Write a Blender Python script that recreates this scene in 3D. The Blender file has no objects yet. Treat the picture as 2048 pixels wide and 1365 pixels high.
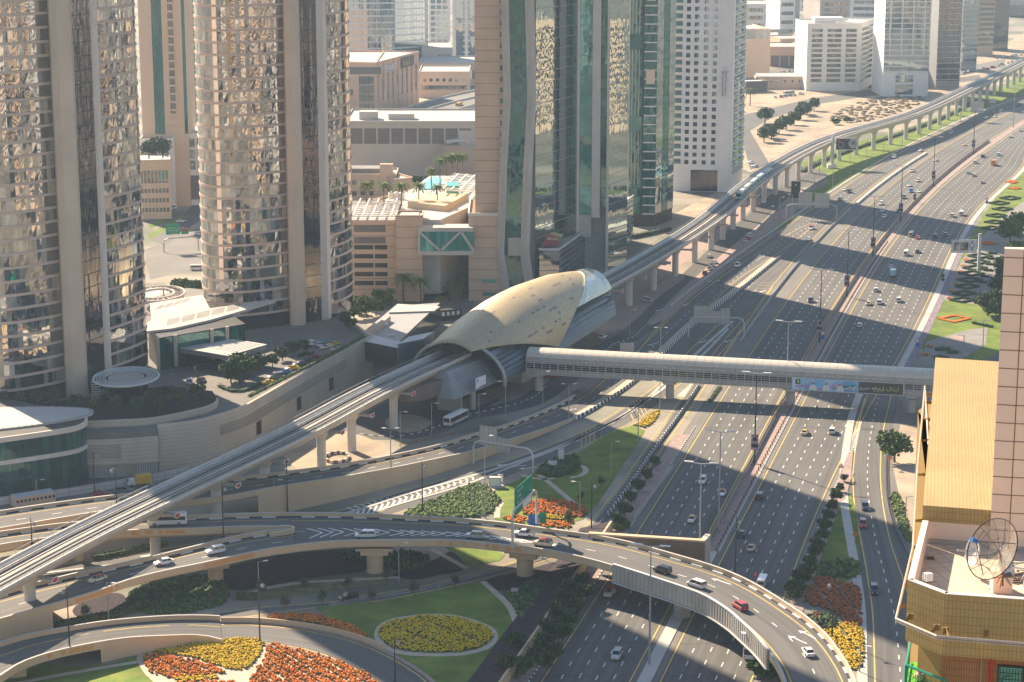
import bpy, math, random
import numpy as np
from mathutils import Vector, Matrix
random.seed(7)
R = math.radians
sc = bpy.context.scene
COL = sc.collection
F_PX, TILT, CAM_H = 4250.0, R(12.6), 165.0
CT, ST = math.cos(TILT), math.sin(TILT)
def G(u, v, z=0.0):
 a = (u - 1024) / F_PX; b = (v - 682.5) / F_PX
 k = (CAM_H - z) / (ST + b * CT)
 return Vector((a * k, (CT - b * ST) * k, z))
def ZY(v, y):                       # height of the point seen at row v when it stands at depth y
 b = (v - 682.5) / F_PX
 return CAM_H - y / (CT - b * ST) * (ST + b * CT)
def XY(u, v, y):
 b = (v - 682.5) / F_PX
 return (u - 1024) / F_PX * y / (CT - b * ST)
def PX(p):
 dz = p[2] - CAM_H
 dep = p[1] * CT - dz * ST; up = p[1] * ST + dz * CT
 return 1024 + F_PX * p[0] / dep, 682.5 - F_PX * up / dep
cam = bpy.data.cameras.new('camera'); co = bpy.data.objects.new('camera', cam); COL.objects.link(co)
cam.lens = 36 * F_PX / 2048; cam.sensor_width = 36; cam.clip_start = 1; cam.clip_end = 20000
co.location = (0, 0, CAM_H); co.rotation_euler = (math.pi / 2 - TILT, 0, 0)
sc.camera = co
SUN_AZ = R(125); SUN_EL = R(34)      # direction towards the sun
sdir = Vector((math.cos(SUN_AZ) * math.cos(SUN_EL), math.sin(SUN_AZ) * math.cos(SUN_EL), math.sin(SUN_EL)))
sl = bpy.data.lights.new('sun', 'SUN'); so = bpy.data.objects.new('sun', sl); COL.objects.link(so)
sl.energy = 5.0; sl.angle = R(0.55); sl.color = (1.0, 0.80, 0.57)
so.rotation_euler = sdir.to_track_quat('Z', 'Y').to_euler()
w = bpy.data.worlds.new('World'); sc.world = w; w.use_nodes = True
nt = w.node_tree; nt.nodes.clear()
sky = nt.nodes.new('ShaderNodeTexSky'); sky.sky_type = 'NISHITA'; sky.sun_disc = False
sky.sun_elevation = SUN_EL; sky.sun_rotation = math.pi / 2 - SUN_AZ
sky.air_density = 1.2; sky.dust_density = 0.7; sky.ozone_density = 1.0
bg = nt.nodes.new('ShaderNodeBackground'); bg.inputs[1].default_value = 0.06
ow = nt.nodes.new('ShaderNodeOutputWorld')
nt.links.new(sky.outputs[0], bg.inputs[0]); nt.links.new(bg.outputs[0], ow.inputs[0])
sc.view_settings.view_transform = 'Standard'; sc.view_settings.look = 'None'
sc.view_settings.exposure = 1.5; sc.view_settings.gamma = 1.0
sc.cycles.max_bounces = 6; sc.cycles.diffuse_bounces = 4; sc.cycles.glossy_bounces = 3; sc.cycles.transmission_bounces = 2
sc.cycles.volume_bounces = 0; sc.cycles.transparent_max_bounces = 6; sc.cycles.use_denoising = True
sc.cycles.sample_clamp_indirect = 4.0
def nd(t, k, **kw):
 n = t.nodes.new(k)
 for a, b in kw.items(): setattr(n, a, b)
 return n
def mat(name, col, rough=0.8, var=0.12, scale=0.3, metal=0.0, bump=0.0, bscale=3.0, spec=0.3, col2=None, s2=None, uvstreak=0.0):
 m = bpy.data.materials.new(name); m.use_nodes = True; t = m.node_tree
 b = t.nodes['Principled BSDF']
 b.inputs['Roughness'].default_value = rough; b.inputs['Metallic'].default_value = metal
 b.inputs['Specular IOR Level'].default_value = spec
 tc = nd(t, 'ShaderNodeTexCoord'); L = t.links.new
 no = nd(t, 'ShaderNodeTexNoise'); no.inputs['Scale'].default_value = scale; no.inputs['Detail'].default_value = 5
 L(tc.outputs['Object'], no.inputs['Vector'])
 mr = nd(t, 'ShaderNodeMapRange'); mr.inputs[1].default_value = 0.3; mr.inputs[2].default_value = 0.7
 mr.inputs[3].default_value = 1 - var; mr.inputs[4].default_value = 1 + var
 L(no.outputs['Fac'], mr.inputs[0])
 mul = nd(t, 'ShaderNodeMix', data_type='RGBA', blend_type='MULTIPLY'); mul.inputs[0].default_value = 1
 L(mr.outputs[0], mul.inputs[7])
 if col2 is not None:
  n2 = nd(t, 'ShaderNodeTexNoise'); n2.inputs['Scale'].default_value = s2 or scale * 4; n2.inputs['Detail'].default_value = 4
  L(tc.outputs['Object'], n2.inputs['Vector'])
  r2 = nd(t, 'ShaderNodeMapRange'); r2.inputs[1].default_value = 0.42; r2.inputs[2].default_value = 0.6
  L(n2.outputs['Fac'], r2.inputs[0])
  mx = nd(t, 'ShaderNodeMix', data_type='RGBA'); L(r2.outputs[0], mx.inputs[0])
  mx.inputs[6].default_value = (*col, 1); mx.inputs[7].default_value = (*col2, 1)
  L(mx.outputs[2], mul.inputs[6])
 else:
  mul.inputs[6].default_value = (*col, 1)
 out = mul.outputs[2]
 if uvstreak:
  uv = nd(t, 'ShaderNodeUVMap'); mp = nd(t, 'ShaderNodeMapping'); mp.inputs['Scale'].default_value = (0.55, 0.006, 1)
  L(uv.outputs[0], mp.inputs[0]); n3 = nd(t, 'ShaderNodeTexNoise'); n3.inputs['Scale'].default_value = 1.6; n3.inputs['Detail'].default_value = 3
  L(mp.outputs[0], n3.inputs['Vector'])
  r3 = nd(t, 'ShaderNodeMapRange'); r3.inputs[1].default_value = 0.3; r3.inputs[2].default_value = 0.7
  r3.inputs[3].default_value = 1 - uvstreak; r3.inputs[4].default_value = 1 + uvstreak
  L(n3.outputs['Fac'], r3.inputs[0])
  m3 = nd(t, 'ShaderNodeMix', data_type='RGBA', blend_type='MULTIPLY'); m3.inputs[0].default_value = 1
  L(out, m3.inputs[6]); L(r3.outputs[0], m3.inputs[7]); out = m3.outputs[2]
 L(out, b.inputs['Base Color'])
 if bump:
  nb = nd(t, 'ShaderNodeTexNoise'); nb.inputs['Scale'].default_value = bscale; nb.inputs['Detail'].default_value = 6
  L(tc.outputs['Object'], nb.inputs['Vector'])
  bm = nd(t, 'ShaderNodeBump'); bm.inputs['Strength'].default_value = min(1, bump); bm.inputs['Distance'].default_value = 0.3
  L(nb.outputs['Fac'], bm.inputs['Height']); L(bm.outputs[0], b.inputs['Normal'])
 return m
def glassmat(name, cols, tint, refl, rough=0.03, wob=0.25, wscale=0.35, stretch=(1, 1, 0.35)):
 """coated curtain-wall glass: what stands behind each pane (blind, dark room) differs from pane to pane, a wavy mirror coat on top"""
 m = bpy.data.materials.new(name); m.use_nodes = True; t = m.node_tree; t.nodes.clear(); L = t.links.new
 out = nd(t, 'ShaderNodeOutputMaterial'); tc = nd(t, 'ShaderNodeTexCoord'); ge = nd(t, 'ShaderNodeNewGeometry')
 cr = nd(t, 'ShaderNodeValToRGB'); cr.color_ramp.interpolation = 'CONSTANT'
 el = cr.color_ramp.elements
 el[0].position = 0; el[0].color = (*cols[0][1], 1); acc = cols[0][0]
 el[1].position = acc; el[1].color = (*cols[1][1], 1); acc += cols[1][0]
 for f, c in cols[2:]:
  e = el.new(min(acc, .999)); e.color = (*c, 1); acc += f
 L(ge.outputs['Random Per Island'], cr.inputs[0])
 df = nd(t, 'ShaderNodeBsdfDiffuse'); L(cr.outputs[0], df.inputs[0])
 gl = nd(t, 'ShaderNodeBsdfGlossy'); gl.inputs['Color'].default_value = (*tint, 1); gl.inputs['Roughness'].default_value = rough
 mp = nd(t, 'ShaderNodeMapping'); mp.inputs['Scale'].default_value = stretch; L(tc.outputs['Object'], mp.inputs[0])
 no = nd(t, 'ShaderNodeTexNoise'); no.inputs['Scale'].default_value = wscale; no.inputs['Detail'].default_value = 2
 L(mp.outputs[0], no.inputs['Vector'])
 bm = nd(t, 'ShaderNodeBump'); bm.inputs['Strength'].default_value = wob; bm.inputs['Distance'].default_value = 0.5
 L(no.outputs['Fac'], bm.inputs['Height']); L(bm.outputs[0], gl.inputs['Normal'])
 fr = nd(t, 'ShaderNodeFresnel'); fr.inputs[0].default_value = 1.5
 mr = nd(t, 'ShaderNodeMapRange'); mr.inputs[1].default_value = 0.04; mr.inputs[2].default_value = 1; mr.inputs[3].default_value = refl; mr.inputs[4].default_value = 1
 L(fr.outputs[0], mr.inputs[0])
 mx = nd(t, 'ShaderNodeMixShader'); L(mr.outputs[0], mx.inputs[0]); L(df.outputs[0], mx.inputs[1]); L(gl.outputs[0], mx.inputs[2])
 L(mx.outputs[0], out.inputs[0])
 return m
def emis(name, col, s):
 m = bpy.data.materials.new(name); m.use_nodes = True; b = m.node_tree.nodes['Principled BSDF']
 b.inputs['Base Color'].default_value = (*col, 1); b.inputs['Emission Color'].default_value = (*col, 1); b.inputs['Emission Strength'].default_value = s
 return m
M = {}; HAZE = 0.000085
M['sand'] = mat('sand', (.38, .30, .22), .95, .22, .04, col2=(.30, .25, .19), s2=.12, bump=.5, bscale=.8)
M['land'] = mat('land', (.30, .26, .21), .95, .35, .012, col2=(.13, .135, .11), s2=.02)
M['asphalt'] = mat('asphalt', (.108, .106, .104), .85, .12, .03, bump=.1, bscale=6, uvstreak=.24)
M['asphalt_old'] = mat('asphalt_old', (.165, .158, .148), .9, .14, .05, uvstreak=.10)
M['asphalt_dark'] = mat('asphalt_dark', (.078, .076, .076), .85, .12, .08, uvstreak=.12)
M['white'] = mat('road_white', (.72, .71, .68), .7, .18, .7)
M['yellow'] = mat('road_yellow', (.62, .42, .10), .7, .2, .5)
M['conc'] = mat('concrete', (.40, .37, .33), .85, .14, .2, bump=.2)
M['conc_lt'] = mat('concrete_light', (.44, .42, .39), .8, .10, .12, bump=.15)
M['conc_dk'] = mat('concrete_dark', (.22, .21, .20), .85, .15, .15)
M['tan'] = mat('tan_wall', (.58, .43, .28), .85, .10, .12, bump=.15, col2=(.53, .39, .25), s2=.06)
M['tan_dk'] = mat('tan_inset', (.58, .30, .11), .85, .12, .3)
M['pave'] = mat('pink_paving', (.34, .25, .22), .9, .16, .5, col2=(.28, .21, .19), s2=1.2)
M['kerb_b'] = mat('kerb_black', (.04, .04, .05), .8, .2, 1)
M['kerb_w'] = mat('kerb_white', (.65, .64, .62), .8, .15, 1)
M['steel'] = mat('steel', (.36, .36, .36), .45, .08, .5, metal=.6)
M['dark'] = mat('dark_metal', (.035, .033, .035), .5, .1, 1)
M['grey'] = mat('grey_paint', (.30, .31, .32), .55, .08, .4)
M['ltgrey'] = mat('light_grey', (.52, .52, .52), .55, .08, .3)
M['wht'] = mat('white_paint', (.68, .67, .65), .5, .05, .3)
M['grass'] = mat('grass', (.10, .165, .022), .95, .3, .10, col2=(.15, .185, .03), s2=.25, bump=.6, bscale=2)
M['grass_dry'] = mat('grass_dry', (.11, .12, .04), .95, .3, .12, col2=(.20, .17, .08), s2=.4, bump=.6, bscale=2)
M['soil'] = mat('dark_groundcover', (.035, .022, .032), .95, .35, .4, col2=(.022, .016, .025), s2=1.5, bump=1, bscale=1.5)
M['leaf'] = mat('leaf', (.065, .115, .03), .8, .4, .6)
M['leaf_lt'] = mat('leaf_light', (.12, .17, .03), .8, .4, .6)
M['leaf_dk'] = mat('leaf_dark', (.04, .07, .028), .8, .4, .6)
M['leaf_gr'] = mat('leaf_grey', (.11, .12, .07), .85, .4, .6)
M['bark'] = mat('bark', (.16, .11, .07), .95, .2, 2)
M['orange_fl'] = mat('flower_orange', (.62, .16, .01), .85, .25, 1.2)
M['yellow_fl'] = mat('flower_yellow', (.62, .40, .01), .85, .25, 1.2)
M['rust_fl'] = mat('flower_rust', (.42, .10, .03), .85, .3, 1.2)
M['purple_fl'] = mat('flower_purple', (.17, .13, .22), .9, .4, .8, col2=(.26, .22, .22), s2=1.5)
M['path'] = mat('garden_path', (.47, .38, .30), .9, .12, .4)
M['rubber'] = mat('rubber', (.02, .02, .02), .8, .1, 2)
M['carglass'] = mat('car_glass', (.015, .018, .022), .08, .05, 1, spec=.8)
M['lamp_w'] = mat('headlight', (.8, .8, .78), .2, .02, 1)
M['lamp_r'] = mat('taillight', (.45, .02, .02), .3, .02, 1)
M['red'] = mat('red_paint', (.50, .03, .03), .5, .05, 1)
M['green_sign'] = mat('green_sign', (.0, .22, .12), .5, .05, 1)
M['blue_sign'] = mat('blue_sign', (.01, .12, .38), .5, .05, 1)
class MB:
 def __init__(s): s.v = []; s.f = []; s.m = []; s.uv = {}
 def quad(s, a, b, c, d, mi=0):
  n = len(s.v); s.v += [tuple(a), tuple(b), tuple(c), tuple(d)]; s.f.append((n, n + 1, n + 2, n + 3)); s.m.append(mi)
 def poly(s, pts, mi=0):
  n = len(s.v); s.v += [tuple(p) for p in pts]; s.f.append(tuple(range(n, n + len(pts)))); s.m.append(mi)
 def box(s, c, d, rz=0.0, mi=0, top=None):
  cx, cy, cz = c; x, y, z = d[0] / 2, d[1] / 2, d[2] / 2; co_, si = math.cos(rz), math.sin(rz); n = len(s.v)
  for k in (-z, z):
   for (i, j) in ((-x, -y), (x, -y), (x, y), (-x, y)):
    s.v.append((cx + i * co_ - j * si, cy + i * si + j * co_, cz + k))
  for q in ((0, 3, 2, 1), (4, 5, 6, 7), (0, 1, 5, 4), (1, 2, 6, 5), (2, 3, 7, 6), (3, 0, 4, 7)):
   s.f.append(tuple(n + i for i in q)); s.m.append(top if (top is not None and q[0] == 4) else mi)
  return s
 def obox(s, a, b, wd, z0, z1, mi=0):
  a = Vector(a[:2]); b = Vector(b[:2]); d = b - a; m = (a + b) / 2
  return s.box((m.x, m.y, (z0 + z1) / 2), (d.length, wd, z1 - z0), math.atan2(d.y, d.x), mi)
 def prism(s, pts, z0, z1, mi=0, mtop=None, bottom=True):
  p = [(q[0], q[1]) for q in pts]
  ar = sum(p[i][0] * p[(i + 1) % len(p)][1] - p[(i + 1) % len(p)][0] * p[i][1] for i in range(len(p)))
  if ar < 0: p = p[::-1]
  n = len(s.v); k = len(p)
  zz0 = z0 if callable(z0) else (lambda x, y: z0); zz1 = z1 if callable(z1) else (lambda x, y: z1)
  s.v += [(x, y, zz0(x, y)) for x, y in p] + [(x, y, zz1(x, y)) for x, y in p]
  for i in range(k):
   j = (i + 1) % k; s.f.append((n + i, n + j, n + k + j, n + k + i)); s.m.append(mi)
  s.f.append(tuple(range(n + k, n + 2 * k))); s.m.append(mi if mtop is None else mtop)
  if bottom: s.f.append(tuple(range(n + k - 1, n - 1, -1))); s.m.append(mi)
  return s
 def tube(s, pts, r, n=6, mi=0, cap=True):
  pts = [Vector(p) for p in pts]; rr = r if isinstance(r, (list, tuple)) else [r] * len(pts); base = len(s.v)
  for i, p in enumerate(pts):
   d = (pts[min(i + 1, len(pts) - 1)] - pts[max(i - 1, 0)]).normalized()
   q = Vector((0, 0, 1)) if abs(d.z) < .9 else Vector((1, 0, 0))
   a = d.cross(q).normalized(); b = d.cross(a)
   for k in range(n):
    t = 2 * math.pi * k / n; s.v.append(tuple(p + (a * math.cos(t) + b * math.sin(t)) * rr[i]))
  for i in range(len(pts) - 1):
   for k in range(n):
    j = (k + 1) % n; s.f.append((base + i * n + k, base + i * n + j, base + (i + 1) * n + j, base + (i + 1) * n + k)); s.m.append(mi)
  if cap:
   s.f.append(tuple(base + k for k in range(n))); s.m.append(mi)
   s.f.append(tuple(base + (len(pts) - 1) * n + k for k in range(n - 1, -1, -1))); s.m.append(mi)
  return s
 def lathe(s, c, prof, n=16, mi=0, sx=1, sy=1, rz=0):
  base = len(s.v); co_, si = math.cos(rz), math.sin(rz)
  for r, z in prof:
   for k in range(n):
    t = 2 * math.pi * k / n; x, y = r * math.cos(t) * sx, r * math.sin(t) * sy
    s.v.append((c[0] + x * co_ - y * si, c[1] + x * si + y * co_, c[2] + z))
  for i in range(len(prof) - 1):
   for k in range(n):
    j = (k + 1) % n; s.f.append((base + i * n + k, base + i * n + j, base + (i + 1) * n + j, base + (i + 1) * n + k)); s.m.append(mi)
  s.f.append(tuple(base + k for k in range(n - 1, -1, -1))); s.m.append(mi)
  s.f.append(tuple(base + (len(prof) - 1) * n + k for k in range(n))); s.m.append(mi)
  return s
 def sweep(s, path, prof, mi=0, closed=True, cap=True, alt=None):
  """profile [(offset to the right, height)] carried along path (3-D points)"""
  path = [Vector(p) for p in path]; n = len(prof); base = len(s.v)
  for i, p in enumerate(path):
   d = path[min(i + 1, len(path) - 1)] - path[max(i - 1, 0)]; d.z = 0; d.normalize(); rt = Vector((d.y, -d.x, 0))
   for o, h in prof: s.v.append(tuple(p + rt * o + Vector((0, 0, h))))
  for i in range(len(path) - 1):
   for k in range(n if closed else n - 1):
    j = (k + 1) % n; s.f.append((base + i * n + k, base + (i + 1) * n + k, base + (i + 1) * n + j, base + i * n + j))
    s.m.append(mi if alt is None else alt[(i // alt[2]) % 2] if False else (mi if alt is None else alt[i % len(alt)]))
  if closed and cap:
   s.f.append(tuple(base + k for k in range(n))); s.m.append(mi)
   e = base + (len(path) - 1) * n; s.f.append(tuple(e + k for k in range(n - 1, -1, -1))); s.m.append(mi)
  return s
 def strip(s, A, B, mi=0, alt=None, uv=True):
  """quads between two edge polylines of equal count, with metre UVs"""
  base = len(s.v); wd = max((Vector(A[0]) - Vector(B[0])).length, .01); l = 0.0
  for i in range(len(A)):
   if i: l += (Vector(A[i]) - Vector(A[i - 1])).length
   s.v += [tuple(A[i]), tuple(B[i])]
   wi = (Vector(A[i]) - Vector(B[i])).length
   s.uv[len(s.v) - 2] = (0, l); s.uv[len(s.v) - 1] = (wi, l)
  for i in range(len(A) - 1):
   s.f.append((base + 2 * i, base + 2 * i + 1, base + 2 * i + 3, base + 2 * i + 2)); s.m.append(mi if alt is None else alt[i % len(alt)])
  return s
 def build(s, name, mats, parent=None, smooth=False, link=True):
  me = bpy.data.meshes.new(name); me.from_pydata(s.v, [], s.f)
  for m_ in (mats if isinstance(mats, (list, tuple)) else [mats]): me.materials.append(M[m_] if isinstance(m_, str) else m_)
  me.polygons.foreach_set('material_index', s.m)
  if smooth: me.polygons.foreach_set('use_smooth', [True] * len(s.f))
  if s.uv:
   ul = me.uv_layers.new(name='UVMap'); vi = np.zeros(len(me.loops), dtype=np.int32); me.loops.foreach_get('vertex_index', vi)
   tab = np.zeros((len(s.v), 2));
   for k, q in s.uv.items(): tab[k] = q
   ul.data.foreach_set('uv', tab[vi].ravel())
  me.validate(); me.update()
  o = bpy.data.objects.new(name, me)
  if link: COL.objects.link(o)
  if parent is not None:
   o.parent = parent
   if parent.get('_w'):
    o.matrix_parent_inverse = (Matrix.Translation(parent.location) @ parent.rotation_euler.to_matrix().to_4x4()).inverted() if parent.parent is None and parent.type == 'EMPTY' else Matrix()
  return o
def tag(o, label=None, cat=None, group=None, kind=None):
 if label: o['label'] = label
 if cat: o['category'] = cat
 if group: o['group'] = group
 if kind: o['kind'] = kind
 return o
def thing(name, label, cat, loc=(0, 0, 0), group=None, world=True):
 """world=True: parts are given in world coordinates; False: parts are local (things that get copied)"""
 o = bpy.data.objects.new(name, None); COL.objects.link(o); o.location = loc; o.empty_display_size = .5
 if world: o['_w'] = 1
 return tag(o, label, cat, group)
KIDS = {}
def clone(root, loc, rz=0.0, label=None, group=None, scale=None, mats=None):
 r = root.copy(); COL.objects.link(r); r.location = loc; r.rotation_euler = (0, 0, rz)
 if label: r['label'] = label
 if group: r['group'] = group
 if scale: r.scale = scale if isinstance(scale, (tuple, list)) else (scale,) * 3
 for ch in list(root.children):
  c = ch.copy(); COL.objects.link(c); c.parent = r
  for g in ch.children:
   d = g.copy(); COL.objects.link(d); d.parent = c
 return r
def struct(mb, name, mats, smooth=False):
 o = mb.build(name, mats, smooth=smooth); o['kind'] = 'structure'; return o
def resample(P, step=None, n=None):
 P = [Vector(p) for p in P]; L = [0]
 for a, b in zip(P, P[1:]): L.append(L[-1] + (b - a).length)
 n = n or max(2, int(L[-1] / step) + 1); out = []; k = 0
 for i in range(n):
  t = L[-1] * i / (n - 1)
  while k < len(P) - 2 and L[k + 1] < t: k += 1
  out.append(P[k].lerp(P[k + 1], 0 if L[k + 1] == L[k] else (t - L[k]) / (L[k + 1] - L[k])))
 return out
def crom(P, sub=8, closed=False):
 P = [Vector(p) for p in P]; n = len(P); out = []
 for i in range(n if closed else n - 1):
  p1, p2 = P[i], P[(i + 1) % n]; p0 = P[(i - 1) % n] if (closed or i) else p1 * 2 - p2
  p3 = P[(i + 2) % n] if (closed or i + 2 < n) else p2 * 2 - p1
  for k in range(sub):
   t = k / sub; out.append(.5 * ((2 * p1) + (p2 - p0) * t + (2 * p0 - 5 * p1 + 4 * p2 - p3) * t * t + (3 * p1 - p0 - 3 * p2 + p3) * t ** 3))
 if not closed: out.append(P[-1])
 return out
def pxl(pts, z=0.0, step=4.0, n=None):
 """smooth world polyline through photo points [(u,v)] or [(u,v,z)]"""
 return resample(crom([G(p[0], p[1], p[2] if len(p) > 2 else z) for p in pts]), step, n)
def poly(pts, z=0.0, smooth=True, sub=6):
 P = [G(p[0], p[1], z) for p in pts]
 return crom(P, sub, True) if smooth else P
def off(path, d):
 out = []
 for i, p in enumerate(path):
  t = path[min(i + 1, len(path) - 1)] - path[max(i - 1, 0)]; t = Vector((t.x, t.y, 0)).normalized()
  out.append(p + Vector((t.y, -t.x, 0)) * d)
 return out
def lift(P, dz): return [Vector((p[0], p[1], p[2] + dz)) for p in P]
def mix(A, B, t): return [a.lerp(b, t) for a, b in zip(A, B)]
def heading(path, i):
 t = path[min(i + 1, len(path) - 1)] - path[max(i - 1, 0)]; return math.atan2(t.y, t.x)
def sheet(name, pts, m, z, kind='structure', label=None, cat=None, smooth=True):
 mb = MB(); P = poly(pts, 0, smooth); mb.poly([(p.x, p.y, z) for p in orient(P)]); o = mb.build(name, m); o['kind'] = kind
 if label: tag(o, label, cat)
 return o
def orient(P):
 ar = sum(P[i][0] * P[(i + 1) % len(P)][1] - P[(i + 1) % len(P)][0] * P[i][1] for i in range(len(P)))
 return P if ar > 0 else P[::-1]
def dashes(mb, path, w_=.22, ln=2.6, cyc=8.0, dz=.012, mi=0, start=0.0):
 P = resample(path, .65); step = (P[1] - P[0]).length; k = int(start / step); nl = max(1, round(ln / step)); nc = max(nl + 1, round(cyc / step))
 A = off(P, -w_ / 2); B = off(P, w_ / 2)
 while k + nl < len(P):
  a, b, c, d = A[k], B[k], B[k + nl], A[k + nl]; z = Vector((0, 0, dz)); mb.quad(a + z, b + z, c + z, d + z, mi); k += nc
def lineband(mb, path, w_=.28, dz=.012, mi=0, step=6):
 P = lift(resample(path, step), dz); mb.strip(off(P, -w_ / 2), off(P, w_ / 2), mi)
def ordinal(i): return ['first', 'second', 'third', 'fourth', 'fifth', 'sixth', 'seventh', 'eighth', 'ninth', 'tenth', 'eleventh', 'twelfth', 'thirteenth', 'fourteenth', 'fifteenth', 'sixteenth', 'seventeenth', 'eighteenth', 'nineteenth', 'twentieth'][i] if i < 20 else f'number {i+1}'
def inpoly(x, y, P):
 c = False; n = len(P)
 for i in range(n):
  x1, y1, x2, y2 = P[i][0], P[i][1], P[i - 1][0], P[i - 1][1]
  if (y1 > y) != (y2 > y) and x < (x2 - x1) * (y - y1) / (y2 - y1 + 1e-12) + x1: c = not c
 return c
# ============================================================ GROUND, ROADS
mb = MB(); mb.box((0, 3000, -1.0), (9000, 9000, 2.0)); struct(mb, 'ground', 'land')
YS = list(np.arange(385, 1560, 5.0))
def fitline(px, deg=5):
 P = [G(u, v) for u, v in px]; y = np.array([p.y for p in P]); x = np.array([p.x for p in P])
 c = np.polyfit((y - 800) / 400, x, deg); lo, hi = y.min(), y.max()
 f = lambda q: float(np.polyval(c, (q - 800) / 400))
 def g(q):
  if q > hi: return f(hi) + (f(hi) - f(hi - 40)) / 40 * (q - hi)
  if q < lo: return f(lo) + (f(lo + 30) - f(lo)) / 30 * (q - lo)
  return f(q)
 return g
RLf = fitline([(1320.3,1365),(1375,1254.6),(1393,1217),(1450,1109),(1473.8,1060.4),(1527,958.8),(1568,880),(1543.6,920),(1590.7,839),(1622.5,775.4),(1652,722),(1694,640),(1662,700),(1676,673.4),(1717.7,594.5),(1746,544.7),(1792.4,480),(1757,530),(1806,461.8),(1836.7,425.2),(1899.7,357.8),(1940.7,330),(1913.5,350),(1985,294.6),(2048,250.5)])
RRf = fitline([(1502,1360),(1522.7,1311.7),(1568,1195),(1594,1130),(1609,1090.6),(1644,1006),(1663.4,960.6),(1695.5,880),(1730,806),(1785,740),(1802,731),(1818,683),(1835.8,640),(1825.6,669),(1840.5,624.4),(1863.8,571.3),(1900,500),(1882.9,530),(1899.7,501.4),(1914.4,478),(1937.8,444.3),(1980,390),(2048,318)], 6)
LRf = fitline([(1262,1365),(1281.7,1325.5),(1301.4,1287),(1321,1246.5),(1338,1210),(1409.9,1077),(1454.7,990),(1480,944),(1517.8,880),(1482,942),(1527,859.4),(1570,783.6),(1608,718),(1651,640),(1617.3,700),(1648,646),(1681.2,589.6),(1716.9,534.8),(1756.7,480),(1719.5,530),(1773.7,461.8),(1808.9,419.4),(1860.2,374),(1912.9,330),(1885.7,350),(1963.8,286),(2048,240)])
LLf = fitline([(1085,1365),(1126.4,1299.5),(1166,1236.7),(1200,1181),(1222.4,1146),(1271.6,1067.7),(1319,993.5),(1368.6,914.8),(1391.5,880),(1422,832),(1466.8,765),(1501.5,712.8),(1529,670.8),(1548.7,640),(1560,624.4),(1596.5,569.6),(1633,521.5),(1671,480),(1709.3,440),(1750,401.8),(1794,363.7),(1839.7,330),(1866.8,308.5),(1904.6,285),(1967.6,251.8),(2048,216)])
CLf = fitline([(1275,703),(1348,628),(1382.4,594.6),(1451,538),(1520,484.4),(1573.8,455),(1612.8,428),(1675,386),(1730,347),(1800,306.6),(1846.7,280.8),(1897,256.8),(1979,222.8),(2048,192.6)])
CRf = fitline([(1415.5,763.8),(1447,714),(1505,625),(1560,554),(1594.9,512.4),(1622,483),(1675,429),(1698.7,411),(1753.4,367.5),(1800,333),(1844,308.5),(1905,275),(1967.6,247),(2048,212)])
def yl(f, y0, y1, dx=0.0, z=0.03): return [Vector((f(y) + dx, y, z)) for y in np.arange(y0, y1 + .1, 5.0)]
Z0 = .03
mb = MB()
ya, yb = 690, 1560
A = [Vector((CLf(y) - 4.2, y, .015)) for y in np.arange(ya, yb, 5.)]; B = [Vector((RRf(y) + 3, y, .015)) for y in np.arange(ya, yb, 5.)]
mb.strip(A, B)
A = [Vector((LLf(y) - 5, y, .015)) for y in np.arange(385, ya + 1, 5.)]; B = [Vector((RRf(y) + 3, y, .015)) for y in np.arange(385, ya + 1, 5.)]
mb.strip(A, B); struct(mb, 'road_shoulder', 'asphalt_old')
mb = MB(); mb.strip(yl(LLf, 385, 1555, -.6), yl(LRf, 385, 1555, .5)); struct(mb, 'inbound_road', 'asphalt')
mb = MB(); mb.strip(yl(RLf, 385, 1555, -.5), yl(RRf, 385, 1555, .6)); struct(mb, 'outbound_road', 'asphalt')
mb = MB(); mb.strip(yl(CLf, 700, 1555, -.6), yl(CRf, 700, 1555, .6)); struct(mb, 'collector_road', 'asphalt')
mb = MB()
for y in (401, 417, 436, 462, 489, 541, 618, 702, 830):
 for f, g in ((LLf, LRf), (RLf, RRf)): mb.quad((f(y), y, .036), (g(y), y + 1, .036), (g(y), y + 1.5, .036), (f(y), y + .5, .036))
struct(mb, 'road_joints', 'asphalt_dark')
mk = MB(); my = MB()
def lanes(f, g, y0, y1, n, skip=()):
 for k in range(1, n):
  if k in skip: continue
  dashes(mk, [Vector((f(y) + (g(y) - f(y)) * k / n, y, Z0)) for y in np.arange(y0, y1, 5.)], start=(k % 3) * .7)
lanes(LLf, LRf, 385, 1555, 5)
lanes(RLf, RRf, 385, 665, 5)
lanes(RLf, RRf, 690, 1555, 7)
lanes(CLf, CRf, 760, 1555, 3)
for f in (LRf, RLf): lineband(my, yl(f, 385, 1555))
lineband(my, yl(RRf, 385, 1555)); lineband(my, yl(LLf, 385, 1555))
lineband(my, yl(CLf, 700, 1555)); lineband(my, yl(CRf, 690, 1555))
EL = pxl([(1735,790),(1722,830),(1712.9,880),(1706.5,940),(1706,968),(1709,1012),(1715.6,1050),(1731,1130),(1737,1167),(1745.7,1232),(1750,1365),(1752,1450)], Z0 + .004, n=120)
ER = pxl([(1790,760),(1778,810),(1765,870),(1761,929.5),(1762,977),(1769.7,1032),(1782,1088),(1809,1167),(1832,1240),(1850,1365),(1856,1450)], Z0 + .004, n=120)
mb = MB(); mb.strip(off(EL, 1.4), off(ER, -2.6)); struct(mb, 'exit_road', 'asphalt')
mb = MB(); mb.strip(lift(off(EL, 1.9), -.01), lift(off(ER, -4.5), -.01)); struct(mb, 'exit_shoulder', 'asphalt_old')
lineband(my, EL); lineband(my, ER); dashes(mk, mix(EL, ER, .52), cyc=7)
lineband(my, pxl([(1730,797),(1716,840),(1703,880),(1695.5,885)], Z0))
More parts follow.
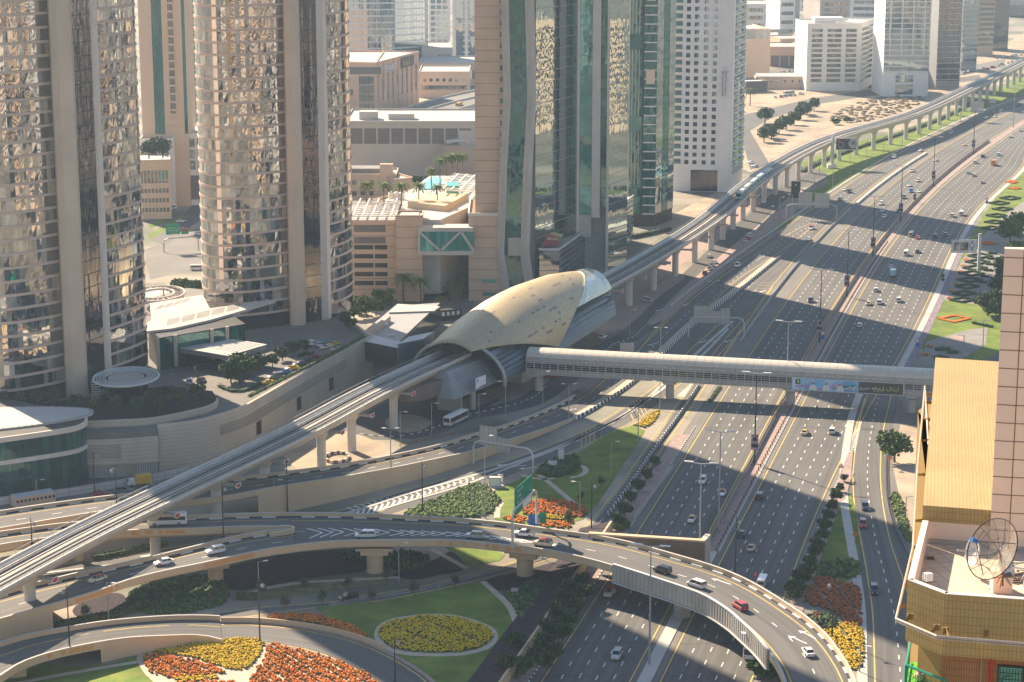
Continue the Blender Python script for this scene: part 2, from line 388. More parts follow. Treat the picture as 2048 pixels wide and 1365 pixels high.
for i in range(26):                                               # gore chevrons
 t = i / 25; v = 842 + 60 * t; ul = 1722 - 24 * t - (6 + 11 * t) * .5; ur = 1722 - 13 * t + 2
 a, b = G(ul, v, Z0 + .02), G(ur, v, Z0 + .02); c = (a + b) / 2 + Vector((0, -1.0, 0)); d = Vector((0, .45, 0))
 mk.quad(a, a + d, c + d, c); mk.quad(c, c + d, b + d, b)
def road(name, L_, R_, m='asphalt', ex=(1.0, 1.0), nd=1, z=None, yellow=True, n=140, dash=True):
 A = pxl(L_, z or (Z0 + .004), n=n); B = pxl(R_, z or (Z0 + .004), n=n); mb = MB(); mb.strip(off(A, -ex[0]), off(B, ex[1])); struct(mb, name, m)
 if yellow: lineband(my, A); lineband(my, B)
 if dash:
  for k in range(1, nd + 1): dashes(mk, mix(A, B, k / (nd + 1)))
 return A, B
CA, CB = road('curving_road', [(1447,642),(1372,708),(1316.5,767.5),(1257,809),(1182,854.5),(1099,890),(1000,925.7),(890,958),(783,988),(700,1015),(560,1050),(400,1085),(200,1118),(-60,1150)],
   [(1484,660),(1425,722),(1366,763.5),(1296.7,824.8),(1197.8,878),(1138.5,906),(1069,933.6),(957,978),(816.7,1019.6),(735,1048),(600,1085),(430,1118),(200,1148),(-60,1178)])
DA, DB = road('slip_road', [(1500,625),(1446,684),(1386.5,763.6),(1338,831),(1301,884),(1258.8,944),(1223,991),(1180,1045),(1120,1092),(1026.6,1125),(937.6,1149),(838.7,1174.5),(720,1193),(656,1206),(538,1213),(405,1229),(250,1250),(60,1290)],
   [(1545,575),(1447,714),(1415.5,763.8),(1374,829),(1337.5,880),(1304.5,925.8),(1288,952),(1236.8,1024.7),(1194.6,1063),(1130,1106),(1036.5,1139),(947.5,1163),(838.7,1187),(760,1202),(617,1217.6),(498.5,1233.5),(380,1252),(150,1290)], z=Z0 + .008, dash=False)
mb = MB(); mb.strip(lift(off(CB, -.5), -.008), lift(off(CB, 4.5), -.008)); struct(mb, 'road_verge', 'asphalt_old')
mb = MB(); mb.strip(lift(off(DA, -4.2), -.012), lift(off(DB, 2.6), -.012)); struct(mb, 'slip_shoulder', 'asphalt_old')
def hatch(A, B, i0, i1, n):
 for i in range(n):
  t = i0 + (i1 - i0) * i / max(1, n - 1); ia = int(t * (len(A) - 1)); lineband(my, [A[ia], B[min(len(B) - 1, ia + 2)]], .22, step=3)
for r in ((.235, .262, 5), (.335, .365, 6), (.425, .455, 6)): hatch(CA, CB, *r)
def hatchpx(rows):
 for (u0, v0, u1, v1) in rows: lineband(my, [G(u0, v0, Z0 + .015), G(u1, v1, Z0 + .015)], .22, step=3)
hatchpx([(1318 - 6.5 * i, 866 + 6.3 * i, 1344 - 5 * i, 866.5 + 6.3 * i) for i in range(5)])
hatchpx([(1268 - 5 * i, 931 + 5.5 * i, 1298 - 5 * i, 932.5 + 5.7 * i) for i in range(5)])
hatchpx([(1228 - 5 * i, 985 + 5.3 * i, 1257 - 6 * i, 986 + 5.3 * i) for i in range(5)])
hatchpx([(1520 - 6 * i, 565 + 6 * i, 1550 - 4 * i, 566 + 6.3 * i) for i in range(5)])
hatchpx([(1480 - 5 * i, 602 + 5 * i, 1516 - 4 * i, 602 + 5.5 * i) for i in range(4)])
for i in range(16):
 t = i / 15; a, b = G(1386 - 30 * t - 2, 765 + 28 * t, .06), G(1386 - 14 * t + 3 * (1 - t) - 2, 768 + 26 * t, .06); mk.quad(a, a + Vector((0, .7, 0)), b + Vector((0, .7, 0)), b)
for i in range(20):
 t = i / 19; u = 945 - 240 * t; v = 956 + 66 * t; w_ = 3 + 22 * t
 a, b, c = G(u - w_ * .4, v - 2 - 4 * t, .06), G(u + w_ * .5, v + .5, .06), G(u + w_ * .2, v + 4 + 9 * t, .06)
 for p, q in ((a, b), (b, c)): mk.obox(p, q, .55, .05, .06)
lineband(my, pxl([(1028,927),(953,950),(860,976),(775,1003),(700,1030)], Z0 + .012)); lineband(my, pxl([(953,951),(870,983),(790,1012),(720,1041)], Z0 + .012))
def arrow(u, v, rz, s=1.0, z=.06):
 p = G(u, v, z); c_, s_ = math.cos(rz), math.sin(rz)
 def T(x, y): return Vector((p.x + (x * c_ - y * s_) * s, p.y + (x * s_ + y * c_) * s, z))
 mk.quad(T(-3, -.2), T(.6, -.2), T(.6, .2), T(-3, .2)); mk.poly([T(.6, -.8), T(2.2, 0), T(.6, .8)])
for (u, v, a) in ((1455,683,-125),(1432,682,-125),(1405,684,-125),(1304,689,-132),(1006,930,-158),(1032,933,-158),(1052,937,-158),(1312,785,-118),(1507,583,-125),(1525,583,-125),(1318,621,-125),(1371,610,-125),(1971,1000,0)): arrow(u, v, R(a))
struct(mk, 'white_road_markings', 'white')
struct(my, 'yellow_road_markings', 'yellow')
SA = pxl([(1640,345),(1581,372),(1536,411),(1484,456.5),(1435.6,502),(1358,576),(1318.5,617),(1269,663),(1205,700),(1150,738),(1108,768),(1060,800),(1000,818),(915,834),(860,858),(800,872)], Z0, n=120)
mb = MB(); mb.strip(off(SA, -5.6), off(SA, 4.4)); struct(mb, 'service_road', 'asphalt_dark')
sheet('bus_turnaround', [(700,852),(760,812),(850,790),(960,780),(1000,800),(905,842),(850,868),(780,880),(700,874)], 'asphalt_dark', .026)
sheet('far_service_road', [(1560,330),(1640,335),(1665,352),(1620,372),(1575,380),(1545,372),(1530,352)], 'asphalt', .024)
sheet('paved_strip', [(760,800),(900,770),(1060,720),(1185,655),(1300,575),(1400,505),(1480,440),(1520,400),(1470,400),(1330,500),(1180,600),(1000,680),(820,760)], 'pave', .02, smooth=False)
sheet('roadside_paving', [(1185,650),(1205,670),(1270,640),(1310,600),(1370,555),(1330,560),(1255,610)], 'pave', .045)
sheet('roadside_paving', [(1600,395),(1585,440),(1540,462),(1465,520),(1400,575),(1330,640),(1300,652),(1296,648),(1370,572),(1452,503),(1530,440)], 'pave', .05, smooth=False)
sheet('bus_stop_paving', [(930,822),(1000,795),(1060,780),(1095,765),(1085,748),(1010,770),(930,800)], 'pave', .05)
sheet('roundabout_sand', [(770,845),(785,833),(820,830),(850,836),(862,846),(850,858),(815,866),(785,860)], 'sand', .06)
gap = lambda y: RLf(y) - LRf(y)
mb = MB(); pr = [Vector((LRf(y) + gap(y) * .22, y, .17)) for y in np.arange(500, 1555, 5.)]; pq = [Vector((LRf(y) + gap(y) * .72, y, .17)) for y in np.arange(500, 1555, 5.)]
mb.strip(pr, pq); mb.strip(lift(pr, -.17), pr); mb.strip(pq, lift(pq, -.17)); struct(mb, 'median_paving', 'pave')
mb = MB(); pr = [Vector((LRf(y) + gap(y) * .24, y, .17)) for y in np.arange(385, 501, 5.)]; pq = [Vector((LRf(y) + gap(y) * .70, y, .17)) for y in np.arange(385, 501, 5.)]
mb.strip(pr, pq); mb.strip(lift(pr, -.17), pr); mb.strip(pq, lift(pq, -.17)); struct(mb, 'median_concrete', 'conc_lt')
def kerb(name, path, alt=('kerb_b', 'kerb_w'), step=1.1, w_=.3, h=.16, z=0.0):
 P = resample(path, step); mb = MB(); P = [Vector((p.x, p.y, z if z is not None else p.z)) for p in P]
 mb.sweep(P, [(-w_ / 2, 0), (-w_ / 2, h), (w_ / 2, h), (w_ / 2, 0)], closed=False, alt=(0, 1)); return struct(mb, name, list(alt))
kerb('median_kerb', [Vector((LRf(y) + gap(y) * .74, y, 0)) for y in np.arange(500, 1555, 5.)], alt=('conc_lt', 'conc_lt'), step=8, w_=.5)
kerb('striped_kerb', [Vector((LLf(y) - 2.6, y, 0)) for y in np.arange(385, 625, 5.)])
kerb('striped_kerb', [Vector((RRf(y) + 1.9, y, 0)) for y in np.arange(400, 600, 5.)])
kerb('striped_kerb', pxl([(1316,623),(1270,672),(1226,690),(1180,730)], 0), step=1.6)
kerb('striped_kerb', pxl([(1094,770),(1075,790),(1040,806),(990,818),(920,835),(868,856),(820,870),(770,874),(700,866)], 0), step=1.6)
kerb('concrete_kerb', [Vector((CLf(y) - 3.6, y, 0)) for y in np.arange(800, 1555, 5.)], alt=('conc_lt', 'conc_lt'), step=8, w_=1.0)
kerb('concrete_kerb', [Vector((RRf(y) + 2.6, y, 0)) for y in np.arange(690, 1300, 5.)], alt=('conc_lt', 'conc_lt'), step=8, w_=2.2)
kerb('concrete_kerb', off(EL, 2.6), alt=('conc_lt', 'conc_lt'), step=6, w_=2.2)
kerb('concrete_kerb', off(CB, 5.2), alt=('conc_lt', 'conc_lt'), step=6, w_=1.0)
kerb('concrete_kerb', off(CA, -3.4)[:125], alt=('conc_lt', 'conc_lt'), step=6, w_=1.2)
mb = MB(); A = [Vector((LLf(y) - 6.6, y, .15)) for y in np.arange(385, 612, 5.)]; B = [Vector((LLf(y) - 2.75, y, .15)) for y in np.arange(385, 612, 5.)]; mb.strip(A, B); struct(mb, 'pink_pavement', 'pave')
mb = MB(); A = [Vector((RRf(y) + 2.05, y, .15)) for y in np.arange(390, 575, 5.)]; B = [Vector((RRf(y) + 5.5, y, .15)) for y in np.arange(390, 575, 5.)]; mb.strip(A, B); struct(mb, 'pink_pavement', 'pave')
sheet('gore_paving', [(1697,905),(1706,905),(1702,960),(1690,1000),(1672,1010),(1668,985)], 'pave', .20, smooth=False)
mb = MB(); A = [Vector((RRf(y) + 3.9, y, .12)) for y in np.arange(690, 1000, 5.)]; B = [Vector((RRf(y) + 6.2, y, .12)) for y in np.arange(690, 1000, 5.)]; mb.strip(A, B); o = mb.build('purple_ground_cover', 'purple_fl'); tag(o, 'strip of purple ground cover along the outbound kerb', 'ground cover', kind='stuff')
def lawn(pts, z=.07, m='grass', smooth=False): return sheet('lawn', pts, m, z, smooth=smooth)
lawn([(1852,712),(1840,690),(1862,620),(1905,540),(1960,440),(2010,372),(2080,300),(2140,330),(2100,560),(2030,660),(2010,700),(1960,725)])
sheet('gravel_bed', [(1882,600),(1925,520),(1960,478),(2010,430),(2080,380),(2120,420),(2050,560),(2010,620),(1965,612)], 'conc_dk', .10, smooth=False)
sheet('gravel_bed', [(1852,684),(1940,660),(1975,656),(1972,690),(1930,715),(1910,740),(1842,728)], 'conc_dk', .10, smooth=False)
sheet('stone_plaque', [(1903,672),(1927,672),(1925,685),(1901,685)], 'pave', .16, smooth=False)
sheet('side_road', [(1945,717),(2015,660),(2090,610),(2200,640),(2100,760)], 'asphalt', .06, smooth=False)
lawn([(1590,330),(1640,310),(1720,282),(1800,262),(1880,232),(1960,195),(2060,140),(2060,185),(1980,215),(1900,247),(1830,285),(1760,325),(1700,362),(1660,385),(1618,405),(1607,385),(1650,372),(1660,352),(1640,340)], .06)
lawn([(1520,475),(1560,448),(1600,432),(1575,450),(1535,470)], .06)
sheet('sand_patch', [(1580,330),(1700,278),(1860,210),(2060,120),(2060,60),(1900,150),(1700,160),(1480,160),(1470,330),(1500,345)], 'sand', .012, smooth=False)
sheet('sand_patch', [(1325,440),(1480,360),(1480,395),(1420,425),(1340,470),(1310,470)], 'sand', .03, smooth=False)
sheet('sand_patch', [(560,905),(660,868),(700,862),(770,890),(770,905),(690,930),(600,945)], 'sand', .03, smooth=False)
sheet('sand_patch', [(1800,850),(1870,860),(1860,1100),(1830,1100),(1800,1000),(1785,930)], 'sand', .05, smooth=False)
sheet('paved_yard', [(-60,985),(200,960),(400,915),(560,900),(560,930),(300,985),(-60,1045)], 'asphalt_old', .03, smooth=False)
sheet('street_far', [(1480,232),(1620,198),(1800,170),(1960,150),(1960,160),(1810,182),(1640,208),(1540,238),(1500,262),(1540,330),(1500,340),(1480,262)], 'asphalt', .03, smooth=False)
sheet('car_park', [(1560,150),(1700,125),(1960,128),(2010,118),(2010,135),(1880,160),(1780,172),(1600,178)], 'asphalt_old', .02, smooth=False)
sheet('street_between_towers', [(290,500),(400,455),(420,470),(420,530),(300,560)], 'asphalt_old', .02, smooth=False)
sheet('street_between_towers', [(300,480),(372,425),(400,395),(410,400),(400,440),(330,492)], 'asphalt', .03, smooth=False)
sheet('street_between_towers', [(290,575),(420,560),(420,600),(290,610)], 'conc_lt', .03, smooth=False)
lawn([(295,470),(365,430),(372,436),(318,470),(300,478)], .05); lawn([(295,450),(330,438),(335,443),(300,458)], .05)
sheet('street_by_tower', [(795,655),(850,622),(930,570),(955,570),(955,600),(880,650),(830,668)], 'asphalt_old', .04, smooth=False)
lawn([(985,985),(1080,940),(1160,905),(1215,868),(1268,850),(1290,862),(1278,884),(1250,925),(1225,965),(1196,1008),(1165,1040),(1100,1058),(990,1040),(975,1010)], .08)
lawn([(630,1215),(760,1203),(860,1185),(955,1165),(1000,1185),(1030,1230),(1035,1290),(1010,1365),(980,1420),(880,1400),(830,1350),(760,1300),(660,1240)], .08)
lawn([(-60,1345),(60,1320),(130,1335),(220,1330),(275,1312),(290,1345),(340,1370),(430,1385),(300,1440),(-60,1440)], .08)
lawn([(880,1085),(960,1090),(1010,1110),(1000,1122),(930,1135)], .08, 'grass')
lawn([(470,1180),(600,1162),(760,1150),(850,1140),(850,1150),(740,1172),(560,1196),(480,1200)], .08, 'grass_dry')
lawn([(1620,1130),(1685,1000),(1700,985),(1712,1020),(1718,1080),(1722,1145),(1690,1165)], .10)
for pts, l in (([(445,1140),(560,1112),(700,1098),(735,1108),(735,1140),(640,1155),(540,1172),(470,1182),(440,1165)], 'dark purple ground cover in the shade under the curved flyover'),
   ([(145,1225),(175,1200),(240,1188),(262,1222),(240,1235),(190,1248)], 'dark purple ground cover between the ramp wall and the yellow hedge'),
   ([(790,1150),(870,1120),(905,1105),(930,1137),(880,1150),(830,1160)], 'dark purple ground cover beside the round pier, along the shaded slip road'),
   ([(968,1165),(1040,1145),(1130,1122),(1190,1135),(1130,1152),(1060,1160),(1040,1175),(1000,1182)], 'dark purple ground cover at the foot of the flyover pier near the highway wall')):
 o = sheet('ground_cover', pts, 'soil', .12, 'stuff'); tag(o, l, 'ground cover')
for pts in ([(1196,968),(1005,900+40)],): pass
mb = MB()
def path_(pts, w_=1.6, z=.14): P = pxl(pts, z, 3); mb.strip(off(P, -w_ / 2), off(P, w_ / 2))
path_([(965,1163),(990,1185),(1020,1215),(1036,1260),(1035,1300),(1022,1350),(1000,1400)])
path_([(1078,950),(1110,975),(1140,1000),(1165,1020)]); path_([(1043,950),(1062,956),(1085,959),(1110,957)]); path_([(1148,928),(1168,934),(1172,943),(1160,952),(1140,956)])
path_([(470,1195),(520,1180),(600,1166),(700,1160),(800,1155)]); path_([(1030,1176),(1028,1190),(1045,1205),(1075,1218)])
path_([(985,975),(985,990),(1002,1004),(995,1018),(994,1036)]); path_([(30,1368),(150,1345),(300,1320)])
path_([(862,1099),(890,1113),(935,1138)])
struct(mb, 'garden_paths', 'path')
# ============================================================ FLYOVERS, VIADUCT, STATION, FOOTBRIDGE
def zprof(pts):
 us = [p[0] for p in pts]; zs = [p[1] for p in pts]
 return lambda u: float(np.interp(u, us, zs))
def edge(px, zf, n=160):
 return resample(crom([G(u, v, zf(u)) for u, v in px]), n=n)
def flyover(name, label, L_, R_, par_h=1.0, drop=1.5, kerbL=True, kerbR=False, wallR=None, wallL=None, girder=True, insets=(), steel=None, dash_at=(.5,), shoulder=(1.3, .7), group=None, yel=(.14, .90), insL=()):
 """L_: outer/far parapet top, R_: near parapet top (equal counts).  Deck, two parapets, girder, optional retaining walls"""
 n = len(L_); c = L_[n // 2]
 root = thing(name, label, 'flyover', (c.x, c.y, 0), group)
 dl = lift(L_, -par_h); dr = lift(R_, -par_h)
 mb = MB(); mb.strip(dl, dr); mb.build('deck', 'asphalt', root)
 mb = MB(); lineband(mb, mix(dl, dr, yel[0]), .25, .02); lineband(mb, mix(dl, dr, yel[1]), .25, .02); mb.build('edge_line', 'yellow', root)
 mb = MB()
 for q in dash_at: dashes(mb, mix(dl, dr, q), dz=.02, cyc=9)
 if mb.v: mb.build('lane_marking', 'white', root)
 for P, sgn, wl, st in ((L_, -1, wallL, None), (R_, 1, wallR, steel)):
  P2 = resample(P, 3.0); mb = MB()
  pr = [(0, 0), (sgn * .38, 0), (sgn * .38, -par_h - drop * .4), (sgn * .05, -par_h - drop * .55), (-sgn * .6, -par_h - .3), (0, -par_h - .05)]
  if sgn > 0: pr = pr[::-1]
  mb.sweep(P2, pr); mb.build('parapet', 'tan', root)
  mb = MB(); mb.sweep(lift(P2, .02), [(-.1, 0), (-.1, .09), (.45, .09), (.45, 0)] if sgn > 0 else [(-.45, 0), (-.45, .09), (.1, .09), (.1, 0)]); mb.build('coping', 'conc_lt', root)
  if wl:
   i0, i1 = int(wl[0] * (len(P) - 1)), int(wl[1] * (len(P) - 1)); mb = MB(); Q = off(P[i0:i1 + 1], sgn * .30)
   mb.strip([Vector((p.x, p.y, 0)) for p in Q], lift(Q, -par_h), uv=False); mb.build('retaining_wall', 'tan', root)
   a, b = Q[0], Q[-1]
  if st:
   i0, i1 = int(st[0] * (len(P) - 1)), int(st[1] * (len(P) - 1)); Q = resample(P[i0:i1 + 1], 1.2)
   mb = MB(); mb.sweep(Q, [(.40, -3.6), (.40, .55), (.80, .55), (.80, -3.6)][::-1]);
   for i in range(0, len(Q)):
    t = heading(Q, i); o_ = Vector((math.sin(t), -math.cos(t), 0)); p = Q[i] + o_ * .85; mb.box((p.x, p.y, p.z - 1.6), (.14, .14, 3.6), t)
   mb.build('steel_fascia', 'conc', root)
   mb = MB(); mb.sweep(lift(Q, .57), [(.3, 0), (.3, .12), (1.0, .12), (1.0, 0)][::-1]); mb.sweep(lift(Q, -3.7), [(.2, -.2), (.2, .0), (1.1, .0), (1.1, -.2)][::-1]); mb.build('steel_flange', 'ltgrey', root)
 def insets_on(P, sgn, lst):
  for q in lst:
   i = int(q * (len(P) - 2)); t = heading(P, i); o_ = Vector((math.sin(t), -math.cos(t), 0)) * sgn
   d = Vector((math.cos(t), math.sin(t), 0)); p = P[i] + o_ * .385
   a = p - d * .8; b = p + d * .8; q_ = MB(); z1 = Vector((0, 0, -.28)); z0 = Vector((0, 0, -1.25)); ee = o_ * .012
   q_.quad(a + z0 + ee, b + z0 + ee, b + z1 + ee, a + z1 + ee); q_.build('parapet_inset', 'tan_dk', root)
 insets_on(R_, 1, insets); insets_on(L_, -1, insL)
 if kerbL:
  K = resample(off(dl, .55), 1.6); mb = MB(); mb.sweep(K, [(-.4, 0), (-.4, .2), (.05, .2), (.05, 0)], closed=False, alt=(0, 0, 1, 1)); mb.build('striped_kerb', ['kerb_b', 'kerb_w'], root)
 if kerbR:
  K = resample(off(dr, -.55), 1.6); mb = MB(); mb.sweep(K, [(-.05, 0), (-.05, .2), (.4, .2), (.4, 0)], closed=False, alt=(0, 0, 1, 1)); mb.build('striped_kerb', ['kerb_b', 'kerb_w'], root)
 if girder:
  g_ = (0, 1) if girder is True else girder; i0, i1 = int(g_[0] * (n - 1)), int(g_[1] * (n - 1))
  A = mix(dl, dr, .06)[i0:i1 + 1]; B = mix(dl, dr, .94)[i0:i1 + 1]; mb = MB()
  a2 = lift(mix(dl, dr, .24)[i0:i1 + 1], -1.9); b2 = lift(mix(dl, dr, .76)[i0:i1 + 1], -1.9)
  A = lift(A, -.45); B = lift(B, -.45)
  mb.strip(A, B, uv=False); mb.strip(A, a2, uv=False); mb.strip(a2, b2, uv=False); mb.strip(b2, B, uv=False); mb.build('girder', 'tan', root)
 return root, dl, dr
def round_pier(root, u, v, ztop, r=1.7, m='tan', rz=0.0):
 p = G(u, v); mb = MB(); mb.lathe((p.x, p.y, 0), [(r * 1.05, 0), (r, .5), (r, ztop - 2.3), (r * 1.25, ztop - 2.0), (r * 1.25, ztop - 1.7), (r * 1.1, ztop - 1.6)], 20)
 mb.build('pier', m, root, smooth=False)
 mb = MB(); mb.box((p.x, p.y, ztop - .95), (r * 3.3, r * 2.4, 1.3), rz); mb.box((p.x, p.y, ztop - .1), (r * 4.4, r * 2.8, .6), rz); mb.build('pier_cap', m, root)
zf1 = zprof([(-100, 6.2), (0, 6.5), (300, 8.3), (520, 9), (2000, 9)])
F1L = edge([(-40,1196),(0,1186),(59,1169),(118.7,1155),(178,1141),(296.7,1115.6),(380,1095.4),(498.7,1067.7),(585.7,1057.8)], zf1, 100)
F1Ra = edge([(-40,1248),(0,1237),(101,1208.7),(198,1180),(257,1159),(336,1139.5),(400,1126.6),(518.5,1101),(597.6,1089)], zf1, 100)
zf2 = zprof([(0, 9), (2000, 9)])
F2L = edge([(-40,1070),(0,1064),(79,1053),(138,1046),(250,1037),(330,1033),(400,1031),(479,1028),(578,1026)], zf2, 100)
F2R = edge([(-40,1097),(0,1089),(51,1081),(150,1069),(285,1059),(400,1056),(479,1053),(582,1052.5)], zf2, 100)
FXL = edge([(578,1026),(700,1027.5),(838.5,1033.4),(917.6,1037.4),(1016.5,1047),(1100,1059),(1180,1069.6),(1244,1081.5),(1301,1096),(1354,1111),(1409,1127),(1453.8,1142.7),(1496.5,1162),(1539,1186.4),(1578,1211.7),(1613,1236),(1650,1269),(1677,1304),(1694.6,1333),(1712,1375),(1722,1420)], zf2, 220)
FXR = edge([(597.6,1089),(676.7,1081.5),(780,1079.6),(917.8,1080.6),(1012.8,1090),(1066,1095.5),(1120,1104),(1196.5,1122),(1265.4,1143),(1330,1164),(1380,1181),(1418.8,1197),(1461.6,1224),(1488.7,1247.6),(1514,1271),(1531.5,1291),(1551,1317.5),(1564.5,1342.7),(1578,1385),(1584,1430)], zf2, 220)
ins = lambda a, b, n: [a + (b - a) * i / (n - 1) for i in range(n)]
fx, dxl, dxr = flyover('curved_flyover', 'tan two lane flyover curving over the highway, with a grey steel side beam', FXL, FXR, insets=ins(.195, .305, 8) + ins(.86, .97, 6), steel=(.455, .815), dash_at=(.5,))
for (u, v, rz) in ((750, 1143, 0), (1050, 1150, -.25)): round_pier(fx, u, v, 8 - 1.7, 2.0, 'tan', rz)
round_pier(fx, 1364, 1232, 8 - 1.8, 1.9, 'conc', -.6)
mb = MB()
for i in range(22):
 t = i / 21; k = int((.02 + .31 * t) * 219); a = dxl[k].lerp(dxr[k], .40 + .12 * t); b = dxl[k].lerp(dxr[k], .72 - .10 * t); c = dxl[min(219, k + 4)].lerp(dxr[min(219, k + 4)], .56);
 for p, q in ((a, c), (b, c)): mb.obox(p, q, .4, p.z + .015, p.z + .03)
mb.build('gore_marking', 'white', fx)
mb = MB()
for u, v, rz in ((1449, 1165, R(-48)), (1508, 1273, R(-52)), (1601, 1282, R(-58)), (1620, 1272, R(-62))):
 p = G(u, v, 8.03)
 for (x0, x1, w_) in ((-3.0, .8, .28),): mb.box((p.x, p.y, 8.03), (4, .35, .015), rz + R(180) * 0)
 q = p + Vector((math.cos(rz + math.pi), math.sin(rz + math.pi), 0)) * 2.2; d = Vector((math.cos(rz + math.pi), math.sin(rz + math.pi), 0)); s_ = Vector((-d.y, d.x, 0))
 mb.poly([q + s_ * .8, q - s_ * .8, q + d * 1.6 + s_ * .3])
mb.build('lane_arrow', 'white', fx)
f1, _, _ = flyover('lower_ramp', 'tan ramp with a taxi and two white cars, walled at its low left end', F1L, F1Ra, insets=ins(.30, .45, 8) + ins(.72, .86, 8), wallR=(0, .22), wallL=(0, .22), girder=(.2, 1), yel=(.2, .88))
round_pier(f1, 432, 1164, 7 - 1.6, 1.8, 'tan', .25)
f2, _, _ = flyover('upper_ramp', 'tan ramp carrying the white bus behind the metro piers', F2L, F2R, insets=ins(.02, .16, 4) + ins(.50, .66, 8), dash_at=(), yel=(.25, .9))
for (u, v) in ((160, 1120), (455, 1085)): round_pier(f2, u, v, 8 - 1.8, 1.1, 'tan', .1)
mb = MB(); P = resample(crom([G(540, 1066, 9), G(575, 1061, 9), G(586, 1057, 9), G(584, 1053, 9), G(560, 1052, 9)]), 1.0); mb.sweep(P, [(-.3, -1.2), (-.3, .12), (.35, .12), (.35, -1.2)]); mb.build('parapet_nose', 'tan', f2)
zf3 = zprof([(-100, 8.6), (420, 8.2), (570, 7.4), (700, 6.2), (860, 4.6), (1030, 2.3), (1140, .9), (1320, .6)])
F3L = edge([(-40,1028),(0,1022.6),(79,1010.8),(178,997),(277,985),(380,969),(465,957),(538,948),(677,930),(775,912.5),(878,890),(945,869),(1012,850),(1099,816),(1150,790)], zf3, 200)
F3R = edge([(-40,1062),(0,1056),(138.5,1032.5),(213.6,1020.7),(320,1008),(419.6,996),(479,986.6),(568,970.8),(676.7,954.5),(775.6,937),(866,918.7),(945,901),(1032,875),(1100,853.4),(1145,836)], zf3, 200)
f3, _, _ = flyover('retained_ramp', 'tan walled ramp climbing from the station road to the left, under the metro', F3L, F3R, par_h=.8, wallR=(.36, 1), wallL=(.45, 1), girder=(0, .4), yel=(.2, .9))
BA = pxl([(1628,443),(1573.8,470),(1520,505),(1451,548),(1382.4,600),(1348,628),(1275,703),(1217.6,753.6),(1168,795),(1120,818),(1080,836)], Z0 + .006, n=120)
BB = pxl([(1632,449),(1565,500),(1520,530),(1474.8,560),(1425,605.5),(1378,649),(1316.5,706),(1269,757.6),(1217.6,792),(1190,811),(1140,838),(1100,856)], Z0 + .006, n=120)
mb = MB(); mb.strip(off(BA, 1.6), off(BB, -1.2)); struct(mb, 'ramp_approach_road', 'asphalt')
mb = MB(); mb.strip(lift(off(BA, 5.4), -.015), lift(off(BB, -3.0), -.015)); struct(mb, 'approach_shoulder', 'asphalt_old')
mb = MB(); lineband(mb, BA); lineband(mb, BB); struct(mb, 'yellow_road_markings', 'yellow'); mb = MB(); dashes(mb, mix(BA, BB, .5)); struct(mb, 'white_road_markings', 'white')
zf4 = zprof([(-100, 5.6), (0, 5.4), (150, 5.2), (260, 4.2), (336, 3.2), (400, 2.0), (445, 1.2), (520, 1.0), (800, 1.0)])
F4L = edge([(-40,1297),(0,1286),(59,1269),(158,1251),(237,1240),(336,1232.5),(400,1231.5),(440,1233)], zf4, 100)
F4R = edge([(-40,1372),(0,1350),(39.6,1325.5),(99,1304.7),(178,1287),(257,1275),(336,1271),(400,1270),(445,1279)], zf4, 100)
f4, _, _ = flyover('loop_ramp', 'tan single lane loop bridge in the lower left corner beside the marigold beds', F4L, F4R, insets=ins(.34, .52, 8), girder=(0, .55), wallR=(.55, 1), wallL=(.55, 1), dash_at=(), yel=(.28, .84), kerbL=False)
mb = MB(); p = G(36, 1352); mb.box((p.x, p.y, 1.7), (3.2, 2.4, 3.4), .4); mb.build('pier', 'tan', f4)
GA = pxl([(440,1250,.12),(518,1251),(617,1263),(696,1281),(760,1306),(830,1346),(880,1392),(900,1420)], .12, n=60); GB = pxl([(445,1280,.12),(518,1285),(617,1300),(700,1332),(760,1370),(790,1400),(800,1430)], .12, n=60)
mb = MB(); mb.strip(off(GA, -1.0), off(GB, 1.0)); struct(mb, 'loop_road', 'asphalt')
mb = MB(); lineband(mb, GA, dz=.02); lineband(mb, GB, dz=.02); struct(mb, 'yellow_road_markings', 'yellow')
mb = MB(); P = lift(off(GA, -1.4), 0); mb.sweep(P[:32], [(-.4, 0), (-.4, 1.2), (0, 1.2), (0, 0)]); o = mb.build('garden_wall', 'tan'); tag(o, 'low tan wall between the loop road and the orange flower wedge', 'wall')
for s_, PP in ((-1, off(GA, -1.25)), (1, off(GB, 1.4))):
 mb = MB(); mb.sweep(resample(PP, 3), [(-.5, 0), (-.5, .12), (.5, .12), (.5, 0)], closed=False); struct(mb, 'loop_kerb', 'pave')
a, b = G(1178, 1066, 9.3), G(1410, 1081, 9.3); root = thing('bridge_beam', 'dark brown bridge beam end standing over the inbound lanes beside the curved flyover', 'bridge', (b.x, b.y, 0))
mb = MB(); mb.obox(a, b, .9, 3.4, 9.0); mb.build('beam', mat('brown_conc', (.20, .145, .10), .9, .2, .3), root)
mb = MB(); mb.obox(a, b, 1.5, 9.0, 9.4); mb.build('coping', 'tan', root)
d = (b - a).normalized(); q = b + Vector((-d.y, d.x, 0)) * 6; mb = MB(); mb.obox(b - d * .8, q, 1.4, 0, 8.98); mb.build('end_wall', 'conc', root)
W = [Vector((LLf(y) - 7.0, y, 0)) for y in np.arange(385, 520, 4.)]
mb = MB(); mb.sweep(W, [(-.25, 0), (-.25, 2.6), (.25, 2.6), (.25, 0)], closed=False); o = mb.build('retaining_wall', 'tan'); tag(o, 'tan retaining wall between the shrub bank and the inbound carriageway', 'wall')
mb = MB(); mb.strip(lift(off(W, -.2), 2.5), lift(off(W, -8), .09)); struct(mb, 'planted_bank', 'soil')
NE = [(-70,1212),(0,1172),(25.7,1159),(138.5,1097.8),(257,1036.5),(400,966),(578,887),(680,834),(807,771),(900,729)]
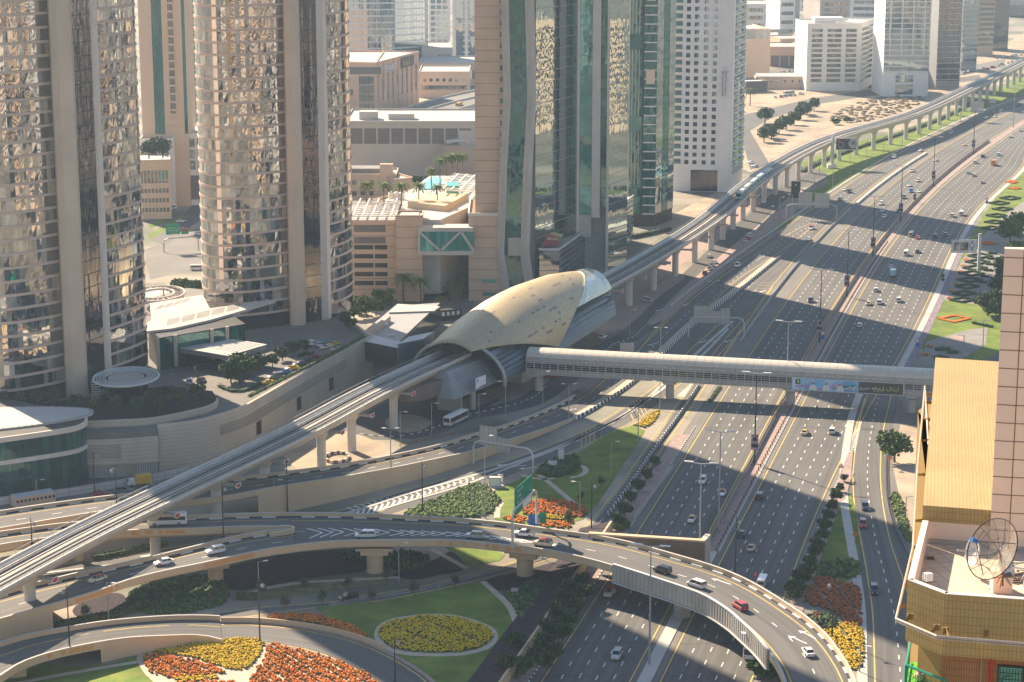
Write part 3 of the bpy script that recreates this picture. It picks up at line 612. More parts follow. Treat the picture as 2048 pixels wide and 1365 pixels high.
FE = [(-70,1168),(0,1130),(138.5,1056),(257,1003),(400,937.6),(560,862),(680,789),(762.6,749.6),(845,711.7)]
NE2 = [(1186,588),(1265,550),(1380,493),(1478.9,409.8),(1523.6,372),(1554.6,344.4),(1589,320),(1647.6,289),(1726.8,265),(1830,237.6),(1933.4,191),(2048,134.3),(2120,92)]
FE2 = [(1179,563.6),(1265.4,515.4),(1365,450),(1427,409.8),(1475.4,368.5),(1527,327),(1589,292.7),(1658,268.6),(1744,244.5),(1830,213.5),(1899,182.5),(1967.8,148),(2048,112),(2110,80)]
def cen(a, b):
 A = resample([G(u, v, 15) for u, v in a], n=40); B = resample([G(u, v, 15) for u, v in b], n=40); return mix(A, B, .5)
mid = cen(NE, FE); far = cen(NE2, FE2)
VC = resample(crom([mid[i] for i in (0, 8, 16, 24, 32, 39)] + [far[i] for i in (0, 5, 10, 15, 20, 25, 30, 35, 39)], 14), 4.0)
VC = [Vector((p.x, p.y, 13.6)) for p in VC]
for _ in range(12):
 VC = [VC[0]] + [(VC[i - 1] + VC[i] * 2 + VC[i + 1]) / 4 for i in range(1, len(VC) - 1)] + [VC[-1]]
via = thing('metro_viaduct', 'long pale concrete metro viaduct on round piers sweeping past the gold station', 'viaduct', (VC[0].x, VC[0].y, 0))
M['girder'] = mat('girder_concrete', (.56, .52, .47), .75, .10, .15)
mb = MB(); mb.sweep(VC, [(-5.4, 1.3), (-5.0, 1.3), (-4.7, .15), (-3.2, 0), (3.2, 0), (4.7, .15), (5.0, 1.3), (5.4, 1.3), (5.5, .9), (5.2, .2), (2.6, -2.1), (-2.6, -2.1), (-5.2, .2), (-5.5, .9)][::-1]); mb.build('girder', 'girder', via)
for s_ in (-1, 1):
 mb = MB(); c = off(VC, s_ * 2.2); mb.strip(lift(off(c, -1.5), .12), lift(off(c, 1.5), .12)); mb.build('track_bed', mat('trackbed', (.105, .085, .07), .9, .2, .5, uvstreak=.2), via)
 mb = MB()
 for o_ in (-.75, .75): mb.sweep(lift(off(c, o_), .14), [(-.14, 0), (-.14, .3), (.14, .3), (.14, 0)])
 mb.sweep(lift(off(c, 1.25 * s_), .14), [(-.1, 0), (-.1, .25), (.1, .25), (.1, 0)]); mb.build('rail', 'steel', via)
mb = MB(); mb.sweep(lift(VC, .05), [(-.5, 0), (-.5, .5), (.5, .5), (.5, 0)]); mb.build('walkway', 'conc', via)
M['duct'] = mat('cable_duct', (.45, .44, .42), .45, .1, .4, metal=.3)
mb = MB(); mb.sweep(lift(off(VC, -4.3), .3), [(-.45, 0), (-.45, .5), (0, .75), (.45, .5), (.45, 0)]); mb.sweep(lift(off(VC, -3.85), .3), [(.2, 0), (.2, .35), (.5, .35), (.5, 0)]); mb.build('cable_duct', 'duct', via)
mb = MB(); c = lift(off(VC, 5.2), 1.3); mb.sweep(lift(c, 1.0), [(-.05, 0), (-.05, .1), (.05, .1), (.05, 0)]); mb.sweep(lift(c, .5), [(-.03, 0), (-.03, .06), (.03, .06), (.03, 0)])
for p in resample(c, 3.0): mb.box((p.x, p.y, p.z + .5), (.09, .09, 1.05))
mb.build('handrail', 'grey', via)
mb = MB(); c = lift(off(VC, -5.2), 1.3); mb.sweep(lift(c, 1.0), [(-.05, 0), (-.05, .1), (.05, .1), (.05, 0)])
for p in resample(c, 3.0): mb.box((p.x, p.y, p.z + .5), (.09, .09, 1.05))
mb.build('handrail', 'grey', via)
pier = MB(); pier.lathe((0, 0, 0), [(1.3, 0), (1.3, 8.6), (1.35, 8.7), (1.35, 9.1), (1.3, 9.2), (2.4, 10.9), (2.6, 11.4)], 20)
def nearest(p):
 i = min(range(len(VC)), key=lambda k: (VC[k].x - p.x) ** 2 + (VC[k].y - p.y) ** 2); return i, VC[i]
pm = None
bases = [(115,1250),(276,1112),(424,1045),(518,1000),(640,938),(728,907),(820,858),(1207,640),(1263,610),(1308,580),(1346,552),(1377,525)]
spots = [nearest(G(*b))[1] for b in bases]
i = nearest(G(1405, 500))[0]
while i < len(VC) - 2: spots.append(VC[i]); i += 7
for p in spots:
 i, q = nearest(p); h = heading(VC, i)
 if pm is None: o = pier.build('pier', 'girder', via, smooth=False); pm = o.data
 else: o = bpy.data.objects.new('pier', pm); COL.objects.link(o); o.parent = via; o.matrix_parent_inverse = Matrix.Translation(via.location).inverted()
 o.location = (q.x, q.y, 0)
 mb = MB(); d = Vector((math.sin(h), -math.cos(h), 0)); a = q - d * 2.6; b = q + d * 6.6
 if PX(q)[0] < 1500:
  mb.obox(a, b, 1.7, 11.0, 11.5); mb.build('crosshead', 'conc', via)
  mb = MB(); e = q + d * 6.7; f = Vector((math.cos(h), math.sin(h), 0))
  mb.poly([e - f * 1.5 + Vector((0, 0, 11.2 - e.z)), e - f * .2 + Vector((0, 0, 10.5 - e.z)), e + f * 1.5 + Vector((0, 0, 10.9 - e.z)), e + f * 1.2 + Vector((0, 0, 12 - e.z)), e - f * .8 + Vector((0, 0, 12.0 - e.z))]); mb.build('drain_cover', 'wht', via)
  mb = MB(); e = q + d * 6.73
  mb.poly([e - f * 1.05 + Vector((0, 0, 11.2 - e.z)), e - f * .15 + Vector((0, 0, 10.75 - e.z)), e + f * 1.1 + Vector((0, 0, 11.05 - e.z)), e + f * .9 + Vector((0, 0, 11.75 - e.z)), e - f * .6 + Vector((0, 0, 11.75 - e.z))]); mb.build('drain_panel', 'red', via)
M['train_blue'] = mat('train_blue', (.20, .36, .42), .35, .1, .3, spec=.6); M['train_roof'] = mat('train_roof', (.45, .50, .50), .5, .15, .3)
def train(label, i0, ncar, side, s0=1):
 P = resample(off(VC, side * 2.2)[i0:], 1.0); root = thing('metro_train', label, 'train', (P[0].x, P[0].y, 13.9)); k = 0
 for c in range(ncar):
  seg = P[k:k + 17];
  pr = [(-1.35, .5), (-1.42, 1.2), (-1.42, 2.6), (-1.25, 3.3), (1.25, 3.3), (1.42, 2.6), (1.42, 1.2), (1.35, .5)][::-1]
  mb = MB(); mb.sweep(lift(seg, .25), pr); b = mb.build('carriage', 'train_blue', root)
  mb = MB(); mb.sweep(lift(seg[1:-1], 3.5), [(-1.2, 0), (-1.0, .3), (1.0, .3), (1.2, 0)][::-1]); mb.build('roof', 'train_roof', b)
  mb = MB()
  for sg in (-1, 1): q = lift(off(seg, sg * 1.45), .25); mb.strip(lift(q[1:-1], 1.75), lift(q[1:-1], 2.75), uv=False)
  mb.build('window_band', 'carglass', b)
  if c == 0:
   h = heading(seg, 0); f = seg[0] - Vector((math.cos(h), math.sin(h), 0)) * .05; sdv = Vector((math.sin(h), -math.cos(h), 0)); mb = MB(); zz = lambda t: Vector((0, 0, t))
   mb.quad(f - sdv * 1.1 + zz(1.9), f + sdv * 1.1 + zz(1.9), f + sdv * 1.0 + zz(3.3), f - sdv * 1.0 + zz(3.3)); mb.build('windscreen', 'carglass', b)
   mb = MB()
   for t in (-.95, .95): p = f + sdv * t; mb.box((p.x, p.y, p.z + 1.2), (.35, .35, .4), h)
   mb.build('headlight', 'lamp_w', b)
  k += 17 + 1
 return root
it = nearest(G(1478, 400, 14))[0]; train('pale blue metro train running on the viaduct beyond the station', it, 5, 1)
e_ = G(915, 722, 14); SH = R(66.76); ax = Vector((math.cos(SH), math.sin(SH), 0)); rt = Vector((ax.y, -ax.x, 0))
def S(s, t, z): p = e_ + ax * s + rt * t; return Vector((p.x, p.y, z))
stn = thing('metro_station', 'gold shell roofed metro station over the viaduct, with grey louvred sides', 'station', tuple(S(50, -2, 0)))
def goldmat():
 m = mat('gold_cladding', (.56, .43, .25), .5, .05, .2, metal=.35, spec=.5); t = m.node_tree; b = t.nodes['Principled BSDF']; L = t.links.new
 uv = nd(t, 'ShaderNodeUVMap'); br = nd(t, 'ShaderNodeTexBrick'); br.offset = .5; br.inputs['Scale'].default_value = 1
 br.inputs['Brick Width'].default_value = 2.4; br.inputs['Row Height'].default_value = .9; br.inputs['Mortar Size'].default_value = .06
 br.inputs['Color1'].default_value = (.50, .41, .27, 1); br.inputs['Color2'].default_value = (.44, .36, .23, 1); br.inputs['Mortar'].default_value = (.30, .23, .13, 1)
 L(uv.outputs[0], br.inputs[0]); L(br.outputs[0], b.inputs['Base Color']); return m
M['gold'] = goldmat()
W_ = lambda s: float(np.interp(s, [0, 25, 55, 85, 112, 125], [12, 15.5, 16.5, 15, 12, 10]))
H_ = lambda s: float(np.interp(s, [0, 10, 25, 45, 65, 90, 112], [10.5, 12.3, 14.6, 16.8, 17.4, 16.4, 13.8]))
TC = -2.5; ZB = 9.3
smin = lambda f: 50 * max(0, 1 - f / R(52)) ** 1.1
smax = lambda f: 50 + 58 * math.sin(f) ** 1.25
def shell(dr, ns=34, nf=56, f0=R(1)):
 g = []
 for j in range(nf + 1):
  f = f0 + (math.pi - 2 * f0) * j / nf; ff = min(f, math.pi - f); a, b = smin(ff), smax(ff); row = []
  for i in range(ns + 1):
   s = a + (b - a) * i / ns; row.append((S(s, TC + (W_(s) + dr) * math.cos(f), ZB + (H_(s) + dr) * math.sin(f)), (s, f * 16)))
  g.append(row)
 return g
mb = MB()
for dr in (0, -.5):
 g = shell(dr); base = len(mb.v); ns = len(g[0])
 for row in g:
  for p, uv in row: mb.uv[len(mb.v)] = uv; mb.v.append(tuple(p))
 for j in range(len(g) - 1):
  for i in range(ns - 1):
   a = base + j * ns + i; q = (a, a + 1, a + ns + 1, a + ns); mb.f.append(q if dr == 0 else q[::-1]); mb.m.append(0)
N1 = len(g) * ns
for j in range(len(g) - 1):
 for i in (0, ns - 1): a = j * ns + i; mb.f.append((a, a + ns, N1 + a + ns, N1 + a)); mb.m.append(0)
for i in range(ns - 1):
 for j in (0, len(g) - 1): a = j * ns + i; mb.f.append((a, a + 1, N1 + a + 1, N1 + a)); mb.m.append(0)
mb.build('gold_shell', 'gold', stn, smooth=True)
mb = MB(); random.seed(3)
for k in range(34):
 f = R(random.choice((20, 27, 34, 41, 48, 58, 68, 80, 95)));
 a, b = smin(f), smax(f); s = random.uniform(a + 6, b - 6); ln = random.choice((1.6, 2.2, 3.4))
 P = [S(q, TC + (W_(q) + .06) * math.cos(g_), ZB + (H_(q) + .06) * math.sin(g_)) for q, g_ in ((s, f), (s + ln, f), (s + ln, f + .045), (s, f + .045))]; mb.poly(P)
mb.build('skylight', 'conc_dk', stn)
M['louvre'] = mat('louvre', (.20, .24, .28), .45, .1, .2, metal=.5); M['louvre_dk'] = mat('louvre_dark', (.10, .125, .15), .4, .1, .2, metal=.5)
W2 = lambda s: float(np.interp(s, [-8, 7, 40, 80, 112, 128], [15.6, 15.6, 15.6, 14, 11.5, 10]))
H2 = lambda s: float(np.interp(s, [-8, 7, 40, 80, 112, 128], [11.0, 11.4, 12.5, 14.0, 12.8, 8]))
Z2 = 7.0
def ring(s, f, d=0): return S(s, TC + (W2(s) + d) * math.cos(f), Z2 + (H2(s) + d) * math.sin(f))
mb = MB(); nf = 26; SS = [6 + 8 * i for i in range(15)]
for j in range(nf):
 fa = math.pi * j / nf; fb = math.pi * (j + 1) / nf
 side = fb < R(42) or fa > R(138)
 for i in range(len(SS) - 1):
  d = .75 if side else 0; mb.quad(ring(SS[i], fa, d), ring(SS[i + 1], fa, d), ring(SS[i + 1], fb), ring(SS[i], fb), 1 if (side or j % 2) else 0)
  if side: mb.quad(ring(SS[i], fb), ring(SS[i + 1], fb), ring(SS[i + 1], fb, .75), ring(SS[i], fb, .75), 0)
mb.build('louvred_body', ['louvre', 'louvre_dk'], stn)
mb = MB()
for j in range(1, 26):
 f = R(180) * j / 26
 if R(40) < f < R(140): mb.tube([ring(s, f, .12) for s in SS], .12, 4)
mb.build('roof_seam', 'steel', stn)
mb = MB()
for s_, m_ in ((5.8, 0),):
 P = [ring(s_, R(-6) + R(192) * k / 40, .5) for k in range(41)]; mb.tube(P, .65, 8)
mb.build('entrance_arch', 'steel', stn)
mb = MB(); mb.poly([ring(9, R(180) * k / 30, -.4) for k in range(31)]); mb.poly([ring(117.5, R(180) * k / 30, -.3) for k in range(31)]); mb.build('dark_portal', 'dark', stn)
mb = MB(); P = [];
for k in range(25): P.append(ring(118, R(180) * k / 24, .1))
mb.poly(P); mb.build('end_glazing', glassmat('stn_glass', [(.5, (.25, .28, .28)), (.5, (.35, .36, .34))], (.8, .85, .85), .35), stn)
mb = MB(); nfg = 18
for j in range(nfg):
 q = [R(30) + R(120) * k / nfg for k in (j, j + 1)]; sh = lambda s, f: S(s, TC + (W_(s) - .25) * math.cos(f), ZB + (H_(s) - .25) * math.sin(f)); lo = [smax(min(f, math.pi - f)) - 1.5 for f in q]
 for i in range(5): u0, u1 = i / 5, (i + 1) / 5; mb.quad(*[sh(a + (119 - a) * u, f) for a, f, u in ((lo[0], q[0], u0), (lo[0], q[0], u1), (lo[1], q[1], u1), (lo[1], q[1], u0))])
for j in range(0):
 fa = R(12) + R(156) * j / nfg; fb = R(12) + R(156) * (j + 1) / nfg
 for s0, s1 in ((100, 106), (106, 112), (112, 118)): mb.quad(ring(s0, fa, 1.0 if s0 < 118 else .1), ring(s1, fa, 1.0 - (s1 - 100) / 40), ring(s1, fb, 1.0 - (s1 - 100) / 40), ring(s0, fb, 1.0))
mb.build('glazed_canopy', glassmat('canopy_glass', [(.5, (.34, .36, .33)), (.5, (.26, .28, .27))], (.8, .85, .85), .25), stn)
mb = MB(); mb.poly([S(7, -15, 13.4), S(7, 10.5, 13.4), S(118, 9, 13.4), S(118, -14, 13.4)][::-1]); mb.build('platform', 'conc_dk', stn)
M['clad'] = mat('grey_cladding', (.27, .29, .30), .55, .12, .25, metal=.2)
mb = MB(); tl, tr, br_, bl = G(894, 746, 13.2), G(985, 708, 13.2), G(1014, 757, 6.2), G(909.5, 800, 6.2)
k = Vector((-rt.x, -rt.y, 0)) * 1.0
mb.quad(bl, br_, tr, tl); mb.quad(tl, tr, tr + k * 6, tl + k * 6); mb.quad(bl, tl, tl + k * 6, bl + k * 5); mb.quad(br_, bl, bl + k * 5, br_ + k * 9); mb.build('skirt', 'clad', stn)
mb = MB()
for q in range(1, 9):
 a, b = tl.lerp(bl, q / 9), tr.lerp(br_, q / 9); mb.tube([a + rt * .05, b + rt * .05], .07, 4)
mb.build('skirt_joint', 'conc_dk', stn)
mb = MB(); mb.lathe(tuple(S(-14, -5, 0)), [(15, 6.6), (16, 7.4), (16, 11), (15.5, 11.4)], 36, sx=1.0, sy=.42, rz=SH); mb.build('concourse_drum', mat('drum', (.17, .13, .11), .8, .1, .2), stn)
mb = MB(); mb.box(tuple(S(-8, 1, 3.5)), (8, 1.4, 7), SH + R(90)); mb.lathe(tuple(S(-4, 7, 0)), [(.9, 0), (.9, 7)], 14); mb.box(tuple(S(40, 4, 3.5)), (14, 8, 7), SH); mb.box(tuple(S(80, 0, 3.5)), (14, 8, 7), SH); mb.build('support', 'conc', stn)
mb = MB(); mb.poly([S(8, -17, 6.4), S(8, 12.5, 6.4), S(60, 13, 6.4), S(118, 8, 6.4), S(118, -14, 6.4), S(60, -18, 6.4)]); mb.build('soffit', 'conc', stn)
a, b, c, d = G(951, 757, 10.6), G(970, 750, 10.6), G(969.6, 771, 7.6), G(951, 779.5, 7.6)
f = rt * .35; mb = MB(); mb.quad(d + f, c + f, b + f, a + f); P = [a, b, c, d]
for i in range(4): mb.quad(P[i], P[(i + 1) % 4], P[(i + 1) % 4] + f, P[i] + f)
bn = mb.build('advert_banner', 'wht', stn); bn['label'] = 'white advert banner with two dark squares'
mb = MB()
for (x0, x1, y0, y1) in ((.06, .24, .18, .42), (.72, .90, .10, .34), (0, 1, .86, .98)):
 L_ = lambda x, y: a.lerp(b, x).lerp(d.lerp(c, x), y) + rt * .37
 mb.quad(L_(x0, y1), L_(x1, y1), L_(x1, y0), L_(x0, y0))
for q in range(3): mb.quad(L_(.3, .48 + .12 * q), L_(.75, .44 + .12 * q), L_(.75, .40 + .12 * q), L_(.3, .44 + .12 * q))
mb.build('banner_print', mat('navy', (.03, .035, .09), .6, .05, 1), bn)
train('pale blue metro train with lit headlights nosing out of the station mouth', nearest(S(11, -5, 14))[0], 4, -.45)
root = thing('station_annex', 'grey louvred box and dark glazed link joining the station to the podium wall', 'building', tuple(G(820, 770)))
a, b = G(797, 752, 5.0), G(848, 741, 5.0); mb = MB(); q = [a, b, b + Vector((3, 11, 0)), a + Vector((3, 11, 0))]; mb.prism(q, 0, 15.5, mtop=1); mb.build('louvred_box', ['louvre', 'ltgrey'], root)
mb = MB()
for z in np.arange(4, 15.5, 1.0): mb.obox(a + Vector((-.3, -.3, 0)), b + Vector((.3, -.3, 0)), .5, z, z + .25); mb.obox(a + Vector((-.2, 0, 0)), a + Vector((2.8, 11, 0)), .5, z, z + .25)
mb.build('louvre_blade', 'louvre', root)
c = G(744, 720, 7); mb = MB(); mb.prism([c + Vector((-3, -1, 0)), a + Vector((0, 2, 0)), a + Vector((2.5, 9.5, 0)), c + Vector((0, 8, 0))], 7, 13.6, mi=0, mtop=1); mb.build('glazed_link', [glassmat('link_glass', [(.6, (.02, .025, .03)), (.4, (.04, .05, .05))], (.6, .7, .7), .25), 'ltgrey'], root)
mb = MB(); mb.box((c.x + 6, c.y + 5, 14.0), (2.6, 1.6, .8), .2); mb.build('roof_unit', 'ltgrey', root)
n0, n1 = Vector((4.6, 663.0, 0)), Vector((141, 629.5, 0)); bd = (n1 - n0).normalized(); bp = Vector((-bd.y, bd.x, 0))
Lb = (n1 - n0).length; FB = lambda s, t, z: n0 + bd * s + bp * t + Vector((0, 0, z))
ft = thing('footbridge', 'long covered grey footbridge with arched roof and glazed side crossing the highway from the station', 'footbridge', tuple(FB(60, 4, 0)))
wB = 8.0
def arc(t0=0.0, d=0.0): return [(wB / 2 - (wB / 2 + d) * math.cos(R(180) * k / 14), 11.6 + (2.3 + d) * math.sin(R(180) * k / 14)) for k in range(15)]
mb = MB()
ns = int(Lb / 2.6)
for i in range(ns):
 s0, s1 = Lb * i / ns, Lb * (i + 1) / ns - .05; A = arc()
 for (t0, z0), (t1, z1) in zip(A, A[1:]): mb.quad(FB(s0, t0, z0), FB(s1, t0, z0), FB(s1, t1, z1), FB(s0, t1, z1))
mb.build('roof', mat('roof_metal', (.55, .50, .43), .5, .06, .3, metal=.2), ft)
mb = MB()
for (z0, z1) in ((6.0, 6.9),): mb.prism([FB(0, -.1, 0), FB(Lb, -.1, 0), FB(Lb, wB + .1, 0), FB(0, wB + .1, 0)], z0, z1)
mb.build('deck', 'conc', ft)
mb = MB(); mb.prism([FB(0, -.02, 0), FB(Lb, -.02, 0), FB(Lb, .12, 0), FB(0, .12, 0)], 9.7, 11.6); mb.prism([FB(0, wB - .1, 0), FB(Lb, wB - .1, 0), FB(Lb, wB + .1, 0), FB(0, wB + .1, 0)], 6.9, 11.6); mb.prism([FB(0, -.02, 0), FB(Lb, -.02, 0), FB(Lb, .12, 0), FB(0, .12, 0)], 6.9, 7.9); mb.build('wall_panel', mat('bridge_panel', (.36, .35, .34), .6, .12, .4), ft)
mb = MB(); mb.prism([FB(0, .3, 0), FB(Lb, .3, 0), FB(Lb, .4, 0), FB(0, .4, 0)], 7.9, 9.7); mb.build('window_band', 'carglass', ft)
mb = MB()
for i in range(ns + 1):
 p = FB(Lb * i / ns, -.22, 0); mb.box((p.x, p.y, 9.2), (.16, .3, 5.0), math.atan2(bd.y, bd.x))
for z in (7.0, 7.9, 8.5, 9.1, 9.7, 10.4, 11.0): mb.obox(FB(0, -.2, 0), FB(Lb, -.2, 0), .1, z, z + .1)
mb.build('screen_frame', 'ltgrey', ft)
mb = MB()
for i in range(0, ns, 1):
 s0 = Lb * i / ns;
 for z in (10.6, 10.95): mb.obox(FB(s0 + .3, -.12, 0), FB(s0 + 2.0, -.12, 0), .1, z, z + .13)
mb.build('light_slot', 'wht', ft)
P = [FB(-.05, t, z) for t, z in arc()] ; mb = MB(); mb.poly(P + [FB(-.05, wB, 6), FB(-.05, 0, 6)]); mb.build('end_wall', 'ltgrey', ft)
for (u, v) in ((1068, 790), (1335, 803), (1577, 820), (1820, 836)):
 p = G(u, v); s = (p - n0).dot(bd); p = FB(s, 3.2, 0); mb = MB(); mb.lathe((p.x, p.y, 0), [(1.35, 0), (1.3, 4.2), (1.7, 4.6), (2.6, 5.2), (2.7, 5.99)], 20); mb.box((p.x, p.y, 5.7), (3.2, 8.4, .55), math.atan2(bd.y, bd.x)); mb.build('pier', 'conc_lt', ft)
u0, u1 = 1583, 1805; sA = (G(1583, 780, 6.6) - n0).dot(bd); sB = (G(1805, 791, 6.6) - n0).dot(bd)
root = thing('billboard', 'long blue and charcoal advertising banner hung on the near side of the footbridge', 'billboard', tuple(FB(sA, -.5, 6.3)))
zb0, zb1 = 6.2, 9.7
def pan(x0, x1, y0, y1, m, nm, dep=-.55, par=root):
 mb = MB(); a = FB(sA + (sB - sA) * x0, dep, zb0 + (zb1 - zb0) * y0); b = FB(sA + (sB - sA) * x1, dep, zb0 + (zb1 - zb0) * y0); h = Vector((0, 0, (zb1 - zb0) * (y1 - y0)))
 mb.quad(a, b, b + h, a + h); return mb.build(nm, m, par)
mb = MB(); mb.prism([FB(sA - .3, -.52, 0), FB(sB + .3, -.52, 0), FB(sB + .3, -.26, 0), FB(sA - .3, -.26, 0)], zb0 - .25, zb1 + .25); mb.build('frame', 'ltgrey', root)
pan(0, .62, 0, 1, mat('ad_sky', (.16, .38, .66), .6, .25, .15, col2=(.36, .55, .75), s2=.12), 'picture_panel'); pan(.60, 1, 0, 1, mat('ad_charcoal', (.07, .065, .06), .6, .05, 1), 'text_panel', -.56)
pan(.025, .07, .48, .93, 'dark', 'logo_tile', -.57);
mb = MB()
def bl(x, y, rx, ry, d=-.58, n=12, a0=0, a1=360):
 c = []
 for k in range(n + 1):
  t = R(a0 + (a1 - a0) * k / n); c.append(FB(sA + (sB - sA) * (x + rx * math.cos(t)), d, zb0 + (zb1 - zb0) * (y + ry * math.sin(t))))
 return c
mb.poly(bl(.047, .70, .013, .15, -.575, 12, -90, 120)); mb.build('logo', mat('lime', (.55, .65, .05), .6, .02, 1), root)
mb = MB()
for (x, s_) in ((.185, 1), (.305, .95), (.435, .95)): mb.poly(bl(x, 0.02, .036 * s_, .52, -.575, 14, 0, 180));
mb.build('robe', 'wht', root)
mb = MB()
for x in (.185, .305, .435): mb.poly(bl(x, .64, .009, .17, -.578, 12, 0, 340))
mb.build('face', mat('skin', (.35, .19, .12), .7, .1, 1), root)
mb = MB()
for x in (.185, .305, .435): mb.poly(bl(x, .74, .014, .17, -.577, 10, 0, 180))
mb.build('headscarf', 'wht', root)
mb = MB()
for k, (c0, y) in enumerate(((0, .30), (0, .24))):
 pts = [(x, .24 + .10 * math.sin(x * 18) + (.25 if x > .3 else 0) * math.exp(-((x - .42) / .09) ** 2)) for x in np.linspace(0.02, .56, 26)]
for (x0, y0), (x1, y1) in zip(pts, pts[1:]): mb.quad(*[FB(sA + (sB - sA) * x, -.572, zb0 + (zb1 - zb0) * y) for x, y in ((x0, y0 - .05), (x1, y1 - .05), (x1, y1 + .05), (x0, y0 + .05))])
mb.build('ribbon', mat('pink', (.65, .10, .18), .6, .05, 1), root)
mb = MB()
for (x0, y0, x1, y1) in ((.36, .22, .56, .50), (.40, .34, .58, .62)): mb.quad(*[FB(sA + (sB - sA) * x, -.573, zb0 + (zb1 - zb0) * y) for x, y in ((x0, y0), (x1, y1), (x1, y1 + .08), (x0, y0 + .08))])
mb.build('ribbon', 'green_sign', root)
def text3(body, loc, size, rz, m, parent, name='lettering', rx=math.pi / 2, font=None, align='LEFT', ext=.0):
 c = bpy.data.curves.new(name, 'FONT'); c.body = body; c.size = size; c.align_x = align; c.extrude = ext
 o = bpy.data.objects.new(name, c); dg = None; COL.objects.link(o); o.rotation_euler = (rx, 0, rz); o.location = loc
 bpy.context.view_layer.update(); me = bpy.data.meshes.new_from_object(o.evaluated_get(bpy.context.evaluated_depsgraph_get())); mw = o.matrix_world.copy()
 bpy.data.objects.remove(o); me.transform(mw); me.materials.clear(); me.materials.append(M[m] if isinstance(m, str) else m)
 r = bpy.data.objects.new(name, me); COL.objects.link(r); r.parent = parent
 if parent.get('_w'): r.matrix_parent_inverse = Matrix.Translation(parent.location).inverted()
 return r
rzb = math.atan2(bd.y, bd.x)
text3('في بلادنا', tuple(FB(sA + (sB - sA) * .965, -.6, zb0 + 1.25)), 1.55, rzb, mat('lime_text', (.55, .65, .08), .6, .02, 1), root, align='RIGHT')
text3('#لا_شيء_مستحيل', tuple(FB(sA + (sB - sA) * .83, -.6, zb0 + 1.25)), 1.55, rzb, 'wht', root, align='RIGHT')
text3('معنا', tuple(FB(sA + (sB - sA) * .085, -.6, zb0 + 2.2)), 1.1, rzb, 'wht', root)
# ============================================================ TOWERS
M['band'] = mat('stone_band', (.50, .39, .33), .75, .06, .2); M['band_lt'] = mat('stone_light', (.62, .55, .49), .75, .06, .2)
M['pier_tan'] = mat('pier_tan', (.50, .41, .33), .6, .10, .1, metal=.1)
M['glA'] = glassmat('tower_glass', [(.40, (.012, .016, .020)), (.14, (.06, .06, .055)), (.12, (.26, .24, .19)), (.10, (.38, .34, .27)), (.14, (.03, .05, .06)), (.10, (.16, .20, .22))], (.95, .95, .95), .36, .02, .14, .22)
M['glD'] = glassmat('dark_glass', [(.5, (.015, .016, .024)), (.3, (.025, .022, .03)), (.2, (.04, .035, .04))], (.75, .74, .80), .12, .03, .25, .30)
M['glT'] = glassmat('teal_glass', [(.45, (.008, .045, .052)), (.3, (.012, .06, .066)), (.25, (.022, .095, .09))], (.50, .85, .82), .13, .03, .2, .25)
M['glTl'] = glassmat('teal_glass_light', [(.4, (.05, .21, .18)), (.3, (.08, .28, .23)), (.3, (.04, .18, .17))], (.5, .85, .82), .14, .03, .1, .2)
M['glM'] = glassmat('mirror_glass', [(.4, (.03, .045, .05)), (.3, (.05, .06, .06)), (.3, (.02, .03, .035))], (.62, .76, .78), .46, .015, .06, .28, (1, 1, .5))
M['glB'] = glassmat('blue_glass', [(.4, (.03, .06, .09)), (.3, (.06, .10, .13)), (.3, (.10, .14, .16))], (.75, .85, .95), .32, .03, .15, .3)
def V2(P): return [Vector((p[0], p[1], 0)) for p in P]
def panes(mb, path, z0, z1, pw=1.5, tilt=.010, mi=0, rnd=random):
 P = resample(path, pw)
 for a, b in zip(P, P[1:]):
  d = (b - a).normalized(); n = Vector((d.y, -d.x, 0)); q = [rnd.uniform(-tilt, tilt) * pw for _ in range(4)]
  mb.quad(Vector((a.x, a.y, z0)) + n * q[0], Vector((b.x, b.y, z0)) + n * q[1], Vector((b.x, b.y, z1)) + n * q[2], Vector((a.x, a.y, z1)) + n * q[3], mi)
def curtain(root, path, z0, z1, fh, bh, glass='glA', band='band', pw=1.5, proud=.18, tilt=.014, skip=(), bandname='floor_band', gname='glazing'):
 """glass storeys between projecting floor bands along an open plan path"""
 n = int((z1 - z0) / fh); mb = MB()
 for k in range(n): panes(mb, path, z0 + k * fh + bh * .5, z0 + (k + 1) * fh - bh * .5, pw, tilt)
 mb.build(gname, glass, root)
 bm = MB(); bm.sweep(path, [(proud, -bh / 2), (-.4, -bh / 2), (-.4, bh / 2), (proud, bh / 2)]); me = None
 for k in range(n + 1):
  if k in skip: continue
  if me is None: o = bm.build(bandname, band, root); me = o.data
  else: o = bpy.data.objects.new(bandname, me); COL.objects.link(o); o.parent = root; o.matrix_parent_inverse = Matrix.Translation(root.location).inverted()
  o.location.z = z0 + k * fh
PZ = 13.0
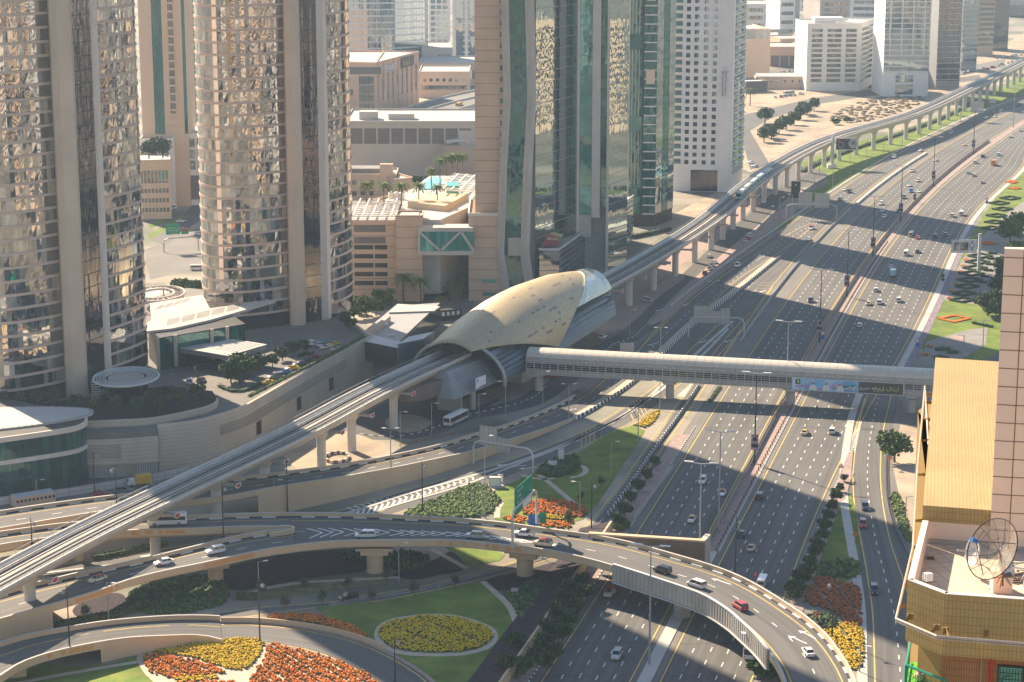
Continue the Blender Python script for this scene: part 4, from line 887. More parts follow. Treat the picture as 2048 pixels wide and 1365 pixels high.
def sky_tower(name, label, frontA, pier, recess, fin2, frontB, back, zt, fh=3.95):
 c = frontA[len(frontA) // 2]; root = thing(name, label, 'tower', (c[0], c[1], PZ))
 A = resample(crom(V2(frontA), 6), 1.5); B = resample(crom(V2(frontB), 6), 1.5)
 curtain(root, A, PZ + 5, zt, fh, .8); curtain(root, B, PZ + 5, zt, fh, .8)
 mb = MB(); panes(mb, V2(recess), PZ, zt, 1.2, .02); mb.build('recess_glazing', 'glD', root)
 mb = MB()
 for z in np.arange(PZ + fh, zt, fh): mb.obox(recess[0], recess[-1], .25, z, z + .18)
 mb.build('recess_mullion', 'dark', root)
 mb = MB(); mb.prism(pier, PZ, zt); mb.build('pier', 'pier_tan', root)
 mb = MB(); mb.prism(fin2, PZ, zt); mb.build('pier', 'band_lt', root)
 mb = MB(); mb.prism([(p[0], p[1]) for p in list(A)] + [(p[0], p[1]) for p in list(B)] + list(back), PZ, PZ + 4.9); panes(mb, lift(A, 0), PZ, PZ + 4.6, 1.4, .01, 1); mb.build('base_storey', ['glD', 'glD'], root)
 ins_ = [(p[0], p[1]) for p in off(A, -.6)] + [(p[0], p[1]) for p in off(B, -.6)] + list(back)
 mb = MB(); mb.prism(ins_, PZ + 5, zt + 2); mb.build('core', 'band', root)
 return root
T1A = [(-172,622),(-165,611),(-158,602),(-152,595.5),(-147,592.3),(-143,593),(-139,596),(-134,601),(-130,606)]
T1B = [(-121.3,620),(-119,624.5),(-116.5,630),(-114.3,636),(-113,641),(-113.6,645),(-116,648)]
sky_tower('hotel_tower', 'tall curved hotel tower at the far left with stone bands and dark glass slot', T1A, [(-131.5,606.5),(-129.8,601.5),(-127.6,600.6),(-124.2,602.2),(-124.5,606.5),(-128,610)], [(-125.2,606),(-121.4,616.5)], [(-122.8,616.2),(-120.6,617.0),(-120,620.2),(-123,620)], T1B, [(-125,655),(-150,645),(-176,632)], 232)
T2A = [(-104,722),(-105.3,714),(-104.6,706),(-101.5,700),(-97,697),(-91,697.2),(-85,699.8),(-79,704),(-74.8,707.6)]
T2B = [(-62.2,717),(-59.6,722),(-57.4,728.5),(-56.2,736),(-57,743),(-60,748)]
sky_tower('hotel_tower', 'curved hotel tower right of the first, rising behind the entrance canopy', T2A, [(-76,708),(-74.9,704.2),(-72.9,703.6),(-70.3,704.6),(-70.2,708.5),(-73,711)], [(-70.8,708.6),(-64.6,714)], [(-65.4,713.4),(-63.0,713.6),(-62.2,717),(-65,717)], T2B, [(-66,756),(-90,750),(-102,735)], 238)
pod = thing('hotel_podium', 'curved cream stone podium wall with louvre strips and square openings under the hotel towers', 'podium', tuple(G(500, 830)))
WO = resample(crom([G(u, v, 14) for u, v in [(742.8,674),(649,722),(593,754.5),(512,801),(480,817),(400,841),(316,852)]], 8), 2.0)
WL = resample(crom([G(u, v, 11.5) for u, v in [(316,873),(240,878.5),(174,881),(100,882),(0,881)]], 6), 2.0)
M['stone'] = mat('cream_stone', (.50, .43, .35), .8, .08, .15);
def stonemat():
 m = M['stone']; t = m.node_tree; b = t.nodes['Principled BSDF']; L = t.links.new; tc = nd(t, 'ShaderNodeTexCoord'); sx = nd(t, 'ShaderNodeSeparateXYZ'); L(tc.outputs['Object'], sx.inputs[0])
 mm = nd(t, 'ShaderNodeMath', operation='PINGPONG'); mm.inputs[1].default_value = .55; L(sx.outputs[2], mm.inputs[0]); g = nd(t, 'ShaderNodeMath', operation='GREATER_THAN'); g.inputs[1].default_value = .05; L(mm.outputs[0], g.inputs[0])
 mx = nd(t, 'ShaderNodeMix', data_type='RGBA', blend_type='MULTIPLY'); mx.inputs[0].default_value = 1; src = b.inputs['Base Color'].links[0].from_socket; L(src, mx.inputs[6])
 mr = nd(t, 'ShaderNodeMapRange'); mr.inputs[3].default_value = .62; L(g.outputs[0], mr.inputs[0]); L(mr.outputs[0], mx.inputs[7]); L(mx.outputs[2], b.inputs['Base Color'])
stonemat()
def wall(path, z0, z1, th, m, nm, par):
 mb = MB(); P = [Vector((p.x, p.y, 0)) for p in path]; mb.sweep(P, [(0, z0), (-th, z0), (-th, z1), (0, z1)]); return mb.build(nm, m, par)
WOr = WO[::-1]; WLr = WL[::-1]
wall(WOr, 0, 14.2, .8, 'stone', 'outer_wall', pod); wall(WLr, 4.2, 11.5, .8, 'stone', 'outer_wall', pod)
wall(off(WLr, -2.2), 0, 4.4, .5, 'conc', 'recessed_wall', pod)
mb = MB(); q = [G(742.8, 674, 14), G(708, 648, 14) ]; mb.obox(q[0], q[1], .8, 0, 14.2); mb.build('end_wall', 'stone', pod)
mb = MB(); P = [(p.x, p.y) for p in off(WO, .6)] + [(p.x, p.y) for p in off(WL, .6)] + [(-175, 600), (-180, 660), (-120, 770), (-60, 742)] + [(G(708, 648, 13).x, G(708, 648, 13).y)]
mb.prism(P, 10, PZ - .02); mb.build('deck', mat('podium_paving', (.16, .15, .14), .85, .12, .2), pod)
mb = MB()
for (a_, b_, zz) in ((.18, .86, (8.0, 10.9)),):
 seg = off(WOr[int(a_ * len(WOr)):int(b_ * len(WOr))], .06)
 mb.strip(lift(seg, zz[0]), lift(seg, zz[1]), uv=False)
seg = off(WLr[int(.45 * len(WLr)):int(.80 * len(WLr))], .06); mb.strip(lift([Vector((p.x, p.y, 0)) for p in seg], 6.0), lift([Vector((p.x, p.y, 0)) for p in seg], 10.0), uv=False)
for i in range(len(mb.v)): pass
lo = MB()
def flat(P): return [Vector((p.x, p.y, 0)) for p in P]
seg = flat(off(WOr[int(.16 * len(WOr)):int(.86 * len(WOr))], .06)); lo.strip(lift(seg, 8.0), lift(seg, 10.9), uv=False)
seg2 = flat(off(WLr[int(.45 * len(WLr)):int(.80 * len(WLr))], .06)); lo.strip(lift(seg2, 6.0), lift(seg2, 10.0), uv=False); lo.build('louvre_recess', 'conc_dk', pod)
lo = MB()
for k in range(9): lo.sweep(lift(off(seg, .1), 8.05 + k * .33), [(0, 0), (0, .17), (.12, .17), (.12, 0)])
for k in range(10): lo.sweep(lift(off(seg2, .1), 6.1 + k * .4), [(0, 0), (0, .2), (.12, .2), (.12, 0)])
lo.build('louvre_blade', 'stone', pod)
for (u0, u1, v0, v1) in ((505, 530, 851, 884), (588, 605, 808, 839), (656, 671, 768, 797)):
 pm_ = min(WOr, key=lambda p: abs(PX((p.x, p.y, 4.5))[0] - (u0 + u1) / 2)); i = WOr.index(pm_); h = heading(WOr, i); d = Vector((math.cos(h), math.sin(h), 0)); n_ = Vector((d.y, -d.x, 0))
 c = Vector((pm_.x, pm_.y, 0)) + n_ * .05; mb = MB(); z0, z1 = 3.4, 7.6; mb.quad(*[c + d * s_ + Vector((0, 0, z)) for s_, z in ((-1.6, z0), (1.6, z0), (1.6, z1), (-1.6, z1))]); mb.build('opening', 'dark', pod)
 mb = MB(); mb.box((c.x + d.x * 1.9, c.y + d.y * 1.9, 5.5), (.5, .5, 4.6), h); mb.box((c.x, c.y, 7.75), (4.2, .5, .35), h); mb.build('opening_frame', 'band', pod)
for (u, w_) in ((202, 3.2), (294, 3.2)):
 pm_ = min(WLr, key=lambda p: abs(PX((p.x, p.y, 2))[0] - u)); i = WLr.index(pm_); h = heading(WLr, i); d = Vector((math.cos(h), math.sin(h), 0)); n_ = Vector((d.y, -d.x, 0)); c = flat([pm_])[0] - n_ * 2.15
 mb = MB(); mb.box((c.x, c.y, 1.7), (3.4, .12, 3.3), h); db = mb.build('door', 'ltgrey', pod); mb = MB()
 for k in range(5):
  q = c + d * (-1.3 + .65 * k) + n_ * .1; mb.box((q.x, q.y, 1.7), (.3, .06, 3.0), h)
 mb.build('door_panel', 'grey', db)
mb = MB()
for u in (385, 412, 440, 470):
 p = G(u, 930 - (u - 385) * .25); mb.lathe((p.x, p.y, 0), [(.7, 0), (.7, 9)], 12)
mb.build('column', 'conc_lt', pod)
ip = pxl([(437,796),(430,806),(400,817),(312,835),(240,840),(174,843),(100,845)], 15, n=40); ipf = flat(ip)
mb = MB(); mb.sweep(ipf[::-1], [(0, 9), (-.5, 9), (-.5, 15), (0, 15)]); mb.build('planter_wall', 'stone', pod)
mb = MB(); P = [(p.x, p.y) for p in off(ip, .4)] + [(-150, 585), (-128, 596), (G(330, 775, 14).x, G(330, 775, 14).y), (G(425, 785, 14).x, G(425, 785, 14).y)]; mb.prism(P, 12, 14.4); mb.build('planter_soil', 'soil', pod)
lob = thing('hotel_entrance', 'glazed hotel lobby between the towers under a white leaf shaped canopy', 'building', tuple(G(420, 700, PZ)))
zc = 24.0
top = [G(u, v, zc) for u, v in [(252,674),(300,662),(345,657),(420,640),(490,620),(552,601),(500,606),(420,617),(405,590),(300,607),(303,640)]]
mb = MB(); mb.prism(top, zc - .7, zc); mb.build('canopy_roof', 'conc_lt', lob)
mb = MB()
for i in range(5):
 t0, t1 = i / 5 + .015, (i + 1) / 5 - .015; f = lambda t, o_: G(330 + 150 * t + o_ * 3, 652 - 34 * t - o_ * 12, zc + .03)
 mb.quad(f(t0, 0), f(t1, 0), f(t1, 1), f(t0, 1))
for i in range(4):
 t0, t1 = i / 4 + .02, (i + 1) / 4 - .02; f = lambda t, o_: G(306 + 70 * t + o_ * 10, 622 - 19 * t - o_ * 9, zc + .03)
 mb.quad(f(t0, 0), f(t1, 0), f(t1, 1), f(t0, 1))
mb.build('roof_louvre', 'conc_dk', lob)
mb = MB()
for i in range(7):
 t = i / 7; a, b = G(322 + 165 * t, 672 - 40 * t, zc - 2.2), G(322 + 165 * (t + .125), 672 - 40 * (t + .125), zc - 2.2); c_, d_ = b + Vector((-1.5, 1.2, 1.9)), a + Vector((-1.5, 1.2, 1.9)); mb.quad(a, b, c_, d_)
mb.build('sunshade', 'ltgrey', lob)
mb = MB(); a, b = G(318, 742, PZ), G(490, 712, PZ); panes(mb, [flat([a])[0], flat([b])[0]], PZ, zc - 1, 2.2, .01); mb.build('lobby_glazing', 'glT', lob)
mb = MB(); mb.prism([a + Vector((.3, .8, 0)), b + Vector((.3, .8, 0)), b + Vector((-8, 20, 0)), a + Vector((-6, 18, 0))], PZ, zc - .8); mb.build('lobby_core', 'dark', lob)
mb = MB()
for t in (0, .2, .62, .8): p = a.lerp(b, t) + Vector((0, -.4, 0)); mb.box((p.x, p.y, (PZ + zc) / 2), (1.0, .8, zc - PZ - 1))
mb.build('lobby_column', 'band', lob)
pc = thing('entrance_porch', 'dark square porch with a slatted pale roof in front of the lobby', 'porch', tuple(G(440, 740, PZ)))
q = [G(355, 696, 19), G(432, 674, 19), G(534, 690, 19), G(456, 713, 19)]; mb = MB(); mb.prism(q, 17.6, 19); mb.build('roof', 'conc_dk', pc); mb = MB(); mb.prism(q, 19, 19.15); mb.build('roof_sheet', 'conc_lt', pc)
mb = MB()
for i in range(9):
 t = .3 + .07 * i; a, b = q[0].lerp(q[3], t + .04), q[1].lerp(q[2], t + .04)
 for s_ in np.arange(.25, .95, .12): p0, p1 = a.lerp(b, s_), a.lerp(b, s_ + .1); mb.obox(p0, p1, .28, 19.16, 19.3)
mb.build('roof_slat', 'wht', pc)
mb = MB()
for t, s_ in ((.05, .08), (.05, .9), (.9, .08), (.9, .9), (.5, .9)):
 p = q[0].lerp(q[1], t).lerp(q[3].lerp(q[2], t), s_); mb.box((p.x, p.y, 15.3), (.9, .9, 4.7))
mb.build('column', 'dark', pc)
mb = MB(); a, b = q[0].lerp(q[3], .15), q[1].lerp(q[2], .15); mb.obox(a.lerp(b, .1), a.lerp(b, .9), .2, PZ, 17.6); mb.build('glazing', 'glD', pc)
kc = G(252, 753, 20.5); ko = thing('garden_kiosk', 'round glazed kiosk with a flat roof of concentric rings beside the far left tower', 'kiosk', (kc.x, kc.y, PZ))
mb = MB(); rx, ry = 9.3, 12.0
def ell(r, t): return Vector((kc.x + rx * r * math.cos(t), kc.y + ry * r * math.sin(t), 20.3))
for r in (1.0, .90, .81, .72, .64): mb.tube([ell(r, R(10) * k) for k in range(37)], .34 if r == 1 else .15, 6)
for k in range(40): t = R(9) * k; mb.tube([ell(.62, t), ell(1, t)], .07, 4)
mb.build('roof_ring', 'ltgrey', ko)
mb = MB(); mb.prism([ell(.56, R(10) * k) for k in range(36)], 20.0, 20.35); mb.build('roof_disc', 'conc', ko)
mb = MB(); panes(mb, [flat([ell(.66, -R(10) * k)])[0] for k in range(37)][::-1], PZ, 20, 1.4, .01); mb.build('glazing', 'glD', ko)
mb = MB()
for k in range(8): p = ell(.95, R(185 + 4 * k));
for z in np.arange(PZ, 20, .7): p = ell(.93, R(192)); mb.box((p.x, p.y, z), (2.6, 1.2, .12))
mb.build('lattice', 'ltgrey', ko)
pg = thing('round_pergola', 'flat round pergola ring behind the lobby canopy between the towers', 'pergola', tuple(G(310, 592, 16)))
mb = MB(); c = G(315, 588, 17)
for r in (1.0, .62): mb.tube([(c.x + 9.5 * r * math.cos(R(10) * k), c.y + 14 * r * math.sin(R(10) * k), 17) for k in range(37)], .45, 6)
for k in range(24): t = R(15) * k; mb.tube([(c.x + 9.5 * q * math.cos(t), c.y + 14 * q * math.sin(t), 17) for q in (.62, 1)], .2, 4)
mb.build('ring', 'conc_lt', pg); mb = MB()
for k in range(8): t = R(45) * k; p = (c.x + 9 * math.cos(t), c.y + 13 * math.sin(t)); mb.box((p[0], p[1], 8.5), (.5, .5, 17))
mb.build('post', 'conc_lt', pg)
hall = thing('glass_hall', 'low glass hall with a rounded white roof in the lower left, beside the podium doors', 'building', tuple(G(90, 985)))
gp = resample(crom([G(u, v) for u, v in [(-60,1011),(0,1001),(90,987),(150,976),(172,967),(178,958),(176,946)]], 8), 1.5); gpf = flat(gp)
mb = MB(); panes(mb, gpf, .2, 9.6, 1.7, .012); panes(mb, gpf, 10.8, 15.8, 1.7, .012); mb.build('glazing', 'glT', hall)
mb = MB()
for a in resample(gpf, 1.7): mb.box((a.x, a.y - .02, 8), (.1, .16, 15.6))
mb.build('mullion', 'dark', hall)
mb = MB(); mb.sweep(gpf, [(.35, 9.6), (-.3, 9.6), (-.3, 10.8), (.35, 10.8)]); mb.sweep(gpf, [(.35, 15.8), (-.3, 15.8), (-.3, 17.2), (.35, 17.2)]); mb.build('floor_band', 'band_lt', hall)
rp = [G(u, v, 17.6) for u, v in [(-80,868),(0,859),(60,852),(110,845),(150,838),(178,831),(187,825),(182,819),(160,816),(100,814),(0,815),(-80,817)]]
mb = MB(); mb.prism(crom(rp, 5, True), 17.25, 17.7); mb.build('roof', 'conc_lt', hall)
mb = MB(); R2 = crom(rp, 8, True); cx = sum((p for p in R2), Vector((0, 0, 0))) / len(R2)
for k in range(0, len(R2), 2):
 a, b = R2[k], R2[(k + 1) % len(R2)]; i_ = lambda p, t: cx.lerp(p, t) + Vector((0, 0, .14)); mb.quad(i_(a, .975), i_(b, .975), i_(b, .93), i_(a, .93))
mb.build('eaves_louvre', 'conc_dk', hall)
mb = MB(); mb.prism([(p.x, p.y) for p in off(gpf, -.5)] + [(-150, 590)], 0, 17.2); mb.build('core', 'dark', hall)
M['tanclad'] = mat('tan_cladding', (.50, .37, .27), .75, .08, .12)
def groove(m, per, dark=.55, w_=.06, ax=2):
 t = m.node_tree; b = t.nodes['Principled BSDF']; L = t.links.new; tc = nd(t, 'ShaderNodeTexCoord'); sx = nd(t, 'ShaderNodeSeparateXYZ'); L(tc.outputs['Object'], sx.inputs[0])
 mm = nd(t, 'ShaderNodeMath', operation='PINGPONG'); mm.inputs[1].default_value = per / 2; L(sx.outputs[ax], mm.inputs[0]); g = nd(t, 'ShaderNodeMath', operation='GREATER_THAN'); g.inputs[1].default_value = w_; L(mm.outputs[0], g.inputs[0])
 mx = nd(t, 'ShaderNodeMix', data_type='RGBA', blend_type='MULTIPLY'); mx.inputs[0].default_value = 1; src = b.inputs['Base Color'].links[0].from_socket; L(src, mx.inputs[6])
 mr = nd(t, 'ShaderNodeMapRange'); mr.inputs[3].default_value = dark; L(g.outputs[0], mr.inputs[0]); L(mr.outputs[0], mx.inputs[7]); L(mx.outputs[2], b.inputs['Base Color'])
groove(M['tanclad'], 4.2, .5, .12); groove(M['tanclad'], 1.4, .86, .03); groove(M['tanclad'], 1.2, .88, .03, 0)
groove(M['conc_lt'], 4.0, .93, .04)
ct = thing('office_tower', 'tall tower behind the station with tan stone side, white fins and mirror glass wedge faces', 'tower', (5, 815, 0))
CZ = 235
mb = MB(); mb.prism([(-14.2, 812), (-3, 812), (-2, 850), (-14.2, 850)], 0, CZ); mb.build('stone_block', 'tanclad', ct)
mb = MB(); zp = ZY(432, 809); mb.prism([(-16.8, 809), (-3.2, 809), (-3.2, 811.9), (-14.3, 811.9), (-14.3, 850), (-16.8, 850)], 0, zp); mb.build('stone_base', 'tanclad', ct)
mb = MB(); mb.prism([(-17.0, 808.8), (-3.2, 808.8), (-3.2, 809.3), (-16.5, 809.3), (-16.5, 850), (-17.0, 850)], zp, zp + 1.1); mb.build('parapet', 'band_lt', ct)
mb = MB(); mb.quad((-11.5, 808.95, ZY(566, 809)), (-6, 808.95, ZY(566, 809)), (-6, 808.95, ZY(558, 809)), (-11.5, 808.95, ZY(558, 809))); mb.quad((-11.5, 808.95, ZY(592, 809)), (-6, 808.95, ZY(592, 809)), (-6, 808.95, ZY(585, 809)), (-11.5, 808.95, ZY(585, 809))); mb.build('strip_window', 'glTl', ct)
wm = MB(); wm.box((0, 0, 0), (1.3, .12, 1.9)); wd = None
for k in range(48):
 z = 48 + k * 4.2
 if z > CZ - 4: break
 if wd is None: o = wm.build('window', 'glT', ct); wd = o.data
 else: o = bpy.data.objects.new('window', wd); COL.objects.link(o); o.parent = ct; o.matrix_parent_inverse = Matrix.Translation(ct.location).inverted()
 o.location = (-4.0, 811.98, z)
zk = [0, ZY(575, 811), ZY(506, 811), ZY(340, 811), ZY(195, 811), ZY(0, 811), CZ]; bx_ = [.6, .4, -1.7, -.6, .9, 0, -.6]
bow = lambda z: float(np.interp(z, zk, bx_))
zl = sorted(set([0.] + list(np.linspace(0, CZ, 40)) + zk))
def bowed(nm, m, x0, x1, y0, y1, panes_=False, dz=None):
 mb = MB()
 for a, b in zip(zl, zl[1:]):
  p = [(x0, y0), (x1, y0), (x1, y1), (x0, y1)]
  for i in range(4):
   j = (i + 1) % 4; (xa, ya_), (xb, yb_) = p[i], p[j]; mb.quad((xa + bow(a), ya_, a), (xb + bow(a), yb_, a), (xb + bow(b), yb_, b), (xa + bow(b), ya_, b))
 return mb.build(nm, m, ct)
bowed('white_fin', 'conc_lt', -4.2, -1.3, 808.2, 813); bowed('white_fin', 'conc_lt', 4.9, 8.4, 808.2, 815)
bowed('fin_edge', 'conc', -3.6, -2.6, 807.6, 808.2); bowed('fin_edge', 'conc', 5.8, 6.7, 807.6, 808.2)
mb = MB()
for a in np.arange(0, CZ, 2.1):
 for x in np.arange(-1.3, 4.9, 1.55): q = [random.uniform(-.015, .015) for _ in range(4)]; mb.quad((x + bow(a), 809.6 + q[0], a), (x + 1.55 + bow(a), 809.6 + q[1], a), (x + 1.55 + bow(a + 2.1), 809.6 + q[2], a + 2.1), (x + bow(a + 2.1), 809.6 + q[3], a + 2.1))
mb.build('strip_glazing', 'glT', ct)
mb = MB(); mb.quad((-1.5, 809.2, ZY(512, 809)), (4.9, 809.2, ZY(512, 809)), (4.9, 809.2, ZY(476, 809)), (-1.5, 809.2, ZY(476, 809))); mb.build('spandrel_panel', 'conc', ct)
def face(nm, a, b, z0, z1, fh, m='glM', bandm='steel', pw=1.5, tilt=.004):
 mb = MB(); P = V2([a, b])
 z = z0
 while z < z1: panes(mb, P, z, min(z1, z + fh - .12), pw, tilt); z += fh
 mb.build(nm, m, ct); mb = MB(); z = z0 + fh
 d = (P[1] - P[0]).normalized(); n = Vector((d.y, -d.x, 0)) * .08
 k = 0
 while z < z1: mb.obox(P[0] + n, P[1] + n, .16, z - .13, z - .0 + (.12 if k % 3 == 0 else 0)); z += fh; k += 1
 mb.build(nm + '_transom', bandm, ct)
face('mirror_face', (9.0, 813), (26.0, 848), 0, CZ, 4.0); face('teal_face', (26.9, 849.5), (32.2, 849), ZY(430, 849), CZ, 4.0, 'glTl', 'grey'); face('dark_face', (35.2, 848), (37.9, 847.6), ZY(415, 848), CZ, 4.0, 'glT', 'dark'); face('mirror_face', (38.8, 847), (47.3, 863.8), 0, CZ, 4.0)
mb = MB(); mb.prism([(32.0, 847), (35.3, 846.4), (35.5, 852), (32, 852)], ZY(430, 848) - 1, CZ); mb.prism([(37.8, 846.4), (38.8, 846.2), (39, 849), (37.9, 849)], 0, CZ); mb.prism([(26, 848.2), (27, 848.2), (27, 852), (26, 852)], 0, CZ); mb.build('corner_pier', 'band_lt', ct)
mb = MB(); mb.prism([(-2, 816), (8.6, 815), (9.6, 814.4), (26.6, 851), (32, 853), (38.6, 852), (39.4, 849.4), (46.8, 865), (46, 900), (0, 900)], 0, CZ + 3); mb.build('core', 'grey', ct)
mb = MB(); mb.prism([(27, 848.4), (32, 848), (32, 856), (27, 856)], ZY(475, 848), ZY(430, 848)); mb.build('spandrel_panel', 'conc_lt', ct)
pd = thing('glazed_podium', 'low mirror glass podium with a diagonal roof terrace at the foot of the tan tower', 'building', (18, 811, 0))
pa, pb, pc_ = Vector((10.6, 809.6, 0)), Vector((18.2, 809.2, 0)), Vector((54.5, 946, 0)); zt_ = 20.0
mb = MB(); mb.prism([pa + Vector((.3, .6, 0)), pb + Vector((-.4, .6, 0)), pc_ + Vector((-.7, 0, 0)), Vector((48, 950, 0)), Vector((11, 830, 0))], 0, zt_ - .2); mb.build('terrace', 'conc', pd)
mb = MB()
for k in range(5): panes(mb, [pa, pb], k * 4 + .15, k * 4 + 3.85, 1.5, .006); panes(mb, [pb, pc_], k * 4 + .15, k * 4 + 3.85, 1.5, .006)
mb.build('glazing', 'glM', pd)
mb = MB(); d = (pc_ - pb).normalized(); n = Vector((d.y, -d.x, 0))
for k in range(9): mb.obox(pa + Vector((0, -.2, 0)), pb + Vector((0, -.2, 0)), .3, .9 + k * 2.2, 1.1 + k * 2.2); mb.obox(pb + n * .2, pc_ + n * .2, .3, .9 + k * 2.2, 1.1 + k * 2.2)
mb.build('louvre_blade', 'steel', pd)
mb = MB(); mb.obox(pa + Vector((-.3, -.1, 0)), pb + Vector((.3, -.1, 0)), .5, zt_, zt_ + .8); mb.obox(pb, pc_, .5, zt_, zt_ + .8); mb.build('parapet', 'ltgrey', pd)
mb = MB();
for k in range(8):
 x0, y0 = 13.0 + k * .02, 816
a = Vector((12.0, 814, zt_ + 1.2));
for (p, q, r, s_) in (((11.5, 813, 21), (17.5, 813.5, 21), (19, 824, 22.6), (14, 824, 24)),): mb.quad(p, q, r, s_)
cnp = mb.build('terrace_awning', mat('awning', (.42, .06, .08), .8, .1, .5), pd); mb = MB(); mb.quad((13.5, 818, 22.6), (18.6, 820, 22), (20.5, 829, 22.8), (15, 828, 24.4)); mb.build('terrace_awning', mat('awning_y', (.55, .43, .18), .8, .1, .5), pd)
mb = MB(); mb.box((27, 862, 22), (4, 6, 4), -.3); mb.box((44, 918, 21.6), (6, 9, 3), -.3); mb.build('terrace_room', 'band', pd)
dt = thing('dark_tower', 'dark teal tower with pale horizontal ledges between the tan tower and the white block', 'tower', (66, 985, 0))
DZ = 215
curtain(dt, V2([(54.5, 986), (60.2, 985.4)]), 6, DZ, 4.0, .15, 'glT', 'dark', 1.4, .1); curtain(dt, V2([(61, 984), (66.8, 983.6)]), 6, DZ, 4.2, .55, 'glT', 'ltgrey', 1.4, .5)
curtain(dt, V2([(66.9, 983.8), (70.4, 991)]), 6, DZ, 4.2, .2, 'glM', 'steel', 1.4, .15); curtain(dt, V2([(70.6, 991.6), (73.4, 997)]), 6, DZ, 4.2, .12, 'glT', 'dark', 1.4, .1); curtain(dt, V2([(73.6, 997.2), (76.8, 1004)]), 6, DZ, 4.2, .2, 'glM', 'steel', 1.4, .15)
mb = MB()
for x in (55.6, 57.2, 58.8): mb.box((x, 985.6, DZ / 2 + 10), (.25, .5, DZ - 20))
mb.build('rib', 'pier_tan', dt)
mb = MB()
for z in (70, 108, 146, 184): mb.box((63.9, 983.5, z), (4.0, .9, 6.5), 0)
mb.build('balcony_bay', 'pier_tan', dt)
mb = MB()
for z in (48, 86, 124, 162): mb.box((57.3, 985.2, z), (6.2, .8, 7))
mb.build('refuge_band', 'glT', dt)
mb = MB(); mb.prism([(54.8, 986.4), (66.6, 984.4), (76.5, 1004.4), (74, 1030), (55, 1030)], 0, DZ + 2); mb.build('core', 'dark', dt)
M['wclad'] = mat('white_cladding', (.80, .76, .73), .7, .05, .15); groove(M['wclad'], 1.95, .86, .05); groove(M['wclad'], 1.9, .9, .05, 0)
wt = thing('white_tower', 'white panelled tower with rows of square windows and a vertical phone number banner', 'tower', (100, 1095, 0))
WZ = 205
mb = MB(); mb.prism([(83.6, 1096), (106.2, 1092.6), (113.2, 1091.6), (122.4, 1122), (92, 1128)], 0, WZ); mb.build('wall', 'wclad', wt)
mb = MB(); mb.prism([(106.4, 1092.2), (113.2, 1091.1), (113.5, 1092), (106.6, 1093)], 0, WZ); mb.build('corner_pier', 'wclad', wt)
fa, fb = Vector((83.6, 1096, 0)), Vector((106.2, 1092.6, 0)); fh_ = math.atan2(fb.y - fa.y, fb.x - fa.x); fn = Vector((math.sin(fh_), -math.cos(fh_), 0))
M['glW'] = glassmat('window_glass', [(.5, (.025, .04, .06)), (.35, (.04, .06, .085)), (.15, (.12, .16, .2))], (.7, .8, .95), .25)
wm = MB(); wm.box((0, 0, 0), (2.1, .16, 2.1)); wd = None; nw = 0
zrow = [ZY(325, 1094) + 3.93 * k for k in range(46)]
inst = lambda nm, me, par, loc, rz: None
def put(nm, me, par, loc, rz=0.0):
 o = bpy.data.objects.new(nm, me); COL.objects.link(o); o.parent = par; o.matrix_parent_inverse = Matrix.Translation(par.location).inverted(); o.location = loc; o.rotation_euler = (0, 0, rz); return o
tw = [(u - 1345) / (1426 - 1345) for u in (1369, 1384, 1401, 1417.7)]
over = MB()
for k, z in enumerate(zrow):
 if z > WZ - 3: break
 for t in tw:
  p = fa.lerp(fb, t) + fn * .02
  if k < 24:
   if wd is None: o = wm.build('window', 'glW', wt); wd = o.data; o.location = (p.x, p.y, z); o.rotation_euler = (0, 0, fh_)
   else: put('window', wd, wt, (p.x, p.y, z), fh_)
  else: over.box((p.x, p.y, z), (2.1, .16, 2.1), fh_)
o = over.build('upper_windows', 'glW', wt); o['kind'] = 'stuff'
bm_ = MB(); bm_.box((0, -.5, -.9), (3.6, 1.2, .25)); bm_.box((0, -1.05, -.4), (3.6, .08, .9), 0, 1); bm_.box((0, .05, .35), (3.4, .2, 2.5), 0, 2); bd_ = bm_.build('balcony', ['wclad', 'glTl', 'glW'], wt); p = fa.lerp(fb, .09); bd_.location = (p.x, p.y, zrow[0]); bd_.rotation_euler = (0, 0, fh_)
for z in zrow[1:40]: put('balcony', bd_.data, wt, (p.x, p.y, z), fh_)
mb = MB(); a, b = fa.lerp(fb, .40), fa.lerp(fb, 1.08); panes(mb, [a + fn * .15, b + fn * .15], .3, ZY(341, 1093), 2.2, .01); mb.build('shopfront', 'glD', wt)
sa, sb = Vector((113.4, 1091.8, 0)), Vector((122.6, 1122, 0)); curtain(wt, [sa.lerp(sb, .12), sb], 9, WZ, 3.93, .5, 'glM', 'wclad', 1.6, .5)
mb = MB(); d = (sb - sa).normalized(); n = Vector((d.y, -d.x, 0))
for z in zrow:
 for t in (.28, .85): c = sa.lerp(sb, t) + n * .6; mb.box((c.x, c.y, z - .5), (4.2, 1.4, 1.1), math.atan2(d.y, d.x))
o = mb.build('side_balconies', 'wclad', wt); o['kind'] = 'stuff'
bn = MB(); c0 = Vector((108.9, 1091.3, 0)); ch = math.atan2(-1.0, 7); zb_, zt2 = ZY(197, 1091), ZY(133, 1091); cv = Vector((math.cos(ch), math.sin(ch), 0)); bn.prism([c0 - cv * 1.75 + Vector((0, .12, 0)), c0 + cv * 1.75 + Vector((0, .12, 0)), c0 + cv * 1.75, c0 - cv * 1.75], zb_, zt2); bo = bn.build('banner', 'wht', wt)
